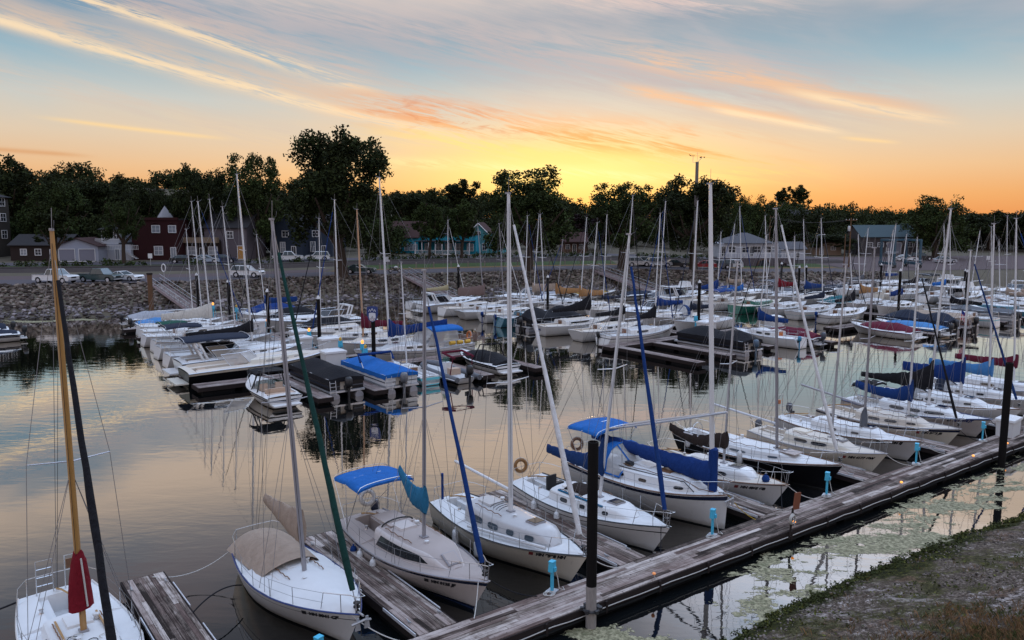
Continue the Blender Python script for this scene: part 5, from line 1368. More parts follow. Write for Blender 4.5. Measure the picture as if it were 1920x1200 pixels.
x, y, z = at_ground(758, 8.2); gangway('second gangway ramp, left of the turquoise and white docks boats', (x, y, z + .1), (*AB(57.5, 92.5), .6))
x, y, z = at_ground(1112, 8.0); gangway('third gangway ramp below the row of parked SUVs', (x, y, z + .1), (*AB(87.9, 84.6), .6))
x, y = AB(24.4, 99.5)
t = thing('ramp_post', 'dark square post standing in front of the first gangway', 'post', (x - 3.6, y - 1.5, 0), 0)
q = MB(); q.box((0, 0, 2.0), (.42, .42, 6.4), wood_pole); q.build('shaft', t, smooth=False)
q = MB(); q.box((0, 0, 5.3), (.5, .5, .2), fascia_wood); q.build('post_cap', t, smooth=False)
# ================================================================== BOATS
class Hull:
    def __init__(s, L, B, zs, zm, zb, sw=.72, rake_b=.9, rake_s=-.25, tm=.42, pb=2.1, zk=-.35):
        s.L, s.B, s.zs, s.zm, s.zb, s.sw, s.rb, s.rs, s.tm, s.pb, s.zk = L, B, zs, zm, zb, sw, rake_b, rake_s, tm, pb, zk
    def half(s, t):
        if t < s.tm: f = s.sw + (1 - s.sw) * math.sin(math.pi / 2 * t / s.tm)
        else: f = max(0.0, 1 - ((t - s.tm) / (1 - s.tm)) ** s.pb)
        return f * s.B / 2
    def sheer(s, t):
        return s.zm + (s.zs - s.zm) * ((.4 - t) / .4) ** 2 if t < .4 else s.zm + (s.zb - s.zm) * ((t - .4) / .6) ** 1.7
    def x(s, t, v=1.0):
        a = -s.L / 2 + s.rs * (1 - v); b = s.L / 2 - s.rb * (1 - v)
        return a + t * (b - a)
    def e(s, t): return .36 - .12 * math.sin(math.pi * min(t / .8, 1)) + .55 * t ** 3
    def pt(s, t, z, side, off=0.0):
        v = (z - s.zk) / (s.sheer(t) - s.zk); v = max(0.0, min(1.0, v))
        return (s.x(t, v), side * (s.half(t) * v ** s.e(t) + off), z)
    def mesh(s, hull, anti, boot=None, stripe=None, band=(.80, .88), n=20):
        b = MB(); ts = [i / n for i in range(n)] + [.985, 1.0]
        fr = [0, .3, .55, band[0], band[1], 1.0]
        def levels(t):
            sh = s.sheer(t); return [s.zk, -.15, .05, .13] + [.13 + f * (sh - .13) for f in fr[1:]]
        mats = [anti, anti, boot or hull, hull, hull, hull, stripe or hull, hull]
        for side in (-1, 1):
            b.grid([[s.pt(t, z, side) for z in levels(t)] for t in ts], hull, mats=mats, flip=side < 0)
        lv = levels(0); P = [s.pt(0, z, -1) for z in lv]; S = [s.pt(0, z, 1) for z in lv]
        b.grid([P, S], hull, mats=mats, flip=False)
        return b
    def deck(s, m, sole=None, c0=None, c1=None, cw=.4, dep=.5, n=20, cam=.05):
        b = MB(); ts = [i / n for i in range(n)] + [.985, 1.0]
        if c0 is not None: ts = sorted(set([t for t in ts if abs(t - c0) > .012 and abs(t - c1) > .012] + [c0 - .004, c0, c1, c1 + .004]))
        rows = []
        for t in ts:
            h = s.half(t) * .995; z = s.sheer(t); inn = c0 is not None and c0 <= t <= c1
            w = min(cw, max(0, h - .18)) if c0 is not None else h * .6
            r = []
            for sg in (-1, 1):
                half = [(h, z), (w + .10, z + (.13 if inn else cam * .5)), (w, z + (.13 if inn else cam * .5)), (w * .98, z - .06 if inn else z + cam * .6), (w * .5, z - .06 if inn else z + cam * .9), (w * .48, z - dep if inn else z + cam * .95)]
                if c0 is None: half = [(h, z), (h * .8, z + cam * .4), (h * .6, z + cam * .7), (h * .4, z + cam * .85), (h * .2, z + cam * .95), (h * .1, z + cam)]
                q = [(s.x(t), sg * y, zz) for y, zz in half]
                r += q if sg < 0 else q[::-1]
            rows.append(r)
        b.grid(rows, m)
        return b
class Cabin:
    def __init__(s, hull, k0, k1, h0, h1, wf=.66, front=.16, crown=.06, wmax=9):
        s.h, s.k0, s.k1, s.h0, s.h1, s.wf, s.fr, s.cr, s.wm = hull, k0, k1, h0, h1, wf, front, crown, wmax
    def hh(s, t):
        u = (t - s.k0) / (s.k1 - s.k0); h = lerp(s.h0, s.h1, u)
        q = (1 - u) / s.fr
        return h * (1 if q >= 1 else max(.06, math.sin(max(0.0, min(1.0, q)) * math.pi / 2) ** 1.1))
    def w(s, t):
        u = (t - s.k0) / (s.k1 - s.k0); q = (1 - u) / s.fr
        return min(s.wm, s.wf * s.h.half(max(t, .25)) if t < .25 else s.wf * s.h.half(t), s.h.half(t) - .12) * (1 if q >= 1 else .55 + .45 * max(0, q) ** .6)
    def side(s, t, v, sg, off=0.0):
        h = s.hh(t); w = s.w(t); z = s.h.sheer(t)
        return (s.h.x(t), sg * (w * (1 - .10 * v) + off), z + h * .86 * v)
    def top(s, t, y=0.0): # height of the cabin top at the centre
        return s.h.sheer(t) + s.hh(t) * 1.0 + s.cr
    def mesh(s, m, n=14, topm=None):
        b = MB(); rows = []; ts = [lerp(s.k0, s.k1, i / n) for i in range(n + 1)]
        for t in ts:
            h = s.hh(t); w = s.w(t); z = s.h.sheer(t); x = s.h.x(t)
            p = [(w, -.03), (w * .95, h * .5), (w * .90, h * .86), (w * .80, h * .985), (w * .42, h + s.cr * .8), (0, h + s.cr)]
            rows.append([(x, -y, z + q) for y, q in p] + [(x, y, z + q) for y, q in p[-2::-1]])
        mats = [m] * 3 + [topm or m] * 4 + [m] * 3
        b.grid(rows, m, mats=mats)
        b.add(rows[0], [tuple(range(len(rows[0])))[::-1]], m); b.add(rows[-1], [tuple(range(len(rows[-1])))], m)
        return b
    def patch(s, poly, sg, m, off=.014, n=8):
        """a pane that follows the cabin side: the (t, v) outline cut into strips"""
        b = MB(); t0, t1 = min(p[0] for p in poly), max(p[0] for p in poly); rows = []
        for i in range(n + 1):
            t = lerp(t0 + 1e-5, t1 - 1e-5, i / n); vs = []
            for (ta, va), (tb, vb) in zip(poly, poly[1:] + poly[:1]):
                if (ta - t) * (tb - t) <= 0 and abs(tb - ta) > 1e-9: vs.append(lerp(va, vb, (t - ta) / (tb - ta)))
            if len(vs) > 1: rows.append([s.side(t, lerp(min(vs), max(vs), k / 3), sg, off) for k in range(4)])
        b.grid(rows, m, flip=sg < 0)
        return b
def rounded(t0, t1, v0, v1, c=.25):
    dt, dv = (t1 - t0) * c * .6, (v1 - v0) * c
    return [(t0 + dt, v0), (t1 - dt, v0), (t1, v0 + dv), (t1, v1 - dv), (t1 - dt, v1), (t0 + dt, v1), (t0, v1 - dv), (t0, v0 + dv)]
def oval(t0, t1, v0, v1, n=12):
    return [((t0 + t1) / 2 + (t1 - t0) / 2 * math.cos(6.283 * k / n), (v0 + v1) / 2 + (v1 - v0) / 2 * math.sin(6.283 * k / n)) for k in range(n)]
FONTS = {}
def text_mesh(txt, size, fn, m, name, parent, shear=0.0):
    cu = bpy.data.curves.new('tmp', 'FONT'); cu.body = txt; cu.size = size; cu.shear = shear; cu.resolution_u = 2; cu.offset = .012 * size / .15
    o = bpy.data.objects.new('tmp', cu); COL.objects.link(o)
    dg = bpy.context.evaluated_depsgraph_get(); me = bpy.data.meshes.new_from_object(o.evaluated_get(dg))
    bpy.data.objects.remove(o); bpy.data.curves.remove(cu)
    for v in me.vertices: v.co = fn(v.co.x, v.co.y)
    me.name = name; me.materials.clear(); me.materials.append(m)
    return place(me, name, parent)
def sagline(p, q, sag, n=8):
    p, q = Vector(p), Vector(q)
    return [tuple(p.lerp(q, k / n) + Vector((0, 0, -sag * 4 * (k / n) * (1 - k / n)))) for k in range(n + 1)]
def loft_cover(b, xs, zb, zt, wd, m, n=14, seed=0, lump=.02):
    """a bag of cloth lying along a boom: xs stations with bottom, top and width, wrinkled and tied at intervals"""
    rg = random.Random(seed); rows = []; N = len(xs) - 1; K = N * 3
    def at(tab, u):
        f = min(u * N, N - 1e-6); i = int(f); return lerp(tab[i], tab[i + 1], f - i)
    for j in range(K + 1):
        u = j / K; x = at(xs, u); z0, z1, w_ = at(zb, u), at(zt, u), at(wd, u)
        tie = 1 - .16 * max(0, math.cos(u * N * 1.35 * 3.1416 + seed)) ** 6
        c = (z0 + z1) / 2; h = (z1 - z0) / 2 * tie; r = []
        for k in range(n):
            a = 6.283 * k / n
            q = 1 + .16 * mnoise.noise((x * 2.1 + seed, math.cos(a) * 1.3, math.sin(a) * 2.6 - x * 1.1)) + .07 * mnoise.noise((x * 6.0, k * 1.7, seed))
            cz = math.copysign(abs(math.sin(a)) ** .8, math.sin(a)); cy = math.copysign(abs(math.cos(a)) ** .8, math.cos(a))
            r.append((x + rg.uniform(-.006, .006), cy * w_ * (1 - .55 * max(0, cz)) * q * tie, c + cz * h * q))
        rows.append(r)
    b.grid(rows, m, closed=True)
    b.add(rows[0], [tuple(range(n))], m); b.add(rows[-1], [tuple(range(n))[::-1]], m)
def canopy(b, x0, x1, w, z0, zc, m, n=16, drop=.18, nx=5, slope=0.0, sag=.03, seed=1):
    """arched cloth roof from x0 to x1, half width w, edge height z0, crown height zc"""
    rows = []; rg = random.Random(seed)
    for i in range(nx + 1):
        u = i / nx; x = lerp(x0, x1, u); r = []; hump = -sag * math.sin(math.pi * ((u * 2) % 1)) + slope * u - .10 * (abs(2 * u - 1) ** 3)
        for k in range(n + 1):
            a = math.pi * k / n; y = -math.cos(a) * w
            r.append((x, y, z0 + (zc - z0) * math.sin(a) ** .65 + hump + .025 * mnoise.noise((x * 1.8, y * 2.4, seed)) + .012 * mnoise.noise((x * 5, y * 3, seed + 3))))
        rows.append(r)
    b.grid(rows, m)
    low = [[(p[0], p[1], p[2] - .02) for p in r] for r in rows]
    b.grid(low, m, flip=True)
    for r in (rows[0], rows[-1]): b.grid([r, [(p[0], p[1], p[2] - drop * .4) for p in r]], m)
def hoops(b, xs, w, zd, z0, zc, m, r=.016, foot=None):
    for x, fx in xs:
        P = [(fx, -w, zd), (x, -w, z0)] + [(x, -math.cos(math.pi * k / 8) * w * .995, z0 + (zc - z0) * math.sin(math.pi * k / 8) ** .65 - .02) for k in range(1, 8)] + [(x, w, z0), (fx, w, zd)]
        b.tube(P, r, m, 5)

def sailboat(label, a=None, b=None, xy=None, head=0.0, L=8.0, B=2.7, zs=.95, zm=.85, zb=1.15, hull=gel_white, deckm=deck_white, cabm=None, anti=antifoul, boot=None, stripe=None, band=(.80, .88),
             sw=.72, rake_b=1.0, rake_s=-.3, pb=2.1, cab=(.30, .78, .48, .36), wf=.66, front=.18, wins=(), winm=smoke_glass, winshape='r', cockpit=(.04, .29), cw=.42,
             mast_t=.58, mast_top=None, mast_h=None, mast_m=alu_white, mast_r=.075, lean_lim=None, spread=(.55,), spread_w=.8, boom=True, boom_l=None, boom_z=.95, boom_up=0.0, boom_m=None,
             cover=None, cover_m=None, jib=None, jib_frac=.96, jib_r=.085, bimini=None, dodger=None, rails=True, toe=None, reg=None, name_txt=None, detail=1, board=None, hatch=True, group='sailboats moored in the harbour', rake_t=0.0,
             outboard=None, seed=0, cat='sailboat', tarp=None, extras=None, name='sailboat', crown=.06, transom_txt=None, heads=None, sag_cover=0.0, rig=True, cover_exp=1.5):
    if xy is None: xy = AB(a, b)
    rz = head; rg = random.Random(seed + 5)
    T = thing(name, label, cat, (xy[0], xy[1], 0), rz, group)
    hu = Hull(L, B, zs, zm, zb, sw, rake_b, rake_s, .42, pb)
    hl = hu.mesh(hull, anti, boot, stripe, band, n=20 if detail else 14).build('hull', T, angle=50)
    T_inv = lambda p: Matrix.Rotation(-rz, 3, 'Z') @ (Vector(p) - Vector((xy[0], xy[1], 0)))
    hu.deck(deckm, None, *(cockpit or (None, None)), cw=cw, n=20 if detail else 12).build('deck', T, angle=35)
    toe = toe or (teak if detail == 2 else alu_grey)
    if detail >= 1:
        q = MB()
        for sg in (-1, 1): q.tube([(hu.x(t / 24), sg * hu.half(t / 24) * .985, hu.sheer(t / 24) + .02) for t in range(25)], .028 if detail == 2 else .03, toe, 4)
        q.build('toe_rail', T)
    top = lambda t: hu.sheer(t) + .05
    if cab:
        ca = Cabin(hu, *cab, wf=wf, front=front, crown=crown)
        cb = ca.mesh(cabm or hull, n=14 if detail else 9, topm=deckm if (cabm is None) else None).build('cabin', T, angle=40)
        top = lambda t: ca.top(t) if ca.k0 <= t <= ca.k1 else hu.sheer(t) + .05
        for wi in wins:
            for sg in (-1, 1):
                poly = wi if not isinstance(wi[0], (int, float)) else (oval(*wi) if winshape == 'o' else rounded(*wi))
                wo_ = ca.patch(poly, sg, winm).build('window', cb, smooth=False)
                if detail == 2:
                    tm, vm_ = (min(p[0] for p in poly) + max(p[0] for p in poly)) / 2, (min(p[1] for p in poly) + max(p[1] for p in poly)) / 2
                    dt_, dv_ = .022 / L * 2 / max(.001, (max(p[0] for p in poly) - min(p[0] for p in poly))), .05 / max(.001, max(p[1] for p in poly) - min(p[1] for p in poly))
                    ca.patch([(tm + (t_ - tm) * (1 + dt_), vm_ + (v_ - vm_) * (1 + dv_)) for t_, v_ in poly], sg, alu if winm is not smoke_glass or len(wins) != 3 else black_plastic, .009).build('window_frame', cb, smooth=False)
        x0 = hu.x(ca.k0)
        q = MB(); z0 = hu.sheer(ca.k0)
        q.box((x0 - .012, 0, z0 + ca.h0 * .42), (.03, .56, ca.h0 * 1.0), board or teak); q.build('companionway', cb, smooth=False)
        if detail:
            xt = hu.x(ca.k0 + .055 * 8 / L); q = MB(); q.box((xt + .15, 0, ca.top(ca.k0 + .05) + .015), (.72, .66, .07), cabm or hull, 0, .93); q.build('sliding_hatch', cb, smooth=False)
        if hatch:
            th = ca.k1 - (ca.k1 - ca.k0) * .26 if hatch is True else hatch
            x_ = hu.x(th); dz = ca.top(th + .02) - ca.top(th - .02); dx = hu.x(th + .02) - hu.x(th - .02)
            q = MB(); q.box((0, 0, .02), (.52, .52, .05), alu_grey, 0, .95); q.box((0, 0, .05), (.44, .44, .025), smoke_glass if detail != 2 or hatch is True else deckm); o = q.build('hatch', cb, smooth=False)
            o.location = (x_, 0, ca.top(th)); o.rotation_euler = (0, -math.atan2(dz, dx), 0)
        if detail == 2:
            q = MB()
            for sg in (-1, 1):
                ts = [lerp(ca.k0 + .05, mast_t + .02, k / 8) for k in range(9)]
                q.tube([(hu.x(t), sg * ca.w(t) * .70, ca.top(t) - .02 + (.06 if k % 2 else .015)) for k, t in enumerate(ts)], .016, teak, 5)
            q.build('handrail', cb)
            q = MB(); q.lathe((hu.x(ca.k0 + .10), .3 * B / 2, ca.top(ca.k0 + .10)), [(.06, 0), (.06, .07), (.09, .1), (.085, .14), (0, .15)], fender_white, 8); q.build('vent', cb); q = MB(); q.lathe((hu.x(mast_t + .06), -.2, ca.top(min(ca.k1 - .02, mast_t + .06)) - .02), [(.05, 0), (.05, .06), (.08, .09), (0, .11)], fender_white, 8); q.build('vent', cb)
            q = MB()
            for sg in (-1, 1):
                xw = hu.x(max(.12, cockpit[1] - .10)) if cockpit else hu.x(.2)
                q.lathe((xw, sg * (cw + .07), hu.sheer(.2) + .12), [(.07, 0), (.05, .05), (.05, .10), (.065, .13), (0, .135)], steel, 10)
            q.build('winch', T)
    # ---------------- mast, boom and sails
    mx = hu.x(mast_t); mz = top(mast_t) - .02
    if mast_m:
        bw = Matrix.Rotation(rz, 3, 'Z') @ Vector((mx, 0, mz)) + Vector((xy[0], xy[1], 0))
        if mast_top:
            w_ = Vector(topat(bw.y, *mast_top))
            lim = .95 if detail == 2 else .7
            w_.x = max(bw.x - lim, min(bw.x + lim, w_.x))
        else: w_ = bw + Vector((0, 0, (mast_h or L * 1.25)))
        mt = T_inv(w_) + Vector((rake_t, 0, 0)); mb = Vector((mx, 0, mz)); mv = mt - mb
        P = lambda u: mb + mv * u
        q = MB(); q.tube([P(0), P(.3), P(.7), P(.9), P(1)], [mast_r, mast_r, mast_r * .95, mast_r * .8, mast_r * .62], mast_m, 10 if detail else 6, ell=.72)
        if detail == 2: q.box(tuple(P(0) + Vector((0, 0, .03))), (.26, .22, .06), alu_grey)
        mo = q.build('mast', T)
        sps = []
        if spread:
            q = MB()
            for u in spread:
                for sg in (-1, 1):
                    e = P(u) + Vector((-.10, sg * spread_w, .06)); q.tube([P(u), e], [.026, .016] if detail else .024, mast_m if mast_m not in (varnish, pale_wood) else alu, 5); sps.append((u, sg, e))
            q.build('spreader', mo)
        q = MB(); q.tube([P(1), P(1) + Vector((-.02, .03, .55))], .008 if detail == 2 else .012, wire, 4); q.tube([P(1), P(1) + Vector((.28, 0, .1)), P(1) + Vector((.34, 0, .24))], .008 if detail == 2 else .011, wire, 4)
        q.box(tuple(P(1) + Vector((-.03, 0, .02))), (.22, .08, .06), alu_grey); q.build('masthead', mo)
        if rig:
            wr = .0075 if detail == 2 else .010
            q = MB(); bowp = Vector((hu.x(1) - .12, 0, hu.sheer(1) + .04)); ch = lambda sg, dx: Vector((mx - .05 + dx, sg * (hu.half(mast_t) - .08), hu.sheer(mast_t) + .03))
            if not jib: q.tube([bowp, P(jib_frac)], wr, wire, 4)
            q.tube([Vector((hu.x(0) + .08, 0, hu.sheer(0) + .03)), P(.995)], wr, wire, 4)
            if sps:
                for u, sg, e in sps[-2:]: q.tube([ch(sg, -.02), e, P(.985)], wr, wire, 4)
                for sg in (-1, 1):
                    q.tube([ch(sg, -.42), P(spread[0] - .02)], wr, wire, 4)
                    if detail: q.tube([ch(sg, .38), P(spread[0] - .02)], wr, wire, 4)
            else:
                for sg in (-1, 1): q.tube([ch(sg, -.02), P(.97)], wr, wire, 4)
            if detail == 2:
                q.tube([P(.04) + Vector((-.10, .05, 0)), P(.99) + Vector((-.05, .04, 0))], .006, rope_white, 4)
                q.tube([P(.05) + Vector((.10, -.06, 0)), P(.97) + Vector((.07, -.03, 0))], .006, rope_dark, 4)
                q.tube([Vector((hu.x(.03), .0, hu.sheer(0) + .1)), P(.72) + Vector((-.4, 0, 0)), P(.99)], .006, rope_dark, 4)
            q.build('rigging', T)
        if boom:
            bl = boom_l or L * .40; z0 = boom_z
            b0 = P(0) + Vector((-.10, 0, z0)); b1 = b0 + Vector((-bl, 0, boom_up))
            q = MB(); q.tube([b0, b1], .055 if detail == 2 else .06, boom_m or mast_m, 8 if detail else 5); bo = q.build('boom', T)
            if detail == 2:
                q = MB(); q.tube(sagline(b1 + Vector((.1, 0, -.05)), (hu.x(.05), 0, hu.sheer(0) + .15), .0, 2), .012, rope_white, 4); q.tube([b1, P(.98)], .006, wire, 4); q.build('sheet', bo)
            if cover:
                ht, tail, up, neck = cover   # height at the mast, at the tail, height of the neck up the mast, start along the boom
                n = 12; xs, zb_, zt_, wd = [], [], [], []
                for i in range(n + 1):
                    u = i / n; p = b0.lerp(b1, u * neck) + Vector((.22 * (1 - u) if u < .1 and up else 0, 0, 0)); s_ = math.sin(math.pi * u) * sag_cover
                    hgt = tail + (ht - tail) * (1 - u) ** cover_exp + (up * max(0, 1 - u / .26) ** 2)
                    xs.append(p.x); zb_.append(p.z - .10 - .06 * (1 - u) - s_); zt_.append(p.z - .03 + hgt - s_); wd.append(lerp(.16, .075, u))
                q = MB(); loft_cover(q, xs, zb_, zt_, wd, cover_m, seed=seed); q.build('sail_cover', bo, angle=60)
        if jib:
            bowp = Vector((hu.x(1) - .16, 0, hu.sheer(1) + .10)); hp = P(jib_frac) + Vector((.10, 0, 0)); n = 14
            q = MB(); pts = []; rs = []
            for i in range(n + 1):
                u = i / n; p = bowp.lerp(hp, .05 + .90 * u); p += Vector((rg.uniform(-.012, .012), rg.uniform(-.012, .012), 0)); pts.append(p)
                rs.append(jib_r * (.75 if i == 0 else lerp(1.0, .42, u ** .8)) * rg.uniform(.92, 1.08))
            q.tube(pts, rs, jib, 8); q.tube([pts[-1], hp], .01, wire, 4); jo = q.build('furled_jib', T, angle=60)
            q = MB(); q.tube([bowp, bowp.lerp(hp, .05)], .012, wire, 5); q.lathe(tuple(bowp + Vector((0, 0, .08))), [(.10, 0), (.10, .03), (.05, .04), (.05, .10), (.10, .11), (.10, .14)], black_plastic, 10); q.build('furler_drum', jo)
    # ---------------- rails
    if rails:
        rr = .0125 if detail == 2 else .016; hr = .56
        q = MB(); t0 = .86
        ring = [(hu.x(t), -hu.half(t) * .93, hu.sheer(t) + hr) for t in (t0, .92, .965)] + [(hu.x(1) + .12, -.10, hu.sheer(1) + hr + .02), (hu.x(1) + .12, .10, hu.sheer(1) + hr + .02)] + [(hu.x(t), hu.half(t) * .93, hu.sheer(t) + hr) for t in (.965, .92, t0)]
        q.tube([(hu.x(t0 - .02), -hu.half(t0) * .96, hu.sheer(t0))] + ring + [(hu.x(t0 - .02), hu.half(t0) * .96, hu.sheer(t0))], rr, steel, 6)
        for sg in (-1, 1):
            for t in (.93, .985): q.tube([(hu.x(t), sg * max(.04, hu.half(t) * .9), hu.sheer(t)), (hu.x(t) + (.06 if t > .95 else 0), sg * max(.08, hu.half(t) * .93), hu.sheer(t) + hr)], rr, steel, 5)
        q.build('bow_rail', T)
        q = MB(); t1 = .14
        ring = [(hu.x(t), -hu.half(t) * .94, hu.sheer(t) + hr) for t in (t1, .07)] + [(hu.x(0) + .06, -hu.half(0) * .75, hu.sheer(0) + hr), (hu.x(0) + .02, 0, hu.sheer(0) + hr), (hu.x(0) + .06, hu.half(0) * .75, hu.sheer(0) + hr)] + [(hu.x(t), hu.half(t) * .94, hu.sheer(t) + hr) for t in (.07, t1)]
        q.tube(ring, rr, steel, 6)
        for x_, y_, z_ in (ring[0], ring[2], ring[4], ring[6]): q.tube([(x_, y_, z_), (x_, y_ * 1.02, z_ - hr)], rr, steel, 5)
        q.build('stern_rail', T)
        q = MB(); st = [.14 + (.86 - .14) * k / 5 for k in range(6)] if detail else [.14, .38, .62, .86]
        for sg in (-1, 1):
            if detail:
                for t in st[1:-1]: q.tube([(hu.x(t), sg * hu.half(t) * .95, hu.sheer(t)), (hu.x(t), sg * hu.half(t) * .96, hu.sheer(t) + hr)], .012, steel, 5)
            for f in ((.5, 1.0) if detail == 2 else (1.0,)): q.tube([(hu.x(t), sg * hu.half(t) * .955, hu.sheer(t) + hr * f) for t in st], .006 if detail == 2 else .009, wire, 4)
        q.build('lifelines', T)
    if bimini:
        x0, x1, w_, h_, m_ = bimini; zd = hu.sheer(.1); q = MB()
        canopy(q, x0, x1, w_, zd + h_ - .22, zd + h_, m_, nx=14); bi = q.build('bimini', T, angle=60)
        q = MB(); xm = (x0 + x1) / 2; hoops(q, ((x0 + .02, xm), (xm, xm), (x1 - .02, xm)), w_, zd + .1, zd + h_ - .22, zd + h_, steel); q.build('bimini_frame', bi)
    if dodger and cab:
        w_, h_, m_, ln = dodger; xk = hu.x(ca.k0); zt = ca.top(ca.k0 + .08)
        q = MB(); n = 8; rows = []
        for u, (dx, hh_) in enumerate(((-.25, h_ * .94), (.25, h_), (ln, .06))):
            rows.append([(xk + dx + (.15 * (1 - abs(math.cos(math.pi * k / n))) if u == 2 else 0), -math.cos(math.pi * k / n) * w_, zt - .10 + hh_ * math.sin(math.pi * k / n) ** .5 - (.35 * abs(math.cos(math.pi * k / n)) ** 4)) for k in range(n + 1)])
        q.grid(rows[:2], m_); q.grid([rows[0], [(p[0], p[1], p[2] - .08) for p in rows[0]]], m_)
        for k in (0, 3, 5, 8): q.tube([rows[1][k], rows[2][k]], .045, m_, 4)
        q.tube(rows[2], .05, m_, 4); q.tube(rows[1], .04, m_, 4); do = q.build('dodger', T, angle=60)
        q = MB(); q.grid(rows[1:], clear_vinyl); q.build('dodger_window', do, angle=60)
    if tarp:
        m_, t0, t1, hgt = tarp; q = MB(); rows = []
        for i in range(15):
            t = lerp(t0, t1, i / 14); r = []; rid = hgt * (1 - .45 * abs(2 * (i / 14) - .75))
            for k in range(9):
                v = -1 + k / 4; r.append((hu.x(t), v * hu.half(t) * .97, hu.sheer(t) + .03 + rid * (1 - abs(v) ** 1.4) + .018 * math.sin(i * 1.7 + k * 2.3)))
            rows.append(r)
        q.grid(rows, m_); q.build('deck_tarp', T, angle=50)
    if outboard: outboard_motor(T, (hu.x(0) - .22, outboard[1], hu.sheer(0) - .25), outboard[0], R(180))
    if reg:
        def fn(x_, y_):
            t = reg_t + x_ / L; z = hu.sheer(t) * reg_v + y_
            p = hu.pt(t, z, -1, .008); return Vector(p)
        reg_t, reg_v = .775, .70
        if len(reg) > 1: reg_t = reg[1]
        if len(reg) > 2: reg_v = reg[2]
        text_mesh(reg[0], .175, fn, reg[3] if len(reg) > 3 else ink_black, 'registration_number', T)
        q = MB(); q.add([fn(-.26, -.02), fn(-.10, -.02), fn(-.10, .13), fn(-.26, .13)], [(0, 1, 2, 3)], ink_red if (seed % 2) else ink_black); q.build('license_sticker', T, smooth=False)
    if name_txt:
        def fn2(x_, y_):
            t = name_txt[1] + x_ / L; p = hu.pt(t, hu.sheer(t) * name_txt[2] + y_, -1, .008); return Vector(p)
        text_mesh(name_txt[0], .34, fn2, ink_black, 'boat_name', T, .35)
    if transom_txt:
        def fn3(x_, y_):
            v = (hu.sheer(0) * .55 + y_ - hu.zk) / (hu.sheer(0) - hu.zk); return Vector((hu.x(0, v) - .012, .42 - x_, hu.sheer(0) * .55 + y_))
        text_mesh(transom_txt, .26, fn3, ink_blue, 'stern_name', T)
    if extras: extras(T, hu, top)
    return T, hu
def outboard_motor(T, p, m, rz=0.0, s=1.0):
    x, y, z = p; f = -1
    q = MB()
    q.lathe((x, y, z + .1 * s), [(.10 * s, 0), (.17 * s, .08 * s), (.18 * s, .34 * s), (.12 * s, .46 * s), (0, .48 * s)], m, 10)
    o = q.build('outboard', T, angle=60)
    q = MB(); q.tube([(x, y, z + .1 * s), (x, y, z - .7 * s)], [.07 * s, .05 * s], m, 8); q.box((x + .06, y, z - .72 * s), (.34 * s, .06, .05), m); q.box((x + .18 * s, y, z + .05 * s), (.2 * s, .22 * s, .2 * s), iron); q.build('outboard_leg', o, smooth=False)

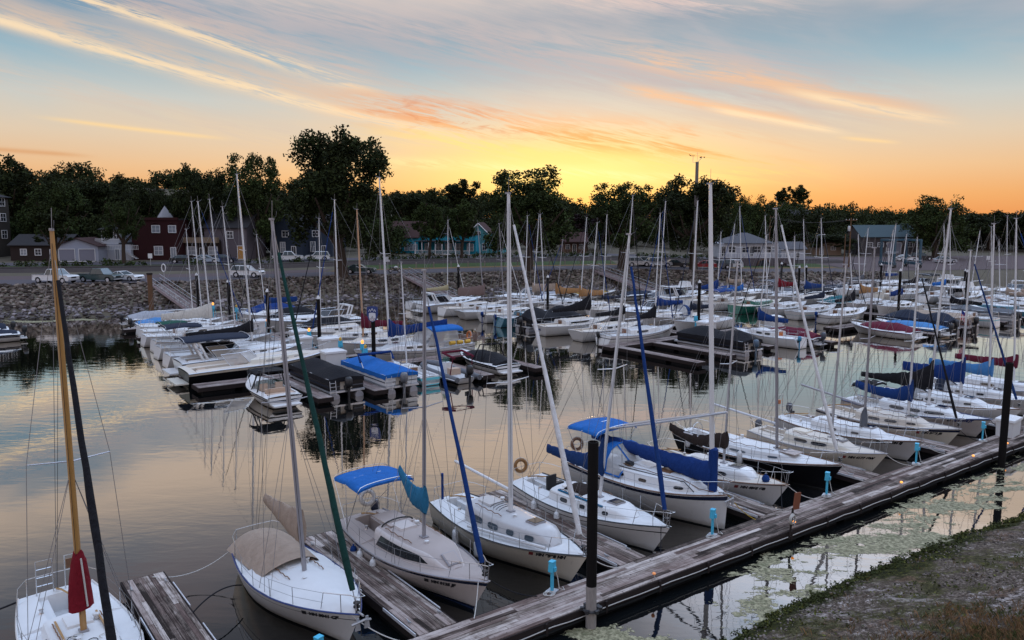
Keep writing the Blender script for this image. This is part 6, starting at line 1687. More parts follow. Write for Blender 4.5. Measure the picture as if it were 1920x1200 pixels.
# ---------------------------------------------------------------- motor boats
def hatcher(q, P, m): q.add(P, [tuple(range(len(P)))], m)
def runabout(label, xy, head, L=6.0, B=2.3, hull=gel_white, low=None, deckm=deck_white, stripe=gel_navy, cover=None, peak=.55, motor=black_plastic, tower=None, zb=1.05, detail=1, seed=0, name='runabout', cuddy=False, bim=None, seats=True, group='motor boats moored in the harbour', arch=False, cat='motorboat', reg=None, flag=False, windm=smoke_glass):
    T = thing(name, label, cat, (xy[0], xy[1], 0), head, group)
    hu = Hull(L, B, .72, .74, zb, .94, 1.1, .1, .42, 2.6, -.25)
    hu.mesh(hull, antifoul, low, stripe, (.55, .72), n=16).build('hull', T, angle=40)
    c1 = .55 if not cuddy else .45
    hu.deck(deckm, None, .10, c1, cw=B * .38, dep=.42, n=16, cam=.12).build('deck', T, angle=35)
    q = MB(); [q.tube([(hu.x(t / 16), sg * hu.half(t / 16) * 1.005, hu.sheer(t / 16) - .03) for t in range(17)], .035, rubber if stripe else alu, 4) for sg in (-1, 1)]; q.build('rub_rail', T)
    q = MB(); q.box((hu.x(0) - .28, 0, .28), (.6, B * .72, .09), hull); q.build('swim_platform', T, smooth=False)
    def ws(z0, h):
        q = MB(); t = c1; w = hu.half(t) * .80; x = hu.x(t); z = hu.sheer(t) + .06
        P = [(x - .55, -w, z), (x + .05, -w * .8, z), (x + .28, 0, z + .02), (x + .05, w * .8, z), (x - .55, w, z)]
        Q = [(x - .75, -w * .95, z + h * .9), (x - .25, -w * .74, z + h), (x - .08, 0, z + h), (x - .25, w * .74, z + h), (x - .75, w * .95, z + h * .9)]
        q.grid([P, Q], windm); o = q.build('windshield', T, smooth=False)
        q = MB(); q.tube(Q, .02, alu, 4); [q.tube([a_, b_], .018, alu, 4) for a_, b_ in zip(P, Q)]; q.build('windshield_frame', o)
    if cover is None:
        ws(0, .42)
        if seats:
            q = MB(); zz = hu.sheer(.3) - .05
            for sg in (-1, 1): q.box((hu.x(.42), sg * .5, zz), (.45, .5, .2), seat_tan); q.box((hu.x(.42) - .22, sg * .5, zz + .28), (.12, .48, .5), seat_tan)
            q.box((hu.x(.14), 0, zz + .0), (.55, B * .7, .25), seat_tan); q.box((hu.x(.2), 0, zz + .2), (.12, B * .68, .4), seat_tan); q.build('seats', T, smooth=False)
            q = MB(); q.tube([(hu.x(.50), -.5 + .18 * math.cos(k * .6), zz + .42 + .18 * math.sin(k * .6)) for k in range(10)], .02, black_plastic, 5, closed=True); q.build('steering_wheel', T)
    else:
        q = MB(); rows = []; n = 14; rg = random.Random(seed)
        for i in range(n + 1):
            t = lerp(.03, .80 if not cuddy else .62, i / n); u = i / n; r = []
            hgt = peak * max(.12, math.sin(math.pi * (u * .86 + .10)) ** .7) * (1 - .12 * abs(math.sin(u * 9.4)))
            for k in range(11):
                v = -1 + k / 5; w = hu.half(t) * 1.02
                zz = hu.sheer(t) + .05 + hgt * (1 - abs(v) ** 1.7) + rg.uniform(-.018, .018) - (.16 if abs(v) == 1 else 0)
                r.append((hu.x(t), v * w, zz))
            rows.append(r)
        q.grid(rows, cover); q.grid([[rows[0][k] for k in range(11)], [(rows[0][k][0] - .02, rows[0][k][1], hu.sheer(0) - .15) for k in range(11)]], cover)
        q.grid([[rows[-1][k] for k in range(11)], [(rows[-1][k][0] + .05, rows[-1][k][1], hu.sheer(.8) + .03) for k in range(11)]], cover)
        q.build('cover', T, angle=50)
    if motor: outboard_motor(T, (hu.x(0) - .45, 0, .62), motor, 0, 1.35)
    if tower:
        q = MB()
        for x_ in (hu.x(.30), hu.x(.48)):
            q.tube([(x_, -hu.half(.4) * .92, hu.sheer(.4)), (hu.x(.36) + (x_ - hu.x(.36)) * .4, -.75, 2.05), (hu.x(.36) + (x_ - hu.x(.36)) * .4, .75, 2.05), (x_, hu.half(.4) * .92, hu.sheer(.4))], .05, tower, 6)
        o = q.build('tower', T)
    if bim:
        m_, x0, x1, h_ = bim; q = MB(); canopy(q, x0, x1, B * .42, hu.sheer(.3) + h_ - .2, hu.sheer(.3) + h_, m_, nx=14); o = q.build('bimini', T, angle=60)
        q = MB(); xm = (x0 + x1) / 2; hoops(q, ((x0 + .03, xm - .3), (x1 - .03, xm + .1)), B * .42, hu.sheer(.3), hu.sheer(.3) + h_ - .2, hu.sheer(.3) + h_, alu if not tower else tower, .022); q.build('bimini_frame', o)
    if arch:
        q = MB(); q.tube([(hu.x(.2), -hu.half(.2) * .95, hu.sheer(.2)), (hu.x(.1), -hu.half(.2) * .8, hu.sheer(.2) + 1.1), (hu.x(.1), hu.half(.2) * .8, hu.sheer(.2) + 1.1), (hu.x(.2), hu.half(.2) * .95, hu.sheer(.2))], .09, hull, 6); q.build('radar_arch', T)
    q = MB()
    q.tube([(hu.x(t), -hu.half(t) * .9, hu.sheer(t) + .28) for t in (.70, .85, .95)] + [(hu.x(1) - .05, 0, hu.sheer(1) + .3)] + [(hu.x(t), hu.half(t) * .9, hu.sheer(t) + .28) for t in (.95, .85, .70)], .018, steel, 5)
    for sg in (-1, 1):
        for t in (.72, .86): q.tube([(hu.x(t), sg * hu.half(t) * .9, hu.sheer(t)), (hu.x(t), sg * hu.half(t) * .9, hu.sheer(t) + .28)], .014, steel, 4)
    q.build('bow_rail', T)
    return T, hu
def cruiser(label, xy, head, L=10.0, B=3.2, hull=gel_white, upper=gel_white, deckm=deck_white, bim=None, arch=True, glass=smoke_glass, seed=0, flybridge=False, stripe=None, camper=None, group='motor boats moored in the harbour'):
    T = thing('cabin_cruiser', label, 'motorboat', (xy[0], xy[1], 0), head, group)
    hu = Hull(L, B, 1.05, 1.15, 1.55, .95, 1.7, .1, .40, 2.5, -.3)
    b = hu.mesh(upper, antifoul, hull, stripe or upper, (.30, .52), n=18) if hull is upper else hu.mesh(hull, antifoul, hull, hull, (.62, .66), n=18)
    b.build('hull', T, angle=40)
    if hull is not upper:
        q = MB()
        for sg in (-1, 1): q.grid([[hu.pt(t / 18, lerp(hu.sheer(t / 18) * .80, hu.sheer(t / 18), v), sg, .012) for v in (0, .5, 1)] for t in range(19)], upper, flip=sg < 0)
        q.build('topsides', T, angle=40)
    hu.deck(deckm, None, .05, .40, cw=B * .38, dep=.7, n=18, cam=.1).build('deck', T, angle=35)
    q = MB(); [q.tube([(hu.x(t / 16), sg * hu.half(t / 16) * 1.01, hu.sheer(t / 16) - .02) for t in range(17)], .045, alu, 4) for sg in (-1, 1)]; q.build('rub_rail', T)
    ca = Cabin(hu, .38, .90, .42, .30, .74, .45, .10); cb = ca.mesh(upper, topm=deckm).build('cabin', T, angle=40)
    for wi in ((.50, .56, .25, .75), (.60, .66, .25, .75), (.70, .75, .25, .7)):
        for sg in (-1, 1): ca.patch(rounded(*wi), sg, glass).build('window', cb, smooth=False)
    q = MB(); t = .40; x = hu.x(t); w = B * .40; z = hu.sheer(t) + .25
    P = [(x - 1.5, -w, z - .15), (x - .1, -w * .93, z), (x + .75, -w * .5, z + .1), (x + .95, 0, z + .12), (x + .75, w * .5, z + .1), (x - .1, w * .93, z), (x - 1.5, w, z - .15)]
    Q = [(p[0] - .62, p[1] * .86, z + .72) for p in P]; q.grid([P, Q], glass); o = q.build('windshield', T, smooth=False)
    q = MB(); q.tube(Q, .03, alu, 4); [q.tube([a_, c_], .025, alu, 4) for a_, c_ in zip(P, Q)]; q.build('windshield_frame', o)
    q = MB(); q.box((hu.x(0) - .4, 0, .32), (.85, B * .8, .10), upper); q.build('swim_platform', T, smooth=False)
    q = MB(); zz = hu.sheer(.2) - .3; q.box((hu.x(.12), 0, zz), (.6, B * .6, .3), seat_tan); q.box((hu.x(.34), -.6, zz + .2), (.5, .6, .7), seat_tan); q.build('seats', T, smooth=False)
    if arch:
        q = MB(); 
        for dx in (0, .35): q.tube([(hu.x(.16) + dx, -B * .46, hu.sheer(.16)), (hu.x(.12) + dx - .2, -B * .38, hu.sheer(.16) + 1.35), (hu.x(.12) + dx - .2, B * .38, hu.sheer(.16) + 1.35), (hu.x(.16) + dx, B * .46, hu.sheer(.16))], .10, upper, 6)
        q.build('radar_arch', T)
    if bim:
        m_, x0, x1 = bim; h_ = 1.75; q = MB(); canopy(q, hu.x(x0), hu.x(x1), B * .44, hu.sheer(.2) + h_ - .25, hu.sheer(.2) + h_, m_, nx=14); o = q.build('bimini', T, angle=60)
        q = MB(); hoops(q, ((hu.x(x0) + .05, hu.x((x0 + x1) / 2)), (hu.x(x1) - .05, hu.x((x0 + x1) / 2))), B * .44, hu.sheer(.2), hu.sheer(.2) + h_ - .25, hu.sheer(.2) + h_, alu, .025); q.build('bimini_frame', o)
        if camper:
            q = MB(); n = 4
            for sg in (-1, 1): q.grid([[(lerp(hu.x(x0), hu.x(x1), k / n), sg * B * .44, hu.sheer(.2) + h_ - .25) for k in range(n + 1)], [(lerp(hu.x(x0), hu.x(x1), k / n), sg * B * .47, hu.sheer(.2) + .1) for k in range(n + 1)]], camper)
            q.build('side_curtain', o, smooth=False)
    q = MB()
    q.tube([(hu.x(t), -hu.half(t) * .92, hu.sheer(t) + .55) for t in (.45, .6, .75, .9)] + [(hu.x(1) + .05, 0, hu.sheer(1) + .6)] + [(hu.x(t), hu.half(t) * .92, hu.sheer(t) + .55) for t in (.9, .75, .6, .45)], .022, steel, 5)
    for sg in (-1, 1):
        for t in (.45, .6, .75, .9): q.tube([(hu.x(t), sg * hu.half(t) * .92, hu.sheer(t)), (hu.x(t), sg * hu.half(t) * .92, hu.sheer(t) + .55)], .018, steel, 4)
    q.build('bow_rail', T)
    if flybridge:
        q = MB(); q.box((hu.x(.42), 0, hu.sheer(.4) + 1.25), (2.9, B * .66, .12), upper, 0, .95); q.box((hu.x(.5), 0, hu.sheer(.4) + 1.6), (.9, B * .55, .6), upper, 0, .8)
        for sg in (-1, 1):
            for x_ in (-1.2, .2, 1.2): q.tube([(hu.x(.42) + x_, sg * B * .30, hu.sheer(.4)), (hu.x(.42) + x_, sg * B * .30, hu.sheer(.4) + 1.25)], .06, upper, 5)
        q.build('flybridge', T, smooth=False)
    return T, hu
def pontoon(label, xy, head, L=7.0, B=2.5, panel=box_white, cover=c_bright, peak=.5, motor=black_plastic, bim=None, seed=0, group='motor boats moored in the harbour', open_=False):
    T = thing('pontoon_boat', label, 'pontoon boat', (xy[0], xy[1], 0), head, group); h = L / 2
    for sg in (-1, 1):
        q = MB(); q.tube([(-h, sg * B * .34, .1), (h - 1.0, sg * B * .34, .1), (h - .3, sg * B * .34, .2), (h, sg * B * .34, .34)], [.3, .3, .2, .05], alu_grey, 12); q.build('float_tube', T)
    q = MB(); q.box((0, 0, .47), (L, B, .12), alu); q.build('deck', T, smooth=False)
    q = MB()
    for sg in (-1, 1):
        q.box((-.1, sg * (B / 2 - .04), .92), (L - .6, .05, .72), panel); q.box((-.1, sg * (B / 2 - .01), .80), (L - .6, .03, .06), c_navy)
        q.tube([(-h + .2, sg * (B / 2 - .04), 1.3), (h - .4, sg * (B / 2 - .04), 1.3)], .03, alu, 5)
        q.box((-h + .2, sg * B * .33, .92), (.06, B * .30, .74), panel); q.box((-h + .168, sg * B * .33, .80), (.02, B * .29, .06), c_grey); q.box((h - .4, sg * B * .30, .92), (.06, B * .34, .72), panel)
    q.box((-h + .26, 0, .9), (.05, B * .36, .66), deck_cream); q.build('fence_panels', T, smooth=False)
    if cover:
        q = MB(); rg = random.Random(seed); rows = []; n = 12
        for i in range(n + 1):
            u = i / n; x = lerp(-h + .12, h - .3, u); r = []
            hg = peak * (.45 + .55 * abs(math.sin(math.pi * (u * 2.05 + .08))))
            for k in range(11):
                v = -1 + k / 5; r.append((x, v * B * .505, 1.31 + hg * (1 - abs(v) ** 1.25) * (1.0 if 0 < i < n else .35) + rg.uniform(-.012, .012)))
            rows.append([(r[0][0], r[0][1] * 1.005, .98 + (.04 if i % 2 else 0))] + r + [(r[-1][0], r[-1][1] * 1.005, .98 + (.04 if i % 2 else 0))])
        q.grid(rows, cover)
        for r, dx in ((rows[0], -.02), (rows[-1], .02)): q.grid([r, [(p[0] + dx, p[1], min(p[2], 1.12)) for p in r]], cover)
        q.build('cover', T, angle=45)
    if bim:
        q = MB(); x0 = -.3
        q.tube([(x0, -B * .5, 1.3), (x0 + .7, -B * .5, 2.15), (x0 + .7, B * .5, 2.15), (x0, B * .5, 1.3)], .035, alu, 6); q.tube([(x0 + .35, -B * .5, 1.3), (x0 + .62, -B * .5, 2.1)], .02, alu, 5)
        o = q.build('bimini_frame', T); q = MB(); q.tube([(x0 + .3, -B * .52, 1.68), (x0 + .7, -B * .52, 2.16), (x0 + .7, B * .52, 2.16), (x0 + .3, B * .52, 1.68)], .10, bim, 8); q.build('folded_bimini', o)
    if motor: outboard_motor(T, (-h - .2, 0, .60), motor, 0, 1.5)
    q = MB(); yl = B * .42
    for dy in (-.2, .2): q.tube([(-h - .02, yl + dy, 1.25), (-h - .16, yl + dy, .30)], .022, alu, 5)
    for k in range(4): q.tube([(-h - .04 - .03 * k, yl - .2, 1.1 - .24 * k), (-h - .04 - .03 * k, yl + .2, 1.1 - .24 * k)], .018, alu, 5)
    q.build('boarding_ladder', T)
    return T
def flag_on(xy, z, label):
    t = thing('flag', label, 'flag', (xy[0], xy[1], z)); q = MB(); q.tube([(0, 0, -.6), (.1, 0, .8)], .018, alu, 5); q.build('flagstaff', t)
    wht = M('flag_white', (.6, .6, .62), .8, .05); rd = M('flag_red', (.42, .02, .04), .8, .05); bl_ = M('flag_blue', (.02, .04, .2), .8, .05); q = MB()
    for k in range(7):
        x0 = .1 + .065 * k; zt = .8 - .05 * k
        P = lambda u: (x0 + .065 * u + .02, -.02 * math.sin(k + u) , zt - .05 * u)
        a_, c_ = P(0), P(1); m = rd if k % 2 == 0 else wht
        q.add([a_, c_, (c_[0], c_[1], c_[2] - .75), (a_[0], a_[1], a_[2] - .75)], [(0, 1, 2, 3)], m)
        if k < 4: q.add([(a_[0], a_[1] - .006, a_[2]), (c_[0], c_[1] - .006, c_[2]), (c_[0], c_[1] - .006, c_[2] - .28), (a_[0], a_[1] - .006, a_[2] - .28)], [(0, 1, 2, 3)], bl_)
    q.build('cloth', t, smooth=False); return t
# ------------------------------------------------------------------ the row along the main dock
NH = R(-50.5)
def nearpos(a_bow, L, head=NH, b_bow=18.8):
    p = AB(a_bow, b_bow); return (p[0] - math.cos(head) * L / 2, p[1] - math.sin(head) * L / 2)
def W2(T, p): return Matrix.Rotation(T.rotation_euler.z, 3, 'Z') @ Vector(p) + Vector(T.location)
GN = 'sailboats moored along the main dock'
def fender(T, hu, t, side, label, m=fender_white, s=1.0, zf=.5):
    p = hu.pt(t, hu.sheer(t) * zf, side, .0); w = W2(T, (p[0], p[1] + side * .16 * s, p[2]))
    o = thing('fender', label, 'fender', (w.x, w.y, w.z), T.rotation_euler.z, 'fenders hanging between boats and docks')
    q = MB(); q.lathe((0, 0, 0), [(.02, -.34 * s), (.08 * s, -.31 * s), (.115 * s, -.22 * s), (.115 * s, .18 * s), (.08 * s, .27 * s), (.03, .30 * s), (.03, .36 * s)], m, 12); q.build('bumper', o, angle=60)
    q = MB(); q.tube([(0, 0, .34 * s), (0, -side * .12, hu.sheer(t) - p[2] + .04)], .01, rope_white, 4); q.build('lanyard', o)
def life_ring(w, rz, m, label, tilt=80):
    o = thing('life_ring', label, 'life ring', w, rz); q = MB()
    q.tube([(.24 * math.cos(k * .393), .24 * math.sin(k * .393), 0) for k in range(16)], .07, m, 8, closed=True)
    r_ = q.build('ring', o); r_.rotation_euler = (R(tilt), 0, 0)
    q = MB(); q.tube([(.33 * math.cos(k * .393), .33 * math.sin(k * .393), .0) for k in range(16)], .012, rope_white, 4, closed=True); c = q.build('grab_rope', o); c.rotation_euler = (R(tilt), 0, 0)
    return o
def rope(p, q_, sag, m, label, r=.016):
    b = MB(); b.tube(sagline(p, q_, sag, 12), r, m, 5); return tag(b.build('mooring_line'), label, 'rope')
def anchor(T, hu):
    q = MB(); x = hu.x(1) - .05; z = hu.sheer(1) + .05
    q.tube([(x - .4, .0, z), (x + .25, 0, z + .02)], .03, galv, 6); q.tube([(x + .12, -.28, z - .22), (x + .30, 0, z - .08), (x + .12, .28, z - .22)], .035, galv, 6); q.box((x + .18, -.14, z - .22), (.05, .16, .34), galv, 0, .5); q.box((x + .18, .14, z - .22), (.05, .16, .34), galv, 0, .5); q.build('anchor', T, smooth=False)
def tiller_etc(T, hu, m=varnish):
    q = MB(); q.tube([(hu.x(.02), 0, hu.sheer(.05) + .12), (hu.x(.08), .05, hu.sheer(.05) + .25), (hu.x(.20), .12, hu.sheer(.05) + .42)], [.035, .03, .022], m, 6); q.build('tiller', T)
def wheel_etc(T, hu):
    q = MB(); x = hu.x(.12); z = hu.sheer(.1); q.tube([(x, 0, z - .5), (x, 0, z + .35)], .06, gel_white, 8); q.build('steering_pedestal', T)
    q = MB(); q.tube([(x - .1, .42 * math.cos(k * .393), z + .25 + .42 * math.sin(k * .393)) for k in range(16)], .018, steel, 5, closed=True); [q.tube([(x - .1, 0, z + .25), (x - .1, .42 * math.cos(k * 1.047), z + .25 + .42 * math.sin(k * 1.047))], .01, steel, 4) for k in range(6)]; q.build('steering_wheel', T)
BO = {}
# A : wooden mast
def exA(T, hu, top):
    tiller_etc(T, hu)
    q = MB(); x = hu.x(.02); zz = hu.sheer(0)
    for sg in (-.5, .25): q.tube([(x, sg - .02, zz), (x, sg + .0, zz + 1.05), (x, sg + .42, zz + 1.05), (x, sg + .42, zz)], .02, steel, 5)
    for k in range(3): q.tube([(x, -.5, zz + .3 + k * .25), (x, -.08, zz + .3 + k * .25)], .014, steel, 4)
    q.build('boarding_ladder', T)
    q = MB(); q.box((hu.x(0) + .05, .55, zz + .75), (.04, .5, .28), teak); q.build('horseshoe_board', T, smooth=False)
    q = MB()
    for sg in (-.28, .36): q.tube([(hu.x(.285), sg, hu.sheer(.28) - .20), (hu.x(.285) - .04, sg, hu.sheer(.28) - .20)], .11, seat_tan, 14); q.tube([(hu.x(.285) - .05, sg, hu.sheer(.28) - .20), (hu.x(.285) - .055, sg, hu.sheer(.28) - .20)], .05, black_plastic, 10)
    q.build('speakers', T)
    q = MB(); q.box((hu.x(.48), -.5, top(.48) + .02), (1.6, .05, .04), varnish); q.box((hu.x(.48), .5, top(.48) + .02), (1.6, .05, .04), varnish); q.build('grab_rail', T, smooth=False)
    rg = random.Random(4)
    for k in range(5):
        q = MB(); cx, cy = hu.x(.56) + rg.uniform(-.3, .4), rg.uniform(-.5, .5); q.tube([(cx + .13 * math.cos(a) * rg.uniform(.7, 1.1), cy + .13 * math.sin(a), top(.56) + .03) for a in [i * .7 for i in range(9)]], .012, rope_dark if k % 2 else rope_white, 4)
        q.build('coiled_line', T)
    q = MB(); rows = []; z0 = top(.5) + .62; x = hu.x(.50)
    for i, (z, rx, ry, dx) in enumerate(((0, .25, .30, -.08), (.35, .27, .28, -.10), (.8, .25, .22, -.08), (1.2, .19, .17, -.04), (1.5, .12, .12, 0), (1.56, .085, .085, 0))):
        rows.append([(x + dx + rx * math.cos(a) * (1 + .12 * math.sin(3 * a + i)), ry * math.sin(a) * (1 + .10 * math.sin(4 * a + i)), z0 + z + .05 * math.sin(a * 2)) for a in [6.283 * k / 14 for k in range(14)]])
    q.grid(rows, c_red, closed=True); q.tube([(x + .19, .1, z0 + .1), (x + .19, .06, z0 + .8), (x + .14, .03, z0 + 1.4)], .022, rope_white, 4); q.build('sail_cover', T, angle=60)
    q = MB(); q.tube([(x - .1, .05, z0 + .6), (x - .55, .1, z0 + 1.1), (x - .7, .12, z0 + 1.25)], [.22, .18, .10], c_red, 10); q.build('sail_bag', T, angle=60)
BO['A'] = sailboat('white sailboat with varnished wooden mast, red sail cover and black furled jib', xy=nearpos(2.75, 7.5), head=NH, L=7.5, B=2.75, cab=(.33, .80, .34, .26), wf=.60, wins=((.42, .50, .3, .7), (.56, .62, .3, .7)), cw=.55, cockpit=(.05, .30),
    mast_t=.50, mast_top=(97, 432), mast_m=varnish, mast_r=.082, spread=(.44,), spread_w=.95, boom=False, jib=c_black, jib_r=.12, detail=2, extras=exA, group=GN, seed=2, toe=gel_white, jib_frac=.93)
# B : tarp covered
def exB(T, hu, top):
    anchor(T, hu)
    q = MB(); rows = []
    for i in range(9):
        u = i / 8; x = lerp(hu.x(.02), hu.x(.40), u); hh = .18 + .62 * math.sin(math.pi * min(1, .12 + u * .72)) ** .8; r = []
        for k in range(11):
            v = -1 + k / 5; r.append((x + .45 * u * (1 - v * v), v * (hu.half(.2) * .84), hu.sheer(.15) + .04 + hh * max(0, 1 - abs(v) ** 2.2)))
        rows.append(r)
    q.grid(rows, c_tan, mats=None); q.build('cockpit_cover', T, angle=60)
BO['B'] = sailboat('white sailboat covered with a pale deck tarp, tan cockpit tent and dark green furled jib', xy=nearpos(8.75, 7.4, b_bow=19.1), head=NH, L=7.4, B=2.75, zs=.95, zb=1.2, stripe=gel_black, band=(.80, .825), cab=(.34, .74, .30, .22), wf=.6, wins=(), hatch=False, cockpit=None, sw=.62, rake_s=-.1,
    mast_t=.535, mast_top=(510, 412), mast_m=alu_grey, mast_r=.075, spread=(.5,), boom_l=2.75, boom_z=1.0, boom_up=.52, cover=(1.05, .26, 0, 1.0), cover_m=c_tan, sag_cover=.06, cover_exp=1.0, jib=c_dgreen, jib_r=.115, detail=2, tarp=(tarp_white, .30, .985, .38), extras=exB, group=GN, seed=4, toe=ink_blue, reg=('MN 3041 CF', .80, .80))
# C : long dark windows, blue bimini
def exC(T, hu, top):
    tiller_etc(T, hu)
    q = MB(); q.box((hu.x(.30) - .02, 0, top(.36) + .02), (1.3, .9, .05), deck_tan); q.build('pop_top', T, smooth=False)
    q = MB(); q.tube([(hu.x(.34), -1.0 * math.cos(k * .314) * .62, top(.38) - .05 + .18 * math.sin(k * .314)) for k in range(11)], .028, black_plastic, 5); q.build('grab_arch', T)
    outboard_motor(T, (hu.x(0) - .2, .75, .75), gel_navy, 0, 1.0)
BO['C'] = sailboat('tan sailboat with blue bimini, navy stripe and long dark slanted windows', xy=nearpos(12.75, 7.8, b_bow=18.75), head=NH, L=7.8, B=2.7, hull=gel_tan, deckm=deck_tan, anti=antifoul_blue, boot=gel_navy, stripe=gel_navy, band=(.85, .97), cab=(.32, .80, .58, .46), wf=.66, front=.30,
    wins=([(.345, .12), (.47, .16), (.47, .86), (.375, .86)], [(.476, .16), (.575, .22), (.575, .86), (.476, .86)], [(.581, .24), (.70, .42), (.655, .84), (.581, .86)]), mast_t=.555, mast_top=(796, 508), mast_m=alu_grey, mast_r=.07, spread=(.5,), boom_l=1.35, boom_z=.95, boom_up=.95, cover=(.75, .28, .2, 1.0), cover_m=c_teal, sag_cover=.2, cover_exp=1.0,
    jib=c_royal, jib_r=.095, jib_frac=.92, bimini=(-3.75, -1.9, 1.12, 1.95, c_bright), detail=2, reg=('MN 0125 JF', .775, .68), extras=exC, group=GN, seed=6, hatch=.755, toe=alu_grey, cw=.5)
# D : grey windows and whisker pole
def exD(T, hu, top):
    tiller_etc(T, hu)
    q = MB(); q.tube([(hu.x(.38), -hu.half(.38) * .88, hu.sheer(.38) + .14), (hu.x(.83), -hu.half(.83) * .88, hu.sheer(.83) + .14)], .06, alu_white, 8); q.build('whisker_pole', T)
    q = MB(); 
    for k in range(4): q.tube([(hu.x(.42) + k * .16, -.40 * math.cos(j * .449), top(.44) + .04 + .10 * math.sin(j * .449)) for j in range(8)], .014, black_plastic, 4)
    q.build('hatch_ribs', T)
    q = MB(); q.tube([(hu.x(.02), -.35, hu.sheer(0)), (hu.x(.02), -.35, hu.sheer(0) + 1.1)], .05, c_blue, 6); q.build('blue_bag', T)
BO['D'] = sailboat('cream sailboat with grey square windows, bare silver boom and white furled jib', xy=nearpos(16.35, 7.8, b_bow=18.4), head=NH, L=7.8, B=2.7, hull=gel_cream, cabm=gel_grey, deckm=deck_white, stripe=gel_black, band=(.955, .97), cab=(.28, .82, .64, .50), wf=.60, front=.12, crown=.09,
    wins=((.35, .42, .35, .78), (.46, .53, .35, .78), (.585, .63, .38, .78), (.695, .745, .38, .78)), winm=grey_glass, mast_t=.505, mast_top=(953.5, 363), mast_m=alu_white, mast_r=.095, spread=(.42,), spread_w=.95, boom_l=3.3, boom_z=.80, boom_up=.25, jib=c_sail, jib_r=.105, jib_frac=.955, detail=2,
    reg=('MN 9598 HH', .80, .84), extras=exD, group=GN, seed=9, toe=black_plastic, sw=.66)
# E : white with two black lines
def exE(T, hu, top):
    q = MB(); q.box((hu.x(.22), -.1, hu.sheer(.2) + .35), (.08, .5, .62), black_plastic); q.box((hu.x(.19), .35, hu.sheer(.2) + .2), (.5, .5, .10), black_plastic); q.build('folded_seat', T, smooth=False)
    q = MB(); loft_cover(q, [hu.x(.36) + k * .2 for k in range(6)], [top(.40) - .05] * 6, [top(.40) + z for z in (.10, .22, .25, .24, .18, .06)], [.42] * 6, c_brown, seed=3); q.build('hatch_cover', T, angle=60)
    q = MB(); q.box((hu.x(.5), -.62, top(.5) - .02), (2.4, .07, .05), c_teal); q.build('teal_strip', T, smooth=False)
    tiller_etc(T, hu)
BO['E'] = sailboat('white sailboat with two thin black hull lines, dark blue sail cover and blue furled jib', xy=nearpos(20.3, 7.8, b_bow=18.5), head=NH, L=7.8, B=2.65, stripe=gel_black, band=(.74, .785), cab=(.30, .80, .42, .34), wf=.62, front=.2, wins=((.385, .43, .35, .75), (.52, .55, .35, .75), (.66, .69, .3, .7)),
    mast_t=.56, mast_top=(1181, 440), mast_m=alu_white, mast_r=.075, spread=(.5,), boom_l=2.9, boom_z=1.05, boom_up=.12, cover=(.62, .30, .75, 1.0), cover_m=c_dblue, jib=c_royal, jib_r=.10, jib_frac=.93, detail=2, extras=exE, group=GN, seed=10, toe=black_plastic)
# F : cat rigged with wishbone
def exF(T, hu, top):
    ti = lambda p: Matrix.Rotation(-T.rotation_euler.z, 3, 'Z') @ (Vector(p) - Vector(T.location))
    m = Vector((hu.x(.91), 0, 0)); mw = W2(T, m); aw = W2(T, (hu.x(.10), 0, 0)); fw = W2(T, (hu.x(.91) + .55, 0, 0))
    za = zat(aw.x, aw.y, 806); zf = zat(fw.x, fw.y, 773)
    a_ = Vector((hu.x(.10), 0, za)); f_ = Vector((hu.x(.91) + .55, 0, zf))
    q = MB()
    for sg in (-1, 1): q.tube([a_.lerp(f_, k / 12) + Vector((0, sg * .62 * math.sin(math.pi * (k / 12) ** .8) ** .9, 0)) for k in range(13)], .05, alu, 7)
    q.build('wishbone_boom', T)
    zb1, zb0 = zat(mw.x, mw.y, 912), zat(aw.x, aw.y, 822); zt1, zt0 = zat(mw.x, mw.y, 868), za - .06
    xs = [lerp(hu.x(.91) + .02, hu.x(.10), k / 12) for k in range(13)]; q = MB()
    loft_cover(q, xs, [lerp(zb1, zb0, (k / 12) ** .9) for k in range(13)], [lerp(zt1, zt0, (k / 12)) for k in range(13)], [lerp(.26, .14, k / 12) for k in range(13)], c_blue, seed=8); c = q.build('sail_cover', T, angle=60)
    q = MB(); q.lathe((m.x, 0, 0), [(.17, top(.91) - .02), (.17, top(.91) + .35)], c_blue, 12); q.lathe((m.x, 0, 0), [(.19, zb1 - .1), (.18, zt1 + .55), (.12, zt1 + .6)], c_blue, 12); q.build('mast_boot', T)
    q = MB(); q.tube([(hu.x(lerp(.30, .86, k / 10)), -lerp(.95, .62, k / 10), top(lerp(.30, .85, k / 10)) - .05) for k in range(11)], .022, black_plastic, 5); q.build('black_handrail', T)
    q = MB(); q.box((hu.x(.50), 0, top(.5) + .02), (.9, .8, .08), gel_white); q.box((hu.x(.64), .0, top(.64) + .02), (.62, .62, .05), teak); q.box((hu.x(.44), -.6, top(.44) + .06), (.3, .24, .16), black_plastic); q.build('deck_hatches', T, smooth=False)
    anchor(T, hu)
BO['F'] = sailboat('white blunt bowed sailboat with navy sheer stripe and long blue cover under a wishbone boom', xy=nearpos(23.95, 8.0, b_bow=18.95), head=NH, L=8.0, B=3.1, zs=1.15, zm=1.12, zb=1.42, rake_b=.12, pb=3.2, sw=.80, stripe=gel_navy, band=(.84, .97), cab=(.30, .86, .50, .42), wf=.68, front=.14, wins=((.40, .445, .35, .62), (.55, .595, .35, .62), (.76, .80, .30, .58)),
    mast_t=.91, mast_top=(1332, 345), mast_m=alu_white, mast_r=.115, spread=(), boom=False, rig=False, bimini=(-3.6, -1.75, 1.25, 1.85, c_bright), dodger=(1.15, .78, c_bright, 1.05), detail=2, extras=exF, group=GN, seed=12, hatch=False, toe=teak)
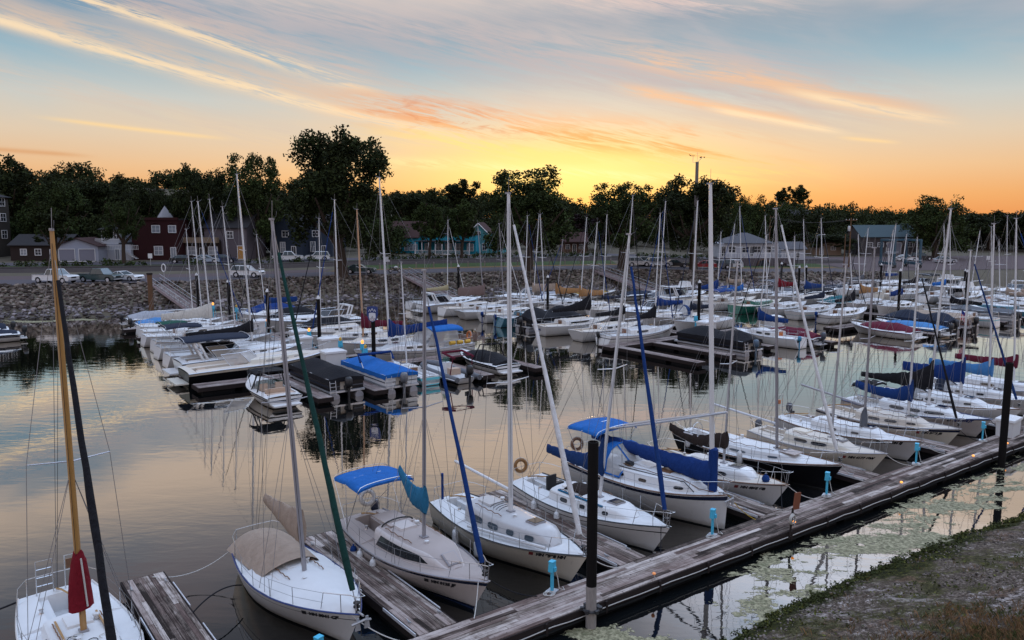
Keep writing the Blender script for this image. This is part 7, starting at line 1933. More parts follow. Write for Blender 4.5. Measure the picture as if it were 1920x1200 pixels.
# G : oval windows
BO['G'] = sailboat('white sailboat with oval windows, teak rail and dark brown sagging sail cover', xy=nearpos(27.5, 7.0, b_bow=18.75), head=NH, L=7.0, B=2.35, deckm=deck_cream, stripe=gel_black, band=(.965, .985), cabm=gel_white, cab=(.30, .78, .42, .38), wf=.6, front=.14, wins=((.40, .455, .25, .75), (.56, .635, .25, .75)), winshape='o', mast_t=.55, mast_top=(1383, 490), mast_m=alu, mast_r=.06, spread=(.5,), spread_w=.6,
    boom_l=2.9, boom_z=.85, boom_up=.10, cover=(.55, .30, .1, 1.0), cover_m=c_brown, sag_cover=.28, detail=2, reg=('MN 4065 GB', .765, .74), group=GN, seed=15, toe=teak, board=teak, extras=lambda T, hu, top: tiller_etc(T, hu))
# H : black hull
def exH(T, hu, top):
    wheel_etc(T, hu)
    q = MB(); q.tube([(hu.x(0), -.5, hu.sheer(0)), (hu.x(0) - .1, -.5, hu.sheer(0) + 1.1), (hu.x(0) - .1, -.1, hu.sheer(0) + 1.1), (hu.x(0), -.1, hu.sheer(0))], .02, steel, 5); q.build('stern_arch', T)
    q = MB(); q.box((hu.x(.72), -.1, top(.72) + .04), (.8, .7, .04), deck_tan); q.build('hatch_board', T, smooth=False)
BO['H'] = sailboat('black hulled sailboat with white deck, bare silver boom and white furled jib', xy=nearpos(31.3, 8.7, b_bow=18.7), head=NH, L=8.7, B=2.8, zs=1.05, zb=1.3, hull=gel_black, deckm=deck_white, cabm=deck_white, boot=gel_black, band=(.955, .985), stripe=gel_white, cab=(.28, .80, .40, .32), wf=.62, front=.28, wins=((.40, .50, .3, .62), (.63, .68, .3, .6)), winm=grey_glass,
    mast_t=.63, mast_top=(1455, 392), mast_m=alu_grey, mast_r=.085, spread=(.5,), spread_w=.9, boom_l=3.7, boom_z=1.15, boom_up=.30, boom_m=alu, jib=c_sail, jib_r=.095, jib_frac=.985, detail=2, extras=exH, group=GN, seed=16, toe=teak, sw=.6, rake_s=.4)
# I
BO['I'] = sailboat('cream sailboat with two big dark side windows and grey outboard', xy=nearpos(34.9, 6.9, b_bow=18.7), head=NH, L=6.9, B=2.4, hull=gel_cream, deckm=deck_cream, cab=(.30, .80, .46, .36), wf=.66, front=.34, wins=((.38, .48, .38, .82), (.51, .62, .36, .80)), mast_t=.60, mast_top=(1586, 497), mast_m=alu, mast_r=.06, spread=(.5,), spread_w=.65, boom=False, detail=2, outboard=(c_grey, .5),
    reg=('MN 4177 GW', .80, .72), group=GN, seed=17, toe=alu_grey, cw=.5, cover=None)
# J
def exJ(T, hu, top):
    tiller_etc(T, hu)
    q = MB(); x = hu.x(.60); q.tube([(x + .1, -.1, top(.6)), (x + .05, .02, top(.6) + .6), (x + .1, 0, top(.6) + 1.0)], [.2, .17, .06], c_grey, 8); q.build('mast_bundle', T, angle=60)
    q = MB(); x = hu.x(0) + .05; z = hu.sheer(0); q.tube([(x, -.55, z), (x, -.55, z + 1.25), (x, -.05, z + 1.25), (x, -.05, z)], .02, steel, 5); q.box((x, -.42, z + .85), (.12, .18, .22), foam_orange); q.build('stern_arch', T)
    outboard_motor(T, (hu.x(0) - .1, .9, .95), c_grey, 0, 1.0)
BO['J'] = sailboat('grey sailboat with its name scripted on the hull and a bundle round the mast foot', xy=nearpos(38.3, 7.7, b_bow=18.75), head=NH, L=7.7, B=2.6, hull=gel_grey, deckm=deck_white, cabm=deck_white, stripe=gel_black, band=(.965, .985), cab=(.28, .78, .42, .32), wf=.6, front=.25, wins=((.42, .47, .3, .68), (.57, .62, .3, .68)), mast_t=.61, mast_top=(1640, 465), mast_m=alu_grey, mast_r=.075, spread=(.5,), spread_w=.8,
    boom_l=3.5, boom_z=1.1, boom_up=.5, boom_m=alu_grey, detail=2, reg=('MN 1184 EJ', .79, .84), name_txt=('Namaste', .40, .80), extras=exJ, group=GN, seed=18, toe=teak, sw=.55)
# K
BO['K'] = sailboat('pale tan sailboat with navy stripe, royal blue sail cover and black furled jib', xy=nearpos(42.1, 7.5, b_bow=18.75), head=NH, L=7.5, B=2.6, hull=gel_cream, deckm=deck_cream, cabm=deck_cream, stripe=gel_navy, band=(.82, .96), cab=(.30, .80, .42, .34), wf=.64, front=.26, wins=((.40, .48, .35, .75), (.52, .60, .35, .75), (.67, .72, .33, .7)), mast_t=.64, mast_top=(1722, 495), mast_m=alu_white, mast_r=.07, spread=(.5,),
    boom_l=2.9, boom_z=.95, boom_up=.25, cover=(.55, .35, .55, 1.0), cover_m=c_royal, sag_cover=.12, jib=c_black, jib_r=.08, detail=2, reg=('MN 3693 JB', .80, .70), group=GN, seed=21, toe=alu_grey, extras=lambda T, hu, top: tiller_etc(T, hu))
# L
BO['L'] = sailboat('grey tan sailboat with long dark windows and a tall black sail cover', xy=nearpos(45.5, 8.0, b_bow=18.75), head=NH, L=8.0, B=2.75, hull=gel_tan, deckm=deck_white, cabm=deck_white, stripe=gel_navy, band=(.95, .985), cab=(.28, .82, .48, .36), wf=.66, front=.30, wins=((.36, .46, .38, .8), (.49, .57, .38, .8), (.60, .72, .34, .74)), mast_t=.585, mast_top=(1783, 392), mast_m=alu_white, mast_r=.095, spread=(.5,), spread_w=.9,
    boom_l=3.9, boom_z=1.0, boom_up=.15, cover=(1.05, .22, .6, 1.0), cover_m=c_black, bimini=(-3.4, -2.2, 1.0, 1.3, c_black), detail=2, reg=('MN 0660 JT', .80, .84, ink_blue), group=GN, seed=22, toe=ink_blue)
BO['M'] = sailboat('white sailboat with bright blue sail cover beside the two dock boxes', xy=nearpos(49.3, 8.2), head=NH, L=8.2, B=2.75, cab=(.28, .80, .44, .36), front=.28, wins=((.40, .46, .3, .7), (.52, .58, .3, .7), (.66, .70, .3, .7)), mast_t=.6, mast_top=(1820, 470), mast_r=.08, boom_l=3.4, boom_z=.95, boom_up=.25, cover=(.95, .5, .6, 1.0), cover_m=c_blue, jib=c_dblue, detail=2, dodger=(.9, .5, c_black, .8), group=GN, seed=23)
BO['N'] = sailboat('white sailboat with faded grey blue sail cover near the dark end pile', xy=nearpos(53.0, 8.2), head=NH, L=8.2, B=2.75, cab=(.28, .80, .44, .36), front=.28, wins=((.40, .46, .3, .7), (.55, .6, .3, .7)), mast_t=.6, mast_top=(1864, 420), mast_r=.08, boom_l=3.6, boom_z=.9, boom_up=.2, cover=(.6, .38, .5, 1.0), cover_m=c_ltblue, detail=2, dodger=(.9, .5, c_navy, .8), group=GN, seed=24)
BO['O'] = sailboat('white sailboat with maroon sail cover, farthest along the main dock', xy=nearpos(56.7, 8.4), head=NH, L=8.4, B=2.8, cab=(.28, .80, .44, .36), wins=((.40, .5, .3, .7),), mast_t=.6, mast_top=(1902, 410), mast_r=.08, boom_l=3.6, boom_z=1.0, boom_up=.1, cover=(.5, .3, .4, 1.0), cover_m=c_maroon, jib=c_royal, detail=1, group=GN, seed=25)
# things hanging on and around the near boats
T, hu = BO['C']
fender(T, hu, .26, -1, 'blue fender on the side of the blue bimini boat', c_royal, zf=.45); fender(T, hu, .33, -1, 'white fender nearest the blue one on the tan boat', s=.95); fender(T, hu, .45, -1, 'white fender on the tan boat, closest to its mast'); fender(T, hu, .30, 1, 'white fender on the hidden side of the tan boat')
w = W2(T, (hu.x(.01), .28, hu.sheer(0) + .62)); life_ring(w, T.rotation_euler.z + R(80), fender_white, 'white life ring on the stern rail under the blue bimini')
T, hu = BO['D']
fender(T, hu, .33, -1, 'white fender on the cream boat, nearer its stern'); fender(T, hu, .50, -1, 'white fender on the cream boat below the whisker pole')
T, hu = BO['E']
fender(T, hu, .28, -1, 'white fender on the white boat with black lines, nearer its stern', zf=.62); fender(T, hu, .46, -1, 'white fender on the white boat with black lines, nearer its mast', zf=.55)
w = W2(T, (hu.x(.0) + .02, -.3, hu.sheer(0) + .6)); life_ring(w, T.rotation_euler.z + R(70), M('foam_ochre', (.20, .09, .02), .6, .1), 'yellow ochre life ring on the stern rail of the white boat')
T, hu = BO['F']; w = W2(T, (hu.x(.02), -.4, hu.sheer(0) + .62)); life_ring(w, T.rotation_euler.z + R(70), M('foam_brown', (.16, .08, .045), .6, .1), 'brown life ring behind the black pile on the blunt bowed boat')
T, hu = BO['H']; fender(T, hu, .16, -1, 'white fender at the stern of the black hulled boat', zf=1.1); fender(T, hu, .52, -1, 'white fender on the middle of the black hulled boat', zf=1.1)
T, hu = BO['A']; fender(T, hu, .52, 1, 'cream fender between the wooden mast boat and its finger dock', fender_white, 1.1)
T, hu = BO['G']
w = W2(T, (hu.x(.86), -.12, hu.sheer(.86) + .16)); o = thing('buoy_ball', 'dark blue ball buoy lying on the bow of the oval windowed boat', 'buoy', w, 0)
q = MB(); q.lathe((0, 0, 0), [(.02, -.17), (.12, -.13), (.17, 0), (.12, .13), (.04, .18), (.04, .22)], c_royal, 12); q.build('ball', o); q = MB(); q.tube([(-.04, 0, .22), (0, 0, .28), (.04, 0, .22)], .015, rope_white, 4); q.build('eye', o)
BN = dict(A='wooden mast boat', B='tarp covered boat', C='blue bimini boat', D='grey windowed boat', E='white boat with black lines', F='blunt bowed boat', G='oval windowed boat', H='black hulled boat', I='cream boat with dark windows', J='grey named boat', K='navy striped tan boat', L='long windowed boat')
for k, dk, side, m in (('B', .9, -1, rope_white), ('C', -.9, -1, rope_white), ('C', 1.4, 1, rope_dark), ('D', 1.2, 1, rope_white), ('E', -.8, -1, rope_dark), ('F', .7, 1, rope_yellow), ('F', 2.4, 1, rope_white), ('G', 1.0, 1, rope_white), ('G', -1.2, -1, rope_dark), ('H', .9, 1, rope_white), ('I', 1.1, 1, rope_white), ('J', .9, 1, rope_white), ('K', .8, 1, rope_dark), ('L', .8, 1, rope_dark)):
    T, hu = BO[k]; p = W2(T, (hu.x(.965), side * hu.half(.965), hu.sheer(.965) + .03)); g = W2(T, (hu.x(1), 0, 0)); ab = (g.x * AX[0] + g.y * AX[1], 0)
    e = AB(ab[0] + dk, DB1 - .12); rope(p, (e[0], e[1], ZD + .03), .14, m, '%s %s line from the bow of the %s to the dock' % ('short' if abs(dk) < 1.3 else 'long', {rope_white: 'white', rope_dark: 'dark', rope_yellow: 'yellow'}[m], BN[k]))
T, hu = BO['B']; p = W2(T, (hu.x(.02), -hu.half(0) * .9, hu.sheer(0)))
e = AB(4.7, 26.6); rope(p, (e[0] + .35, e[1], ZD + .05), .35, rope_white, 'thin white line from the stern of the tarp covered boat to the finger dock end')
p = W2(T, (hu.x(.30), -hu.half(.3), .55)); e = AB(4.9, 23.4); rope(p, (e[0] + .5, e[1] + .2, ZD + .03), -.22, rope_dark, 'black line bowing up from the finger dock to the side of the tarp covered boat', .022)
T, hu = BO['A']; p = W2(T, (hu.x(.02), -hu.half(0), hu.sheer(0))); rope(p, (p[0] - 3.6, p[1] - .6, .02), .12, rope_dark, 'heavy black line running from the wooden mast boat into the water', .03)

# ------------------------------------------------------------------ the far rows
G1, G2_, G3_ = 'boats along the first pier', 'boats along the second pier', 'boats along the third pier'
HL, HR, HT = GA, GA + math.pi, GA + math.pi / 2
def slotL(a_bow, b_, L): return dict(xy=AB(a_bow - L / 2, b_), head=HL + R(rnd.uniform(-1.5, 1.5)))
def slotR(a_bow, b_, L): return dict(xy=AB(a_bow + L / 2, b_), head=HR + R(rnd.uniform(-1.5, 1.5)))
W2N = ((.36, .44, .3, .8), (.48, .57, .3, .8)); W3N = ((.35, .42, .3, .8), (.45, .52, .3, .8), (.55, .61, .3, .78)); WLONG = ((.34, .60, .36, .84),); W1 = ((.36, .52, .32, .82),); WO = ((.40, .435, .25, .7), (.48, .515, .25, .7), (.56, .595, .25, .7))
def fsail(slot, label, L=9.0, top=None, mast_t=.62, cover=None, cm=None, wins=W2N, **k):
    kw = dict(L=L, B=L * .33, zs=1.05, zm=.95, zb=1.35, mast_t=mast_t, mast_top=top, mast_r=.068, cab=(.28, .78, .50, .40), front=.28, wins=wins, boom_l=L * .40, boom_z=.9, spread_w=.95, detail=0, transom_txt=None)
    if 'jib' not in k and rnd.random() < .5: kw.update(jib=rnd.choice((c_black, c_black, c_sail, c_royal, c_navy)), jib_r=.055)
    if not cover and 'boom' not in k and 'bare' not in label and 'boom' not in label and rnd.random() < .4: cover, cm = rnd.choice(((.5, .3, .4, 1.0), (.8, .25, .6, 1.0))), rnd.choice((c_black, c_navy, c_royal, c_cream, c_tan, c_black))
    kw['deckm'] = rnd.choice((deck_grey, deck_white, deck_grey, deck_cream))
    if cover: kw.update(cover=cover if isinstance(cover, tuple) else (.75, .25, .6, 1.0), cover_m=cm)
    kw.update(slot); kw.update(k)
    return sailboat(label, **kw)
# first pier, open side (sterns toward the picture edge)
cruiser('tan topped cabin cruiser with black hull and tan seats', AB(19.6, 59.2), HL, 11.2, 3.3, gel_black, gel_cream, deck_cream, arch=False, glass=clear_vinyl, group=G1)
cruiser('white express cruiser under a long dark navy bimini', AB(19.6, 63.4), HL, 10.0, 3.1, bim=(c_navy, .02, .52), group=G1)
fsail(slotL(25.2, 67.0, 10.5), 'white sailboat with long black sail cover, the tallest mast near the first gangway', 10.5, (444, 327), .65, (.55, .30, .6, 1.0), c_black, WLONG, detail=1, mast_r=.11, boom_l=5.2, group=G1, seed=1, outboard=None, board=teak)
fsail(slotL(25.0, 71.6, 10), 'white sailboat with dark navy bimini and bare white boom', 10, (417, 388), .66, bimini=(-4.6, -1.6, 1.2, 1.9, c_navy), detail=1, boom_m=alu_white, group=G1, seed=2)
fsail(slotL(25.0, 75.4, 9.5), 'white sailboat with dark green bimini and rounded stern', 9.5, (383, 374), .64, bimini=(-4.3, -2.0, 1.1, 1.7, c_green), detail=1, group=G1, seed=3, boom=False)
fsail(slotL(25.0, 79.3, 9.5), 'white sailboat under a rumpled cream sail heap', 9.5, (367, 378), .64, (1.2, .55, .2, 1.0), c_cream, group=G1, seed=4, mast_r=.10, boom_l=4.4)
fsail(slotL(25.0, 82.9, 9), 'small white sailboat with a white boom, right behind the cream sail heap', 9, (359, 378), .64, boom_m=alu_white, group=G1, seed=5)
fsail(slotL(25.0, 86.6, 8.5), 'white sailboat with low bare boom, second boat from the first gangway', 8.5, (349, 430), .62, group=G1, seed=6)
runabout('white runabout with purple stripe and light blue cover near the first gangway', AB(20.2, 90.6), HL, 6.6, 2.4, cover=c_ltblue, stripe=M('stripe_purple', (.08, .04, .2), .4, .05), group=G1)
runabout('grey covered runabout with outboard, closest to the stone bank', AB(20.2, 95.4), HL, 6.6, 2.4, hull=gel_grey, cover=c_lgrey, motor=black_plastic, peak=.8, group=G1)
# first pier, inner side
def exBig(T, hu, top):
    q = MB(); w_, h_ = 1.3, 1.75; x0, x1 = -4.2, -1.2; z = hu.sheer(.15); canopy(q, x0, x1, w_, z + h_ - .4, z + h_, c_bright, nx=8); o = q.build('cockpit_tent', T, angle=60)
    q = MB()
    for sg in (-1, 1): q.grid([[(x0 + .6, sg * w_, z + h_ - .4), (x1, sg * w_, z + h_ - .4)], [(x0 + .4, sg * w_ * 1.05, z + .15), (x1 + .6, sg * w_ * 1.0, z + .2)]], clear_vinyl)
    q.grid([[(x1, -w_, z + h_ - .4), (x1, 0, z + h_), (x1, w_, z + h_ - .4)], [(x1 + .9, -w_ * .9, z + .25), (x1 + 1.1, 0, z + .4), (x1 + .9, w_ * .9, z + .25)]], clear_vinyl); q.build('tent_window', o, smooth=False)
    q = MB(); [q.tube([(hu.x(.06 + .07 * k), sg_ * hu.half(.1) * .99, hu.sheer(.1) + .35) for sg_ in (1,) for _ in (0, 1)] if False else [(hu.x(.06 + .07 * k), hu.half(.1) * .99, hu.sheer(.1) + .3), (hu.x(.06 + .07 * k) + .5, hu.half(.12) * .99, hu.sheer(.1) + .3)], .17, foam_yellow, 8) for k in range(3)]; q.build('yellow_cushions', T)
    q = MB(); q.tube([(hu.x(.30), .8, top(.4) - .3), (hu.x(.26), .85, top(.4) + .5)], .05, foam_orange, 6); q.build('orange_pole', T)
BB = fsail(slotR(27.0, 58.8, 10.8), 'big white sailboat with blue cockpit tent and deep blue sail cover', 10.8, (711, 333), .70, (.75, .55, .8, 1.0), c_blue, W3N, detail=1, mast_r=.11, boom_l=5.4, boom_z=.75, boom_up=.5, extras=exBig, stripe=gel_navy, band=(.70, .76), group=G1, seed=7)
T, hu = BB; w = W2(T, (hu.x(.01), .5, hu.sheer(0) + .6)); life_ring(w, T.rotation_euler.z + R(90), foam_orange, 'orange life ring on the stern rail of the big blue tented boat').scale = (1.3,) * 3
fsail(slotR(27.0, 63.6, 9.5), 'white sailboat with pale wooden mast and dark red sail cover', 9.5, (669, 393), .67, (.8, .3, .7, 1.0), c_maroon, W2N, detail=1, mast_m=pale_wood, mast_r=.10, hull=gel_white, stripe=gel_red, band=(.93, .96), group=G1, seed=8, boom_m=pale_wood)
fsail(slotR(27.0, 68.0, 9.5), 'white sailboat with a bare white boom, third from the cross dock on the inner side', 9.5, (627, 375), .70, None, None, W3N, detail=1, mast_r=.09, group=G1, seed=9, jib=c_blue, jib_r=.07)
fsail(slotR(27.0, 72.4, 9), 'white sailboat with black furled jib, fourth from the cross dock on the inner side', 9, (598, 410), .68, None, None, W2N, group=G1, seed=10, jib=c_black, jib_r=.07)
runabout('dark covered runabout with a humped black tarp behind the white masts', AB(31.5, 76.2), HR, 7.2, 2.5, cover=c_black, peak=1.3, group=G1)
cruiser('white motor yacht with a long flared bow pointing at the first pier', AB(32.2, 80.2), HR, 10.2, 3.2, group=G1, stripe=gel_black)
runabout('black covered boat with a peaked tarp far down the first pier', AB(31.2, 84.4), HR, 7.0, 2.5, cover=c_black, peak=1.5, group=G1)
fsail(slotR(27.0, 88.4, 9), 'white sailboat with blue tarp wrapped boom, inner side close to the stone bank', 9, (478, 440), .66, (.5, .5, .4, 1.0), c_royal, group=G1, seed=12)
runabout('runabout wrapped in a bright blue tarp at the foot of the stone bank', AB(31.5, 92.6), HR, 7.4, 2.6, cover=c_blue, peak=1.2, group=G1)
# boats below the first cross dock
GT1 = 'boats below the first cross dock'
runabout('white bow rider with black tower, tan seats and black swoosh', AB(17.4, 51.4), HT, 6.4, 2.45, stripe=gel_black, tower=black_plastic, bim=(c_black, -.9, .9, 1.35), windm=green_glass, motor=None, group=GT1, name='bow_rider', deckm=gel_white)
pontoon('black covered pontoon boat with ladder beside the bow rider', AB(21.8, 52.4), HT, 7.6, 2.5, panel=gel_black, cover=c_black, peak=.65, group=GT1, seed=3)
pontoon('white panelled pontoon boat under a bright blue cover', AB(25.5, 51.6), HT, 7.6, 2.5, cover=c_bright, peak=.55, bim=c_royal, group=GT1, seed=5, motor=M('motor_grey', (.12, .13, .15), .3, .08))
sailboat('small sailboat with turquoise hull and open cockpit', xy=AB(28.25, 51.6), head=HT, L=5.6, B=1.95, zs=.62, zm=.62, zb=.95, hull=gel_white, stripe=gel_teal, band=(.1, .92), deckm=deck_white, cab=(.42, .80, .32, .26), wins=W1, cockpit=(.04, .40), cw=.5, mast_t=.62, mast_top=(752, 492), mast_r=.055, boom=False, spread=(.5,), spread_w=.5, detail=1, group=GT1, seed=14, boot=gel_teal, rails=False, sw=.86)
def rib(label, xy, head):
    T = thing('inflatable_boat', label, 'inflatable boat', (xy[0], xy[1], 0), head, GT1); tube_m = M('hypalon', (.10, .105, .12), .6, .1); q = MB(); P = []
    for sg in (-1, 1):
        pts = [(-3.2, sg * .95, .42), (-1, sg * 1.0, .42), (1.2, sg * .95, .48), (2.4, sg * .6, .62), (3.0, 0, .72)]
        q = MB(); q.tube(pts, [.2, .27, .27, .24, .2], tube_m, 10); o = q.build('inflatable_tube', T)
        q = MB(); q.tube([(x_, y_ + sg * .26, z_) for x_, y_, z_ in pts[:4]], .035, box_white, 5); q.build('rub_strake', o)
    hu = Hull(5.6, 1.7, .4, .4, .6, .95, .9, .05, .4, 2.4, -.2); hu.mesh(gel_grey, antifoul, n=12).build('hull', T); hu.deck(deck_grey, None, None, None).build('deck', T)
    q = MB(); q.box((-.2, 0, .8), (.7, .7, .8), box_white, 0, .8); q.box((-1.2, 0, .65), (.6, .8, .5), seat_tan); q.build('console', T, smooth=False)
    q = MB(); q.grid([[(.0, -.3, 1.2), (.0, .3, 1.2)], [(-.15, -.28, 1.6), (-.15, .28, 1.6)]], green_glass); q.tube([(-.35 - .02, .2 * math.cos(k * .6), 1.25 + .2 * math.sin(k * .6)) for k in range(10)], .02, black_plastic, 4, closed=True); q.build('windshield', T, smooth=False)
    q = MB(); q.tube([(-2.2, -.95, .6), (-2.4, -.8, 2.0), (-2.4, .8, 2.0), (-2.2, .95, .6)], .04, c_maroon, 6); q.tube([(-2.6, -.8, 1.9), (-1.0, -.85, 2.1), (-1.0, .85, 2.1), (-2.6, .8, 1.9)], .09, c_maroon, 6); q.build('folded_bimini', T)
    outboard_motor(T, (-3.35, 0, .6), black_plastic, 0, 1.5); return T
rib('dark grey inflatable boat with white stripes and black outboard', AB(30.6, 50.6), HT)
runabout('white runabout with a domed black cover and folded tower', AB(35.0, 52.0), HT, 6.8, 2.5, cover=c_black, stripe=gel_black, tower=c_black, group=GT1, peak=.75, motor=None)
runabout('white and navy runabout at the picture edge, nearer one of two', AB(3.0, 90.6), HR, 7.0, 2.5, cover=c_navy, peak=.5, group='runabouts at the picture edge')
runabout('white runabout with navy cover at the picture edge, farther one of two', AB(2.4, 95.2), HR, 7.0, 2.5, cover=c_navy, peak=.9, group='runabouts at the picture edge', stripe=None)

# second pier, open side
fsail(slotL(59.2, 54.2, 9.3), 'white sailboat with navy hull line, brown hatch and black sail cover beside the bare finger', 9.3, (1238, 400), .70, (.9, .25, .6, .62), c_black, W1, stripe=gel_navy, band=(.70, .78), board=M('board_tan', (.22, .10, .06), .6, .1), detail=1, group=G2_, seed=1, outboard=(black_plastic, .5), pb=2.4)
fsail(slotL(58.8, 58.0, 9.2), 'white sailboat with upright round transom, second from the cross dock', 9.2, (1195, 367), .70, None, None, W2N, detail=1, group=G2_, seed=2, rake_s=.45, board=teak, transom_txt=None, jib=c_black, jib_r=.06)
fsail(slotL(58.8, 62.8, 9.8), 'white sailboat with lettered transom and very long black sail cover', 9.8, (1123, 418), .68, (1.15, .30, .6, 1.0), c_black, WLONG, detail=1, group=G2_, seed=3, rake_s=.45, boom_l=4.8, transom_txt='LARK')
pontoon('black tented pontoon boat between white sailboats on the second pier', AB(53.6, 66.8), HL, 7.5, 2.6, panel=gel_black, cover=c_black, peak=1.1, group=G2_, seed=6)
fsail(slotL(58.8, 70.6, 9.2), 'slate blue hulled sailboat with white cabin and royal blue bag', 9.2, (1013, 402), .68, None, None, W2N, hull=gel_blue, boot=gel_blue, detail=1, group=G2_, seed=4, bimini=None, jib=c_black, jib_r=.06, outboard=(c_royal, .4))
fsail(slotL(58.8, 74.4, 9.0), 'white sailboat with a bright blue bag at its stern', 9.0, (989, 405), .68, None, None, W3N, group=G2_, seed=5, outboard=(c_blue, -.5), rake_s=.4)
fsail(slotL(58.6, 78.2, 9.4), 'white sailboat with big sloped transom beside dark open water', 9.4, (936, 420), .68, None, None, W2N, group=G2_, seed=6, rake_s=.9, mast_m=alu_grey)
fsail(slotL(58.4, 82.2, 9.0), 'white sailboat with a brown boom tent and black skirt', 9.0, (895, 420), .66, (1.1, 1.0, .3, 1.0), M('c_mole', (.17, .12, .11), .8, .1), W2N, group=G2_, seed=7, mast_m=alu_grey)
cruiser('white motor cruiser with raised radar arch near the second gangway', AB(53.4, 86.6), HL, 9.0, 3.0, group=G2_)
fsail(slotL(58.0, 90.4, 8.6), 'white sailboat nearest the second gangway, faded yellow cover', 8.6, (840, 413), .66, (.5, .3, .3, 1.0), M('c_straw', (.35, .30, .18), .8, .1), W1, group=G2_, seed=8)
# second pier, inner side
fsail(slotR(61.2, 56.2, 8.8), 'white sailboat with square forward window, bow at the middle pile', 8.8, (1308, 377), .68, None, None, ((.60, .70, .3, .8),), detail=1, group=G2_, seed=9, mast_r=.10)
fsail(slotR(61.2, 60.9, 9.2), 'white sailboat with royal blue sail cover and curved blue dodger', 9.2, (1248, 378), .69, (.65, .35, .5, 1.0), c_blue, W2N, detail=1, dodger=(1.1, .8, c_dblue, 1.0), group=G2_, seed=10)
cruiser('white cruiser with small blue window flap behind the blue sail cover', AB(66.2, 65.2), HR, 9.4, 3.0, group=G2_, flybridge=False)
fsail(slotR(61.0, 69.6, 9.0), 'white sailboat with dark stacked boom, two furled black jibs crossing it', 9.0, (1138, 403), .68, (.3, .2, .2, 1.0), c_navy, W2N, group=G2_, seed=11, jib=c_black, jib_r=.07)
fsail(slotR(60.8, 73.6, 9.2), 'white sailboat with ochre sail cover and round portlights', 9.2, (1100, 408), .68, (.9, .5, .5, 1.0), c_ochre, WO, winshape='o', group=G2_, seed=12, mast_m=alu_white)
fsail(slotR(60.4, 77.6, 9.0), 'white sailboat with orange brown sail cover, shorter mast', 9.0, (1055, 450), .68, (.9, .5, .5, 1.0), c_ochre, W2N, group=G2_, seed=13, mast_m=alu_grey, stripe=gel_navy, band=(.8, .86))
fsail(slotR(60.0, 82.0, 8.8), 'white sailboat with beige boom tent beside the stone bank', 8.8, (1019, 402), .66, (.9, .8, .2, 1.0), c_tan, W2N, group=G2_, seed=14)
cruiser('white cruiser with plain cabin, inner side next to the stone bank', AB(64.4, 86.6), HR, 8.6, 2.9, group=G2_, arch=False)
# below the second cross dock
GT2 = 'boats below the second cross dock'
pontoon('black covered pontoon boat beside the bare finger docks', AB(57.0, 46.9), HT, 8.0, 2.6, panel=gel_black, cover=c_black, peak=.75, group=GT2, seed=8, motor=M('motor_blue', (.05, .09, .14), .35, .08))
fsail(dict(xy=AB(63.6, 46.6), head=HT), 'white sailboat with royal blue sail cover, brown hatch and light blue outboard', 7.6, (1438, 440), .60, (.7, .35, .6, 1.0), c_royal, W2N, detail=1, group=GT2, seed=15, board=foam_orange, outboard=(M('motor_cyan', (.03, .20, .34), .4, .05), .5), B=2.5, zs=.9, zm=.85, zb=1.1)
runabout('maroon covered boat with a slate outboard beside the light blue outboard', AB(66.0, 45.8), HT, 6.6, 1.9, cover=c_maroon, peak=.8, group=GT2, hull=gel_grey, motor=M('motor_slate', (.05, .06, .08), .4, .05))
# third pier, open side
fsail(slotL(89.3, 51.4, 9.2), 'white sailboat with cream cushion hung on its stern', 9.2, (1560, 476), .68, None, None, W3N, group=G3_, seed=1, stripe=gel_black, band=(.6, .66), rake_s=.4, outboard=(c_royal, .6))
fsail(slotL(89.3, 55.4, 9.0), 'white sailboat with teal line and dark blue stern bag', 9.0, (1508, 410), .68, (.5, .3, .4, 1.0), c_navy, W2N, group=G3_, seed=2, rake_s=.4, stripe=gel_teal, band=(.5, .55))
fsail(slotL(89.3, 59.4, 9.0), 'white sailboat with round transom beside the green hulled one', 9.0, (1490, 443), .68, None, None, W2N, group=G3_, seed=3, rake_s=.45)
fsail(slotL(89.3, 63.2, 9.4), 'white decked sailboat with a bright green hull', 9.4, (1397, 405), .68, None, None, WO, winshape='o', hull=gel_green, boot=gel_green, group=G3_, seed=4)
fsail(slotL(89.3, 67.2, 9.4), 'white sailboat with blue awning and grey side curtain', 9.4, (1376, 388), .68, (.5, .4, .4, 1.0), c_bright, W2N, group=G3_, seed=5, bimini=(-4.4, -1.6, 1.25, 1.7, c_blue))
fsail(slotL(89.0, 71.2, 9.0), 'white sailboat with royal blue cover, fifth from the third cross dock', 9.0, (1352, 435), .68, (.9, .4, .5, 1.0), c_blue, W1, group=G3_, seed=6)
cruiser('white hardtop cruiser on the open side of the third pier', AB(84.2, 75.2), HL, 9.0, 3.0, group=G3_, flybridge=True)
runabout('grey tarp covered boat near the third gangway, open side', AB(84.6, 79.0), HL, 7.4, 2.6, cover=c_grey, peak=.7, group=G3_)
runabout('white hulled boat with dark tarp closest to the third gangway', AB(83.2, 83.0), HL, 7.4, 2.6, cover=c_navy, peak=.5, group=G3_)
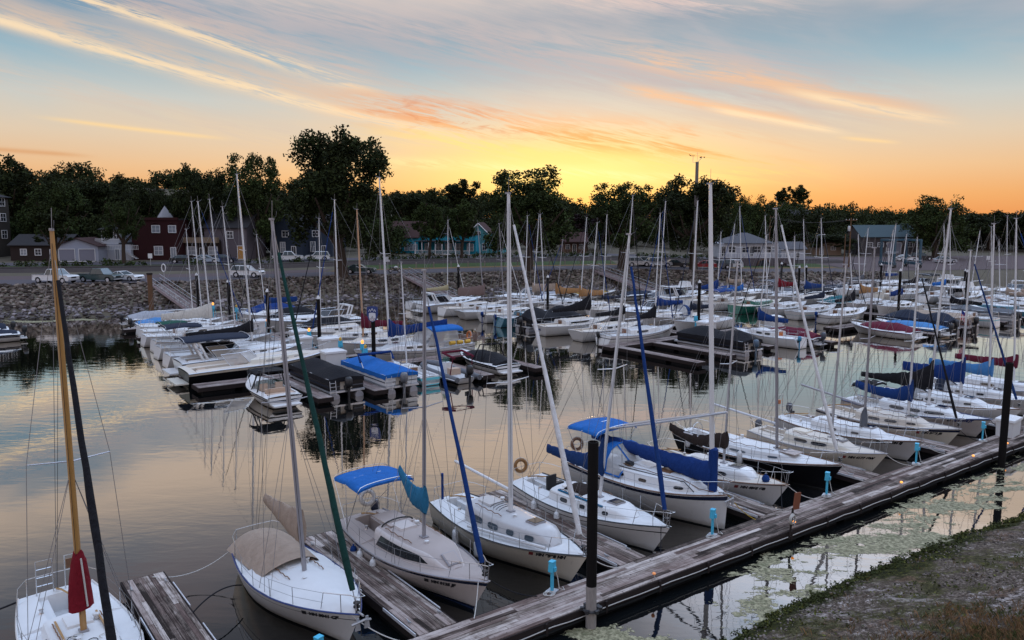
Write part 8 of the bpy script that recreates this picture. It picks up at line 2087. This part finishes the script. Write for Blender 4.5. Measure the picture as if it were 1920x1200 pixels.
# third pier, inner side
fsail(slotR(91.8, 51.6, 9.0), 'white sailboat with a lowered blue sail behind the maroon covers', 9.0, (1606, 466), .66, (.4, .8, .1, .7), c_blue, W2N, group=G3_, seed=7)
fsail(slotR(91.8, 55.6, 9.2), 'pale hulled sailboat with an ochre yellow sail heaped on its boom', 9.2, (1530, 440), .66, (.9, .5, .4, 1.0), c_ochre, W2N, group=G3_, seed=8, hull=gel_grey)
runabout('teal tarp covered boat beside the ochre sail', AB(95.4, 59.6), HR, 7.6, 2.7, cover=M('c_seateal', (.015, .10, .12), .8, .1), peak=.9, group=G3_)
fsail(slotR(91.6, 63.4, 9.2), 'white sailboat with blue cover next to the close pair of piles', 9.2, (1472, 412), .66, (.9, .4, .4, 1.0), c_royal, W2N, group=G3_, seed=9)
fsail(slotR(91.4, 67.4, 9.0), 'white round sterned sailboat with a bright red sail cover', 9.0, (1440, 402), .66, (.9, .4, .4, 1.0), c_red, W2N, group=G3_, seed=10)
cruiser('white cruiser with grey canvas, inner side of the third pier', AB(96, 71.4), HR, 9.0, 3.0, group=G3_, bim=(c_grey, .05, .4))
fsail(slotR(90.8, 75.6, 8.8), 'white sailboat with beige cover under the clubhouse', 8.8, (1420, 420), .66, (.5, .4, .4, 1.0), c_tan, W2N, group=G3_, seed=11)
# below the third cross dock
GT3 = 'boats below the third cross dock'
runabout('white runabout with a bright maroon cover', AB(77.2, 42.6), HT, 7.0, 2.5, cover=c_maroon, peak=.75, group=GT3, stripe=None, motor=None)
runabout('white boat with a low light blue cover and dark side dock', AB(81.6, 42.2), HT, 7.4, 2.5, cover=c_ltblue, peak=.5, group=GT3, stripe=gel_navy)
pontoon('pontoon boat under a black blue cover behind the flag', AB(84.4, 42.6), HT, 7.2, 2.4, panel=gel_navy, cover=c_navy, peak=.8, group=GT3, seed=9)
p = AB(84.2, 38.5); flag_on(p, 1.5, 'striped red and white flag hanging from a short staff behind the black covered pontoon').scale = (1.3,) * 3
pontoon('cream and brown pontoon boat with a tan roof', AB(88.8, 42.8), HT, 7.4, 2.5, panel=M('panel_brown', (.14, .06, .045), .5, .1), cover=c_tan, peak=.4, group=GT3, seed=10)
fsail(dict(xy=AB(92.6, 42.6), head=HT), 'white sailboat with teal hull line below the third cross dock', 8.0, (1703, 425), .6, None, None, W2N, group=GT3, seed=12, stripe=gel_teal, band=(.7, .8))
pontoon('grey pontoon boat with white rails beside the dark end dock', AB(97.6, 42.4), HT, 7.8, 2.5, panel=gel_grey, cover=c_grey, peak=.35, group=GT3, seed=11)
fsail(dict(xy=AB(103.2, 42.8), head=HT), 'slate blue sailboat with small stern emblem at the end of the third cross dock', 8.6, (1843, 425), .6, None, None, W2N, group=GT3, seed=13, hull=gel_blue)
# fourth pier
G4 = 'boats along the farthest pier'
for b_, lab, top, kw in ((44.5, 'slate hulled sailboat on the farthest pier, lowest in its row', (1862, 470), dict(hull=gel_blue)), (48.4, 'white sailboat with brown hatch on the farthest pier, second up its row', (1797, 450), dict(board=foam_orange)), (55.8, 'white sailboat with bright blue cover on the farthest pier', (1741, 420), dict(cover=(.5, .4, .3, 1.0), cm=c_bright)), (60.0, 'white sailboat with black cover on the farthest pier', (1720, 445), dict(cover=(.6, .3, .4, 1.0), cm=c_black)),
                          (64.0, 'white sailboat with navy stripe on the farthest pier', (1680, 420), dict(stripe=gel_navy)), (68.2, 'white sailboat with grey cover closest to the boat lift', (1628, 428), dict(cover=(.5, .3, .4, 1.0), cm=c_grey))):
    fsail(slotL(119.6, b_, 8.6), lab, 8.6, top, .68, group=G4, seed=int(b_), **kw)
cruiser('white flybridge cruiser on the open side of the farthest pier', AB(115, 52.0), HL, 9.4, 3.1, group=G4, flybridge=True)
runabout('white boat with navy tarp below the boat lift pier', AB(115.4, 72.0), HL, 7.0, 2.5, cover=c_navy, group=G4)
for b_, lab, kw in ((46.5, 'blue hulled cruiser with white cabin at the picture edge', dict(hull=gel_blue, upper=gel_white)), (51.2, 'white cruiser with wide pale windows at the picture edge', dict(glass=grey_glass)), (60.2, 'white flybridge cruiser, inner side of the farthest pier', dict(flybridge=True)), (64.6, 'white cruiser with black bimini beneath the big willow', dict(bim=(c_black, .05, .4)))):
    cruiser(lab, AB(126.8, b_), HR, 9.4, 3.1, group=G4, **kw)
fsail(slotR(122.2, 55.8, 8.6), 'white sailboat with tall thin mast on the inner side of the farthest pier', 8.6, (1866, 433), .68, group=G4, seed=31)
fsail(slotR(122.2, 42.2, 8.6), 'white sailboat with a pale blue tinted mast at the picture edge', 8.6, (1883, 405), .68, group=G4, seed=32)
for a, b_, hd, kind, lab, kw in (
        (108, 42.6, HT, 's', 'white sailboat with tan cover near the end of the third cross dock', dict(top=(1860, 405), cover=(.6, .3, .4, 1.0), cm=c_tan)),
        (112, 42.6, HT, 'c', 'white cruiser at the very end of the third cross dock', {}),
        (115.3, 40.4, HL, 's', 'white sailboat with navy cover nearest the water on the farthest pier', dict(top=(1905, 440), cover=(.6, .3, .4, 1.0), cm=c_navy)),
        (126.4, 69.0, HR, 's', 'white sailboat close under the gravel lot on the farthest pier', dict(top=(1697, 432))),
        (126.4, 38.0, HR, 'c', 'white cruiser lowest on the inner side of the farthest pier', {}),
        (72.5, 90.2, GA - .25, 'r', 'white covered boat drawn up beside the third gangway foot', dict(cover=c_lgrey, peak=.4)),
        (78.6, 87.4, GA - .25, 'r', 'white runabout with yellow cover strip drawn up along the stone bank', dict(cover=M('c_yellow', (.3, .2, .05), .8, .1), peak=.4)),
        (97.4, 79.0, HR, 'r', 'blue tarp covered runabout closest to the clubhouse terrace', dict(cover=c_royal, peak=.8)),
        (103.5, 72.6, GA - .2, 'r', 'red hulled runabout moored off the gravel lot', dict(hull=gel_red, cover=c_grey)),
        (108.5, 70.0, GA - .2, 'r', 'black hulled runabout moored off the gravel lot', dict(hull=gel_black, cover=c_black)),
        (113.0, 61.0, HL, 's', 'cream hulled sailboat squeezed in on the farthest pier', dict(top=(1700, 440), hull=gel_cream))):
    if kind == 's': fsail(dict(xy=AB(a, b_), head=hd), lab, 8.6, kw.pop('top'), .66, group='boats in the far corner', seed=int(a), **kw)
    elif kind == 'c': cruiser(lab, AB(a, b_), hd, 9.0, 3.0, group='boats in the far corner', bim=(c_navy, .05, .4))
    else: runabout(lab, AB(a, b_), hd, 6.8, 2.4, group='boats in the far corner', **kw)
print('objects', len(bpy.data.objects))
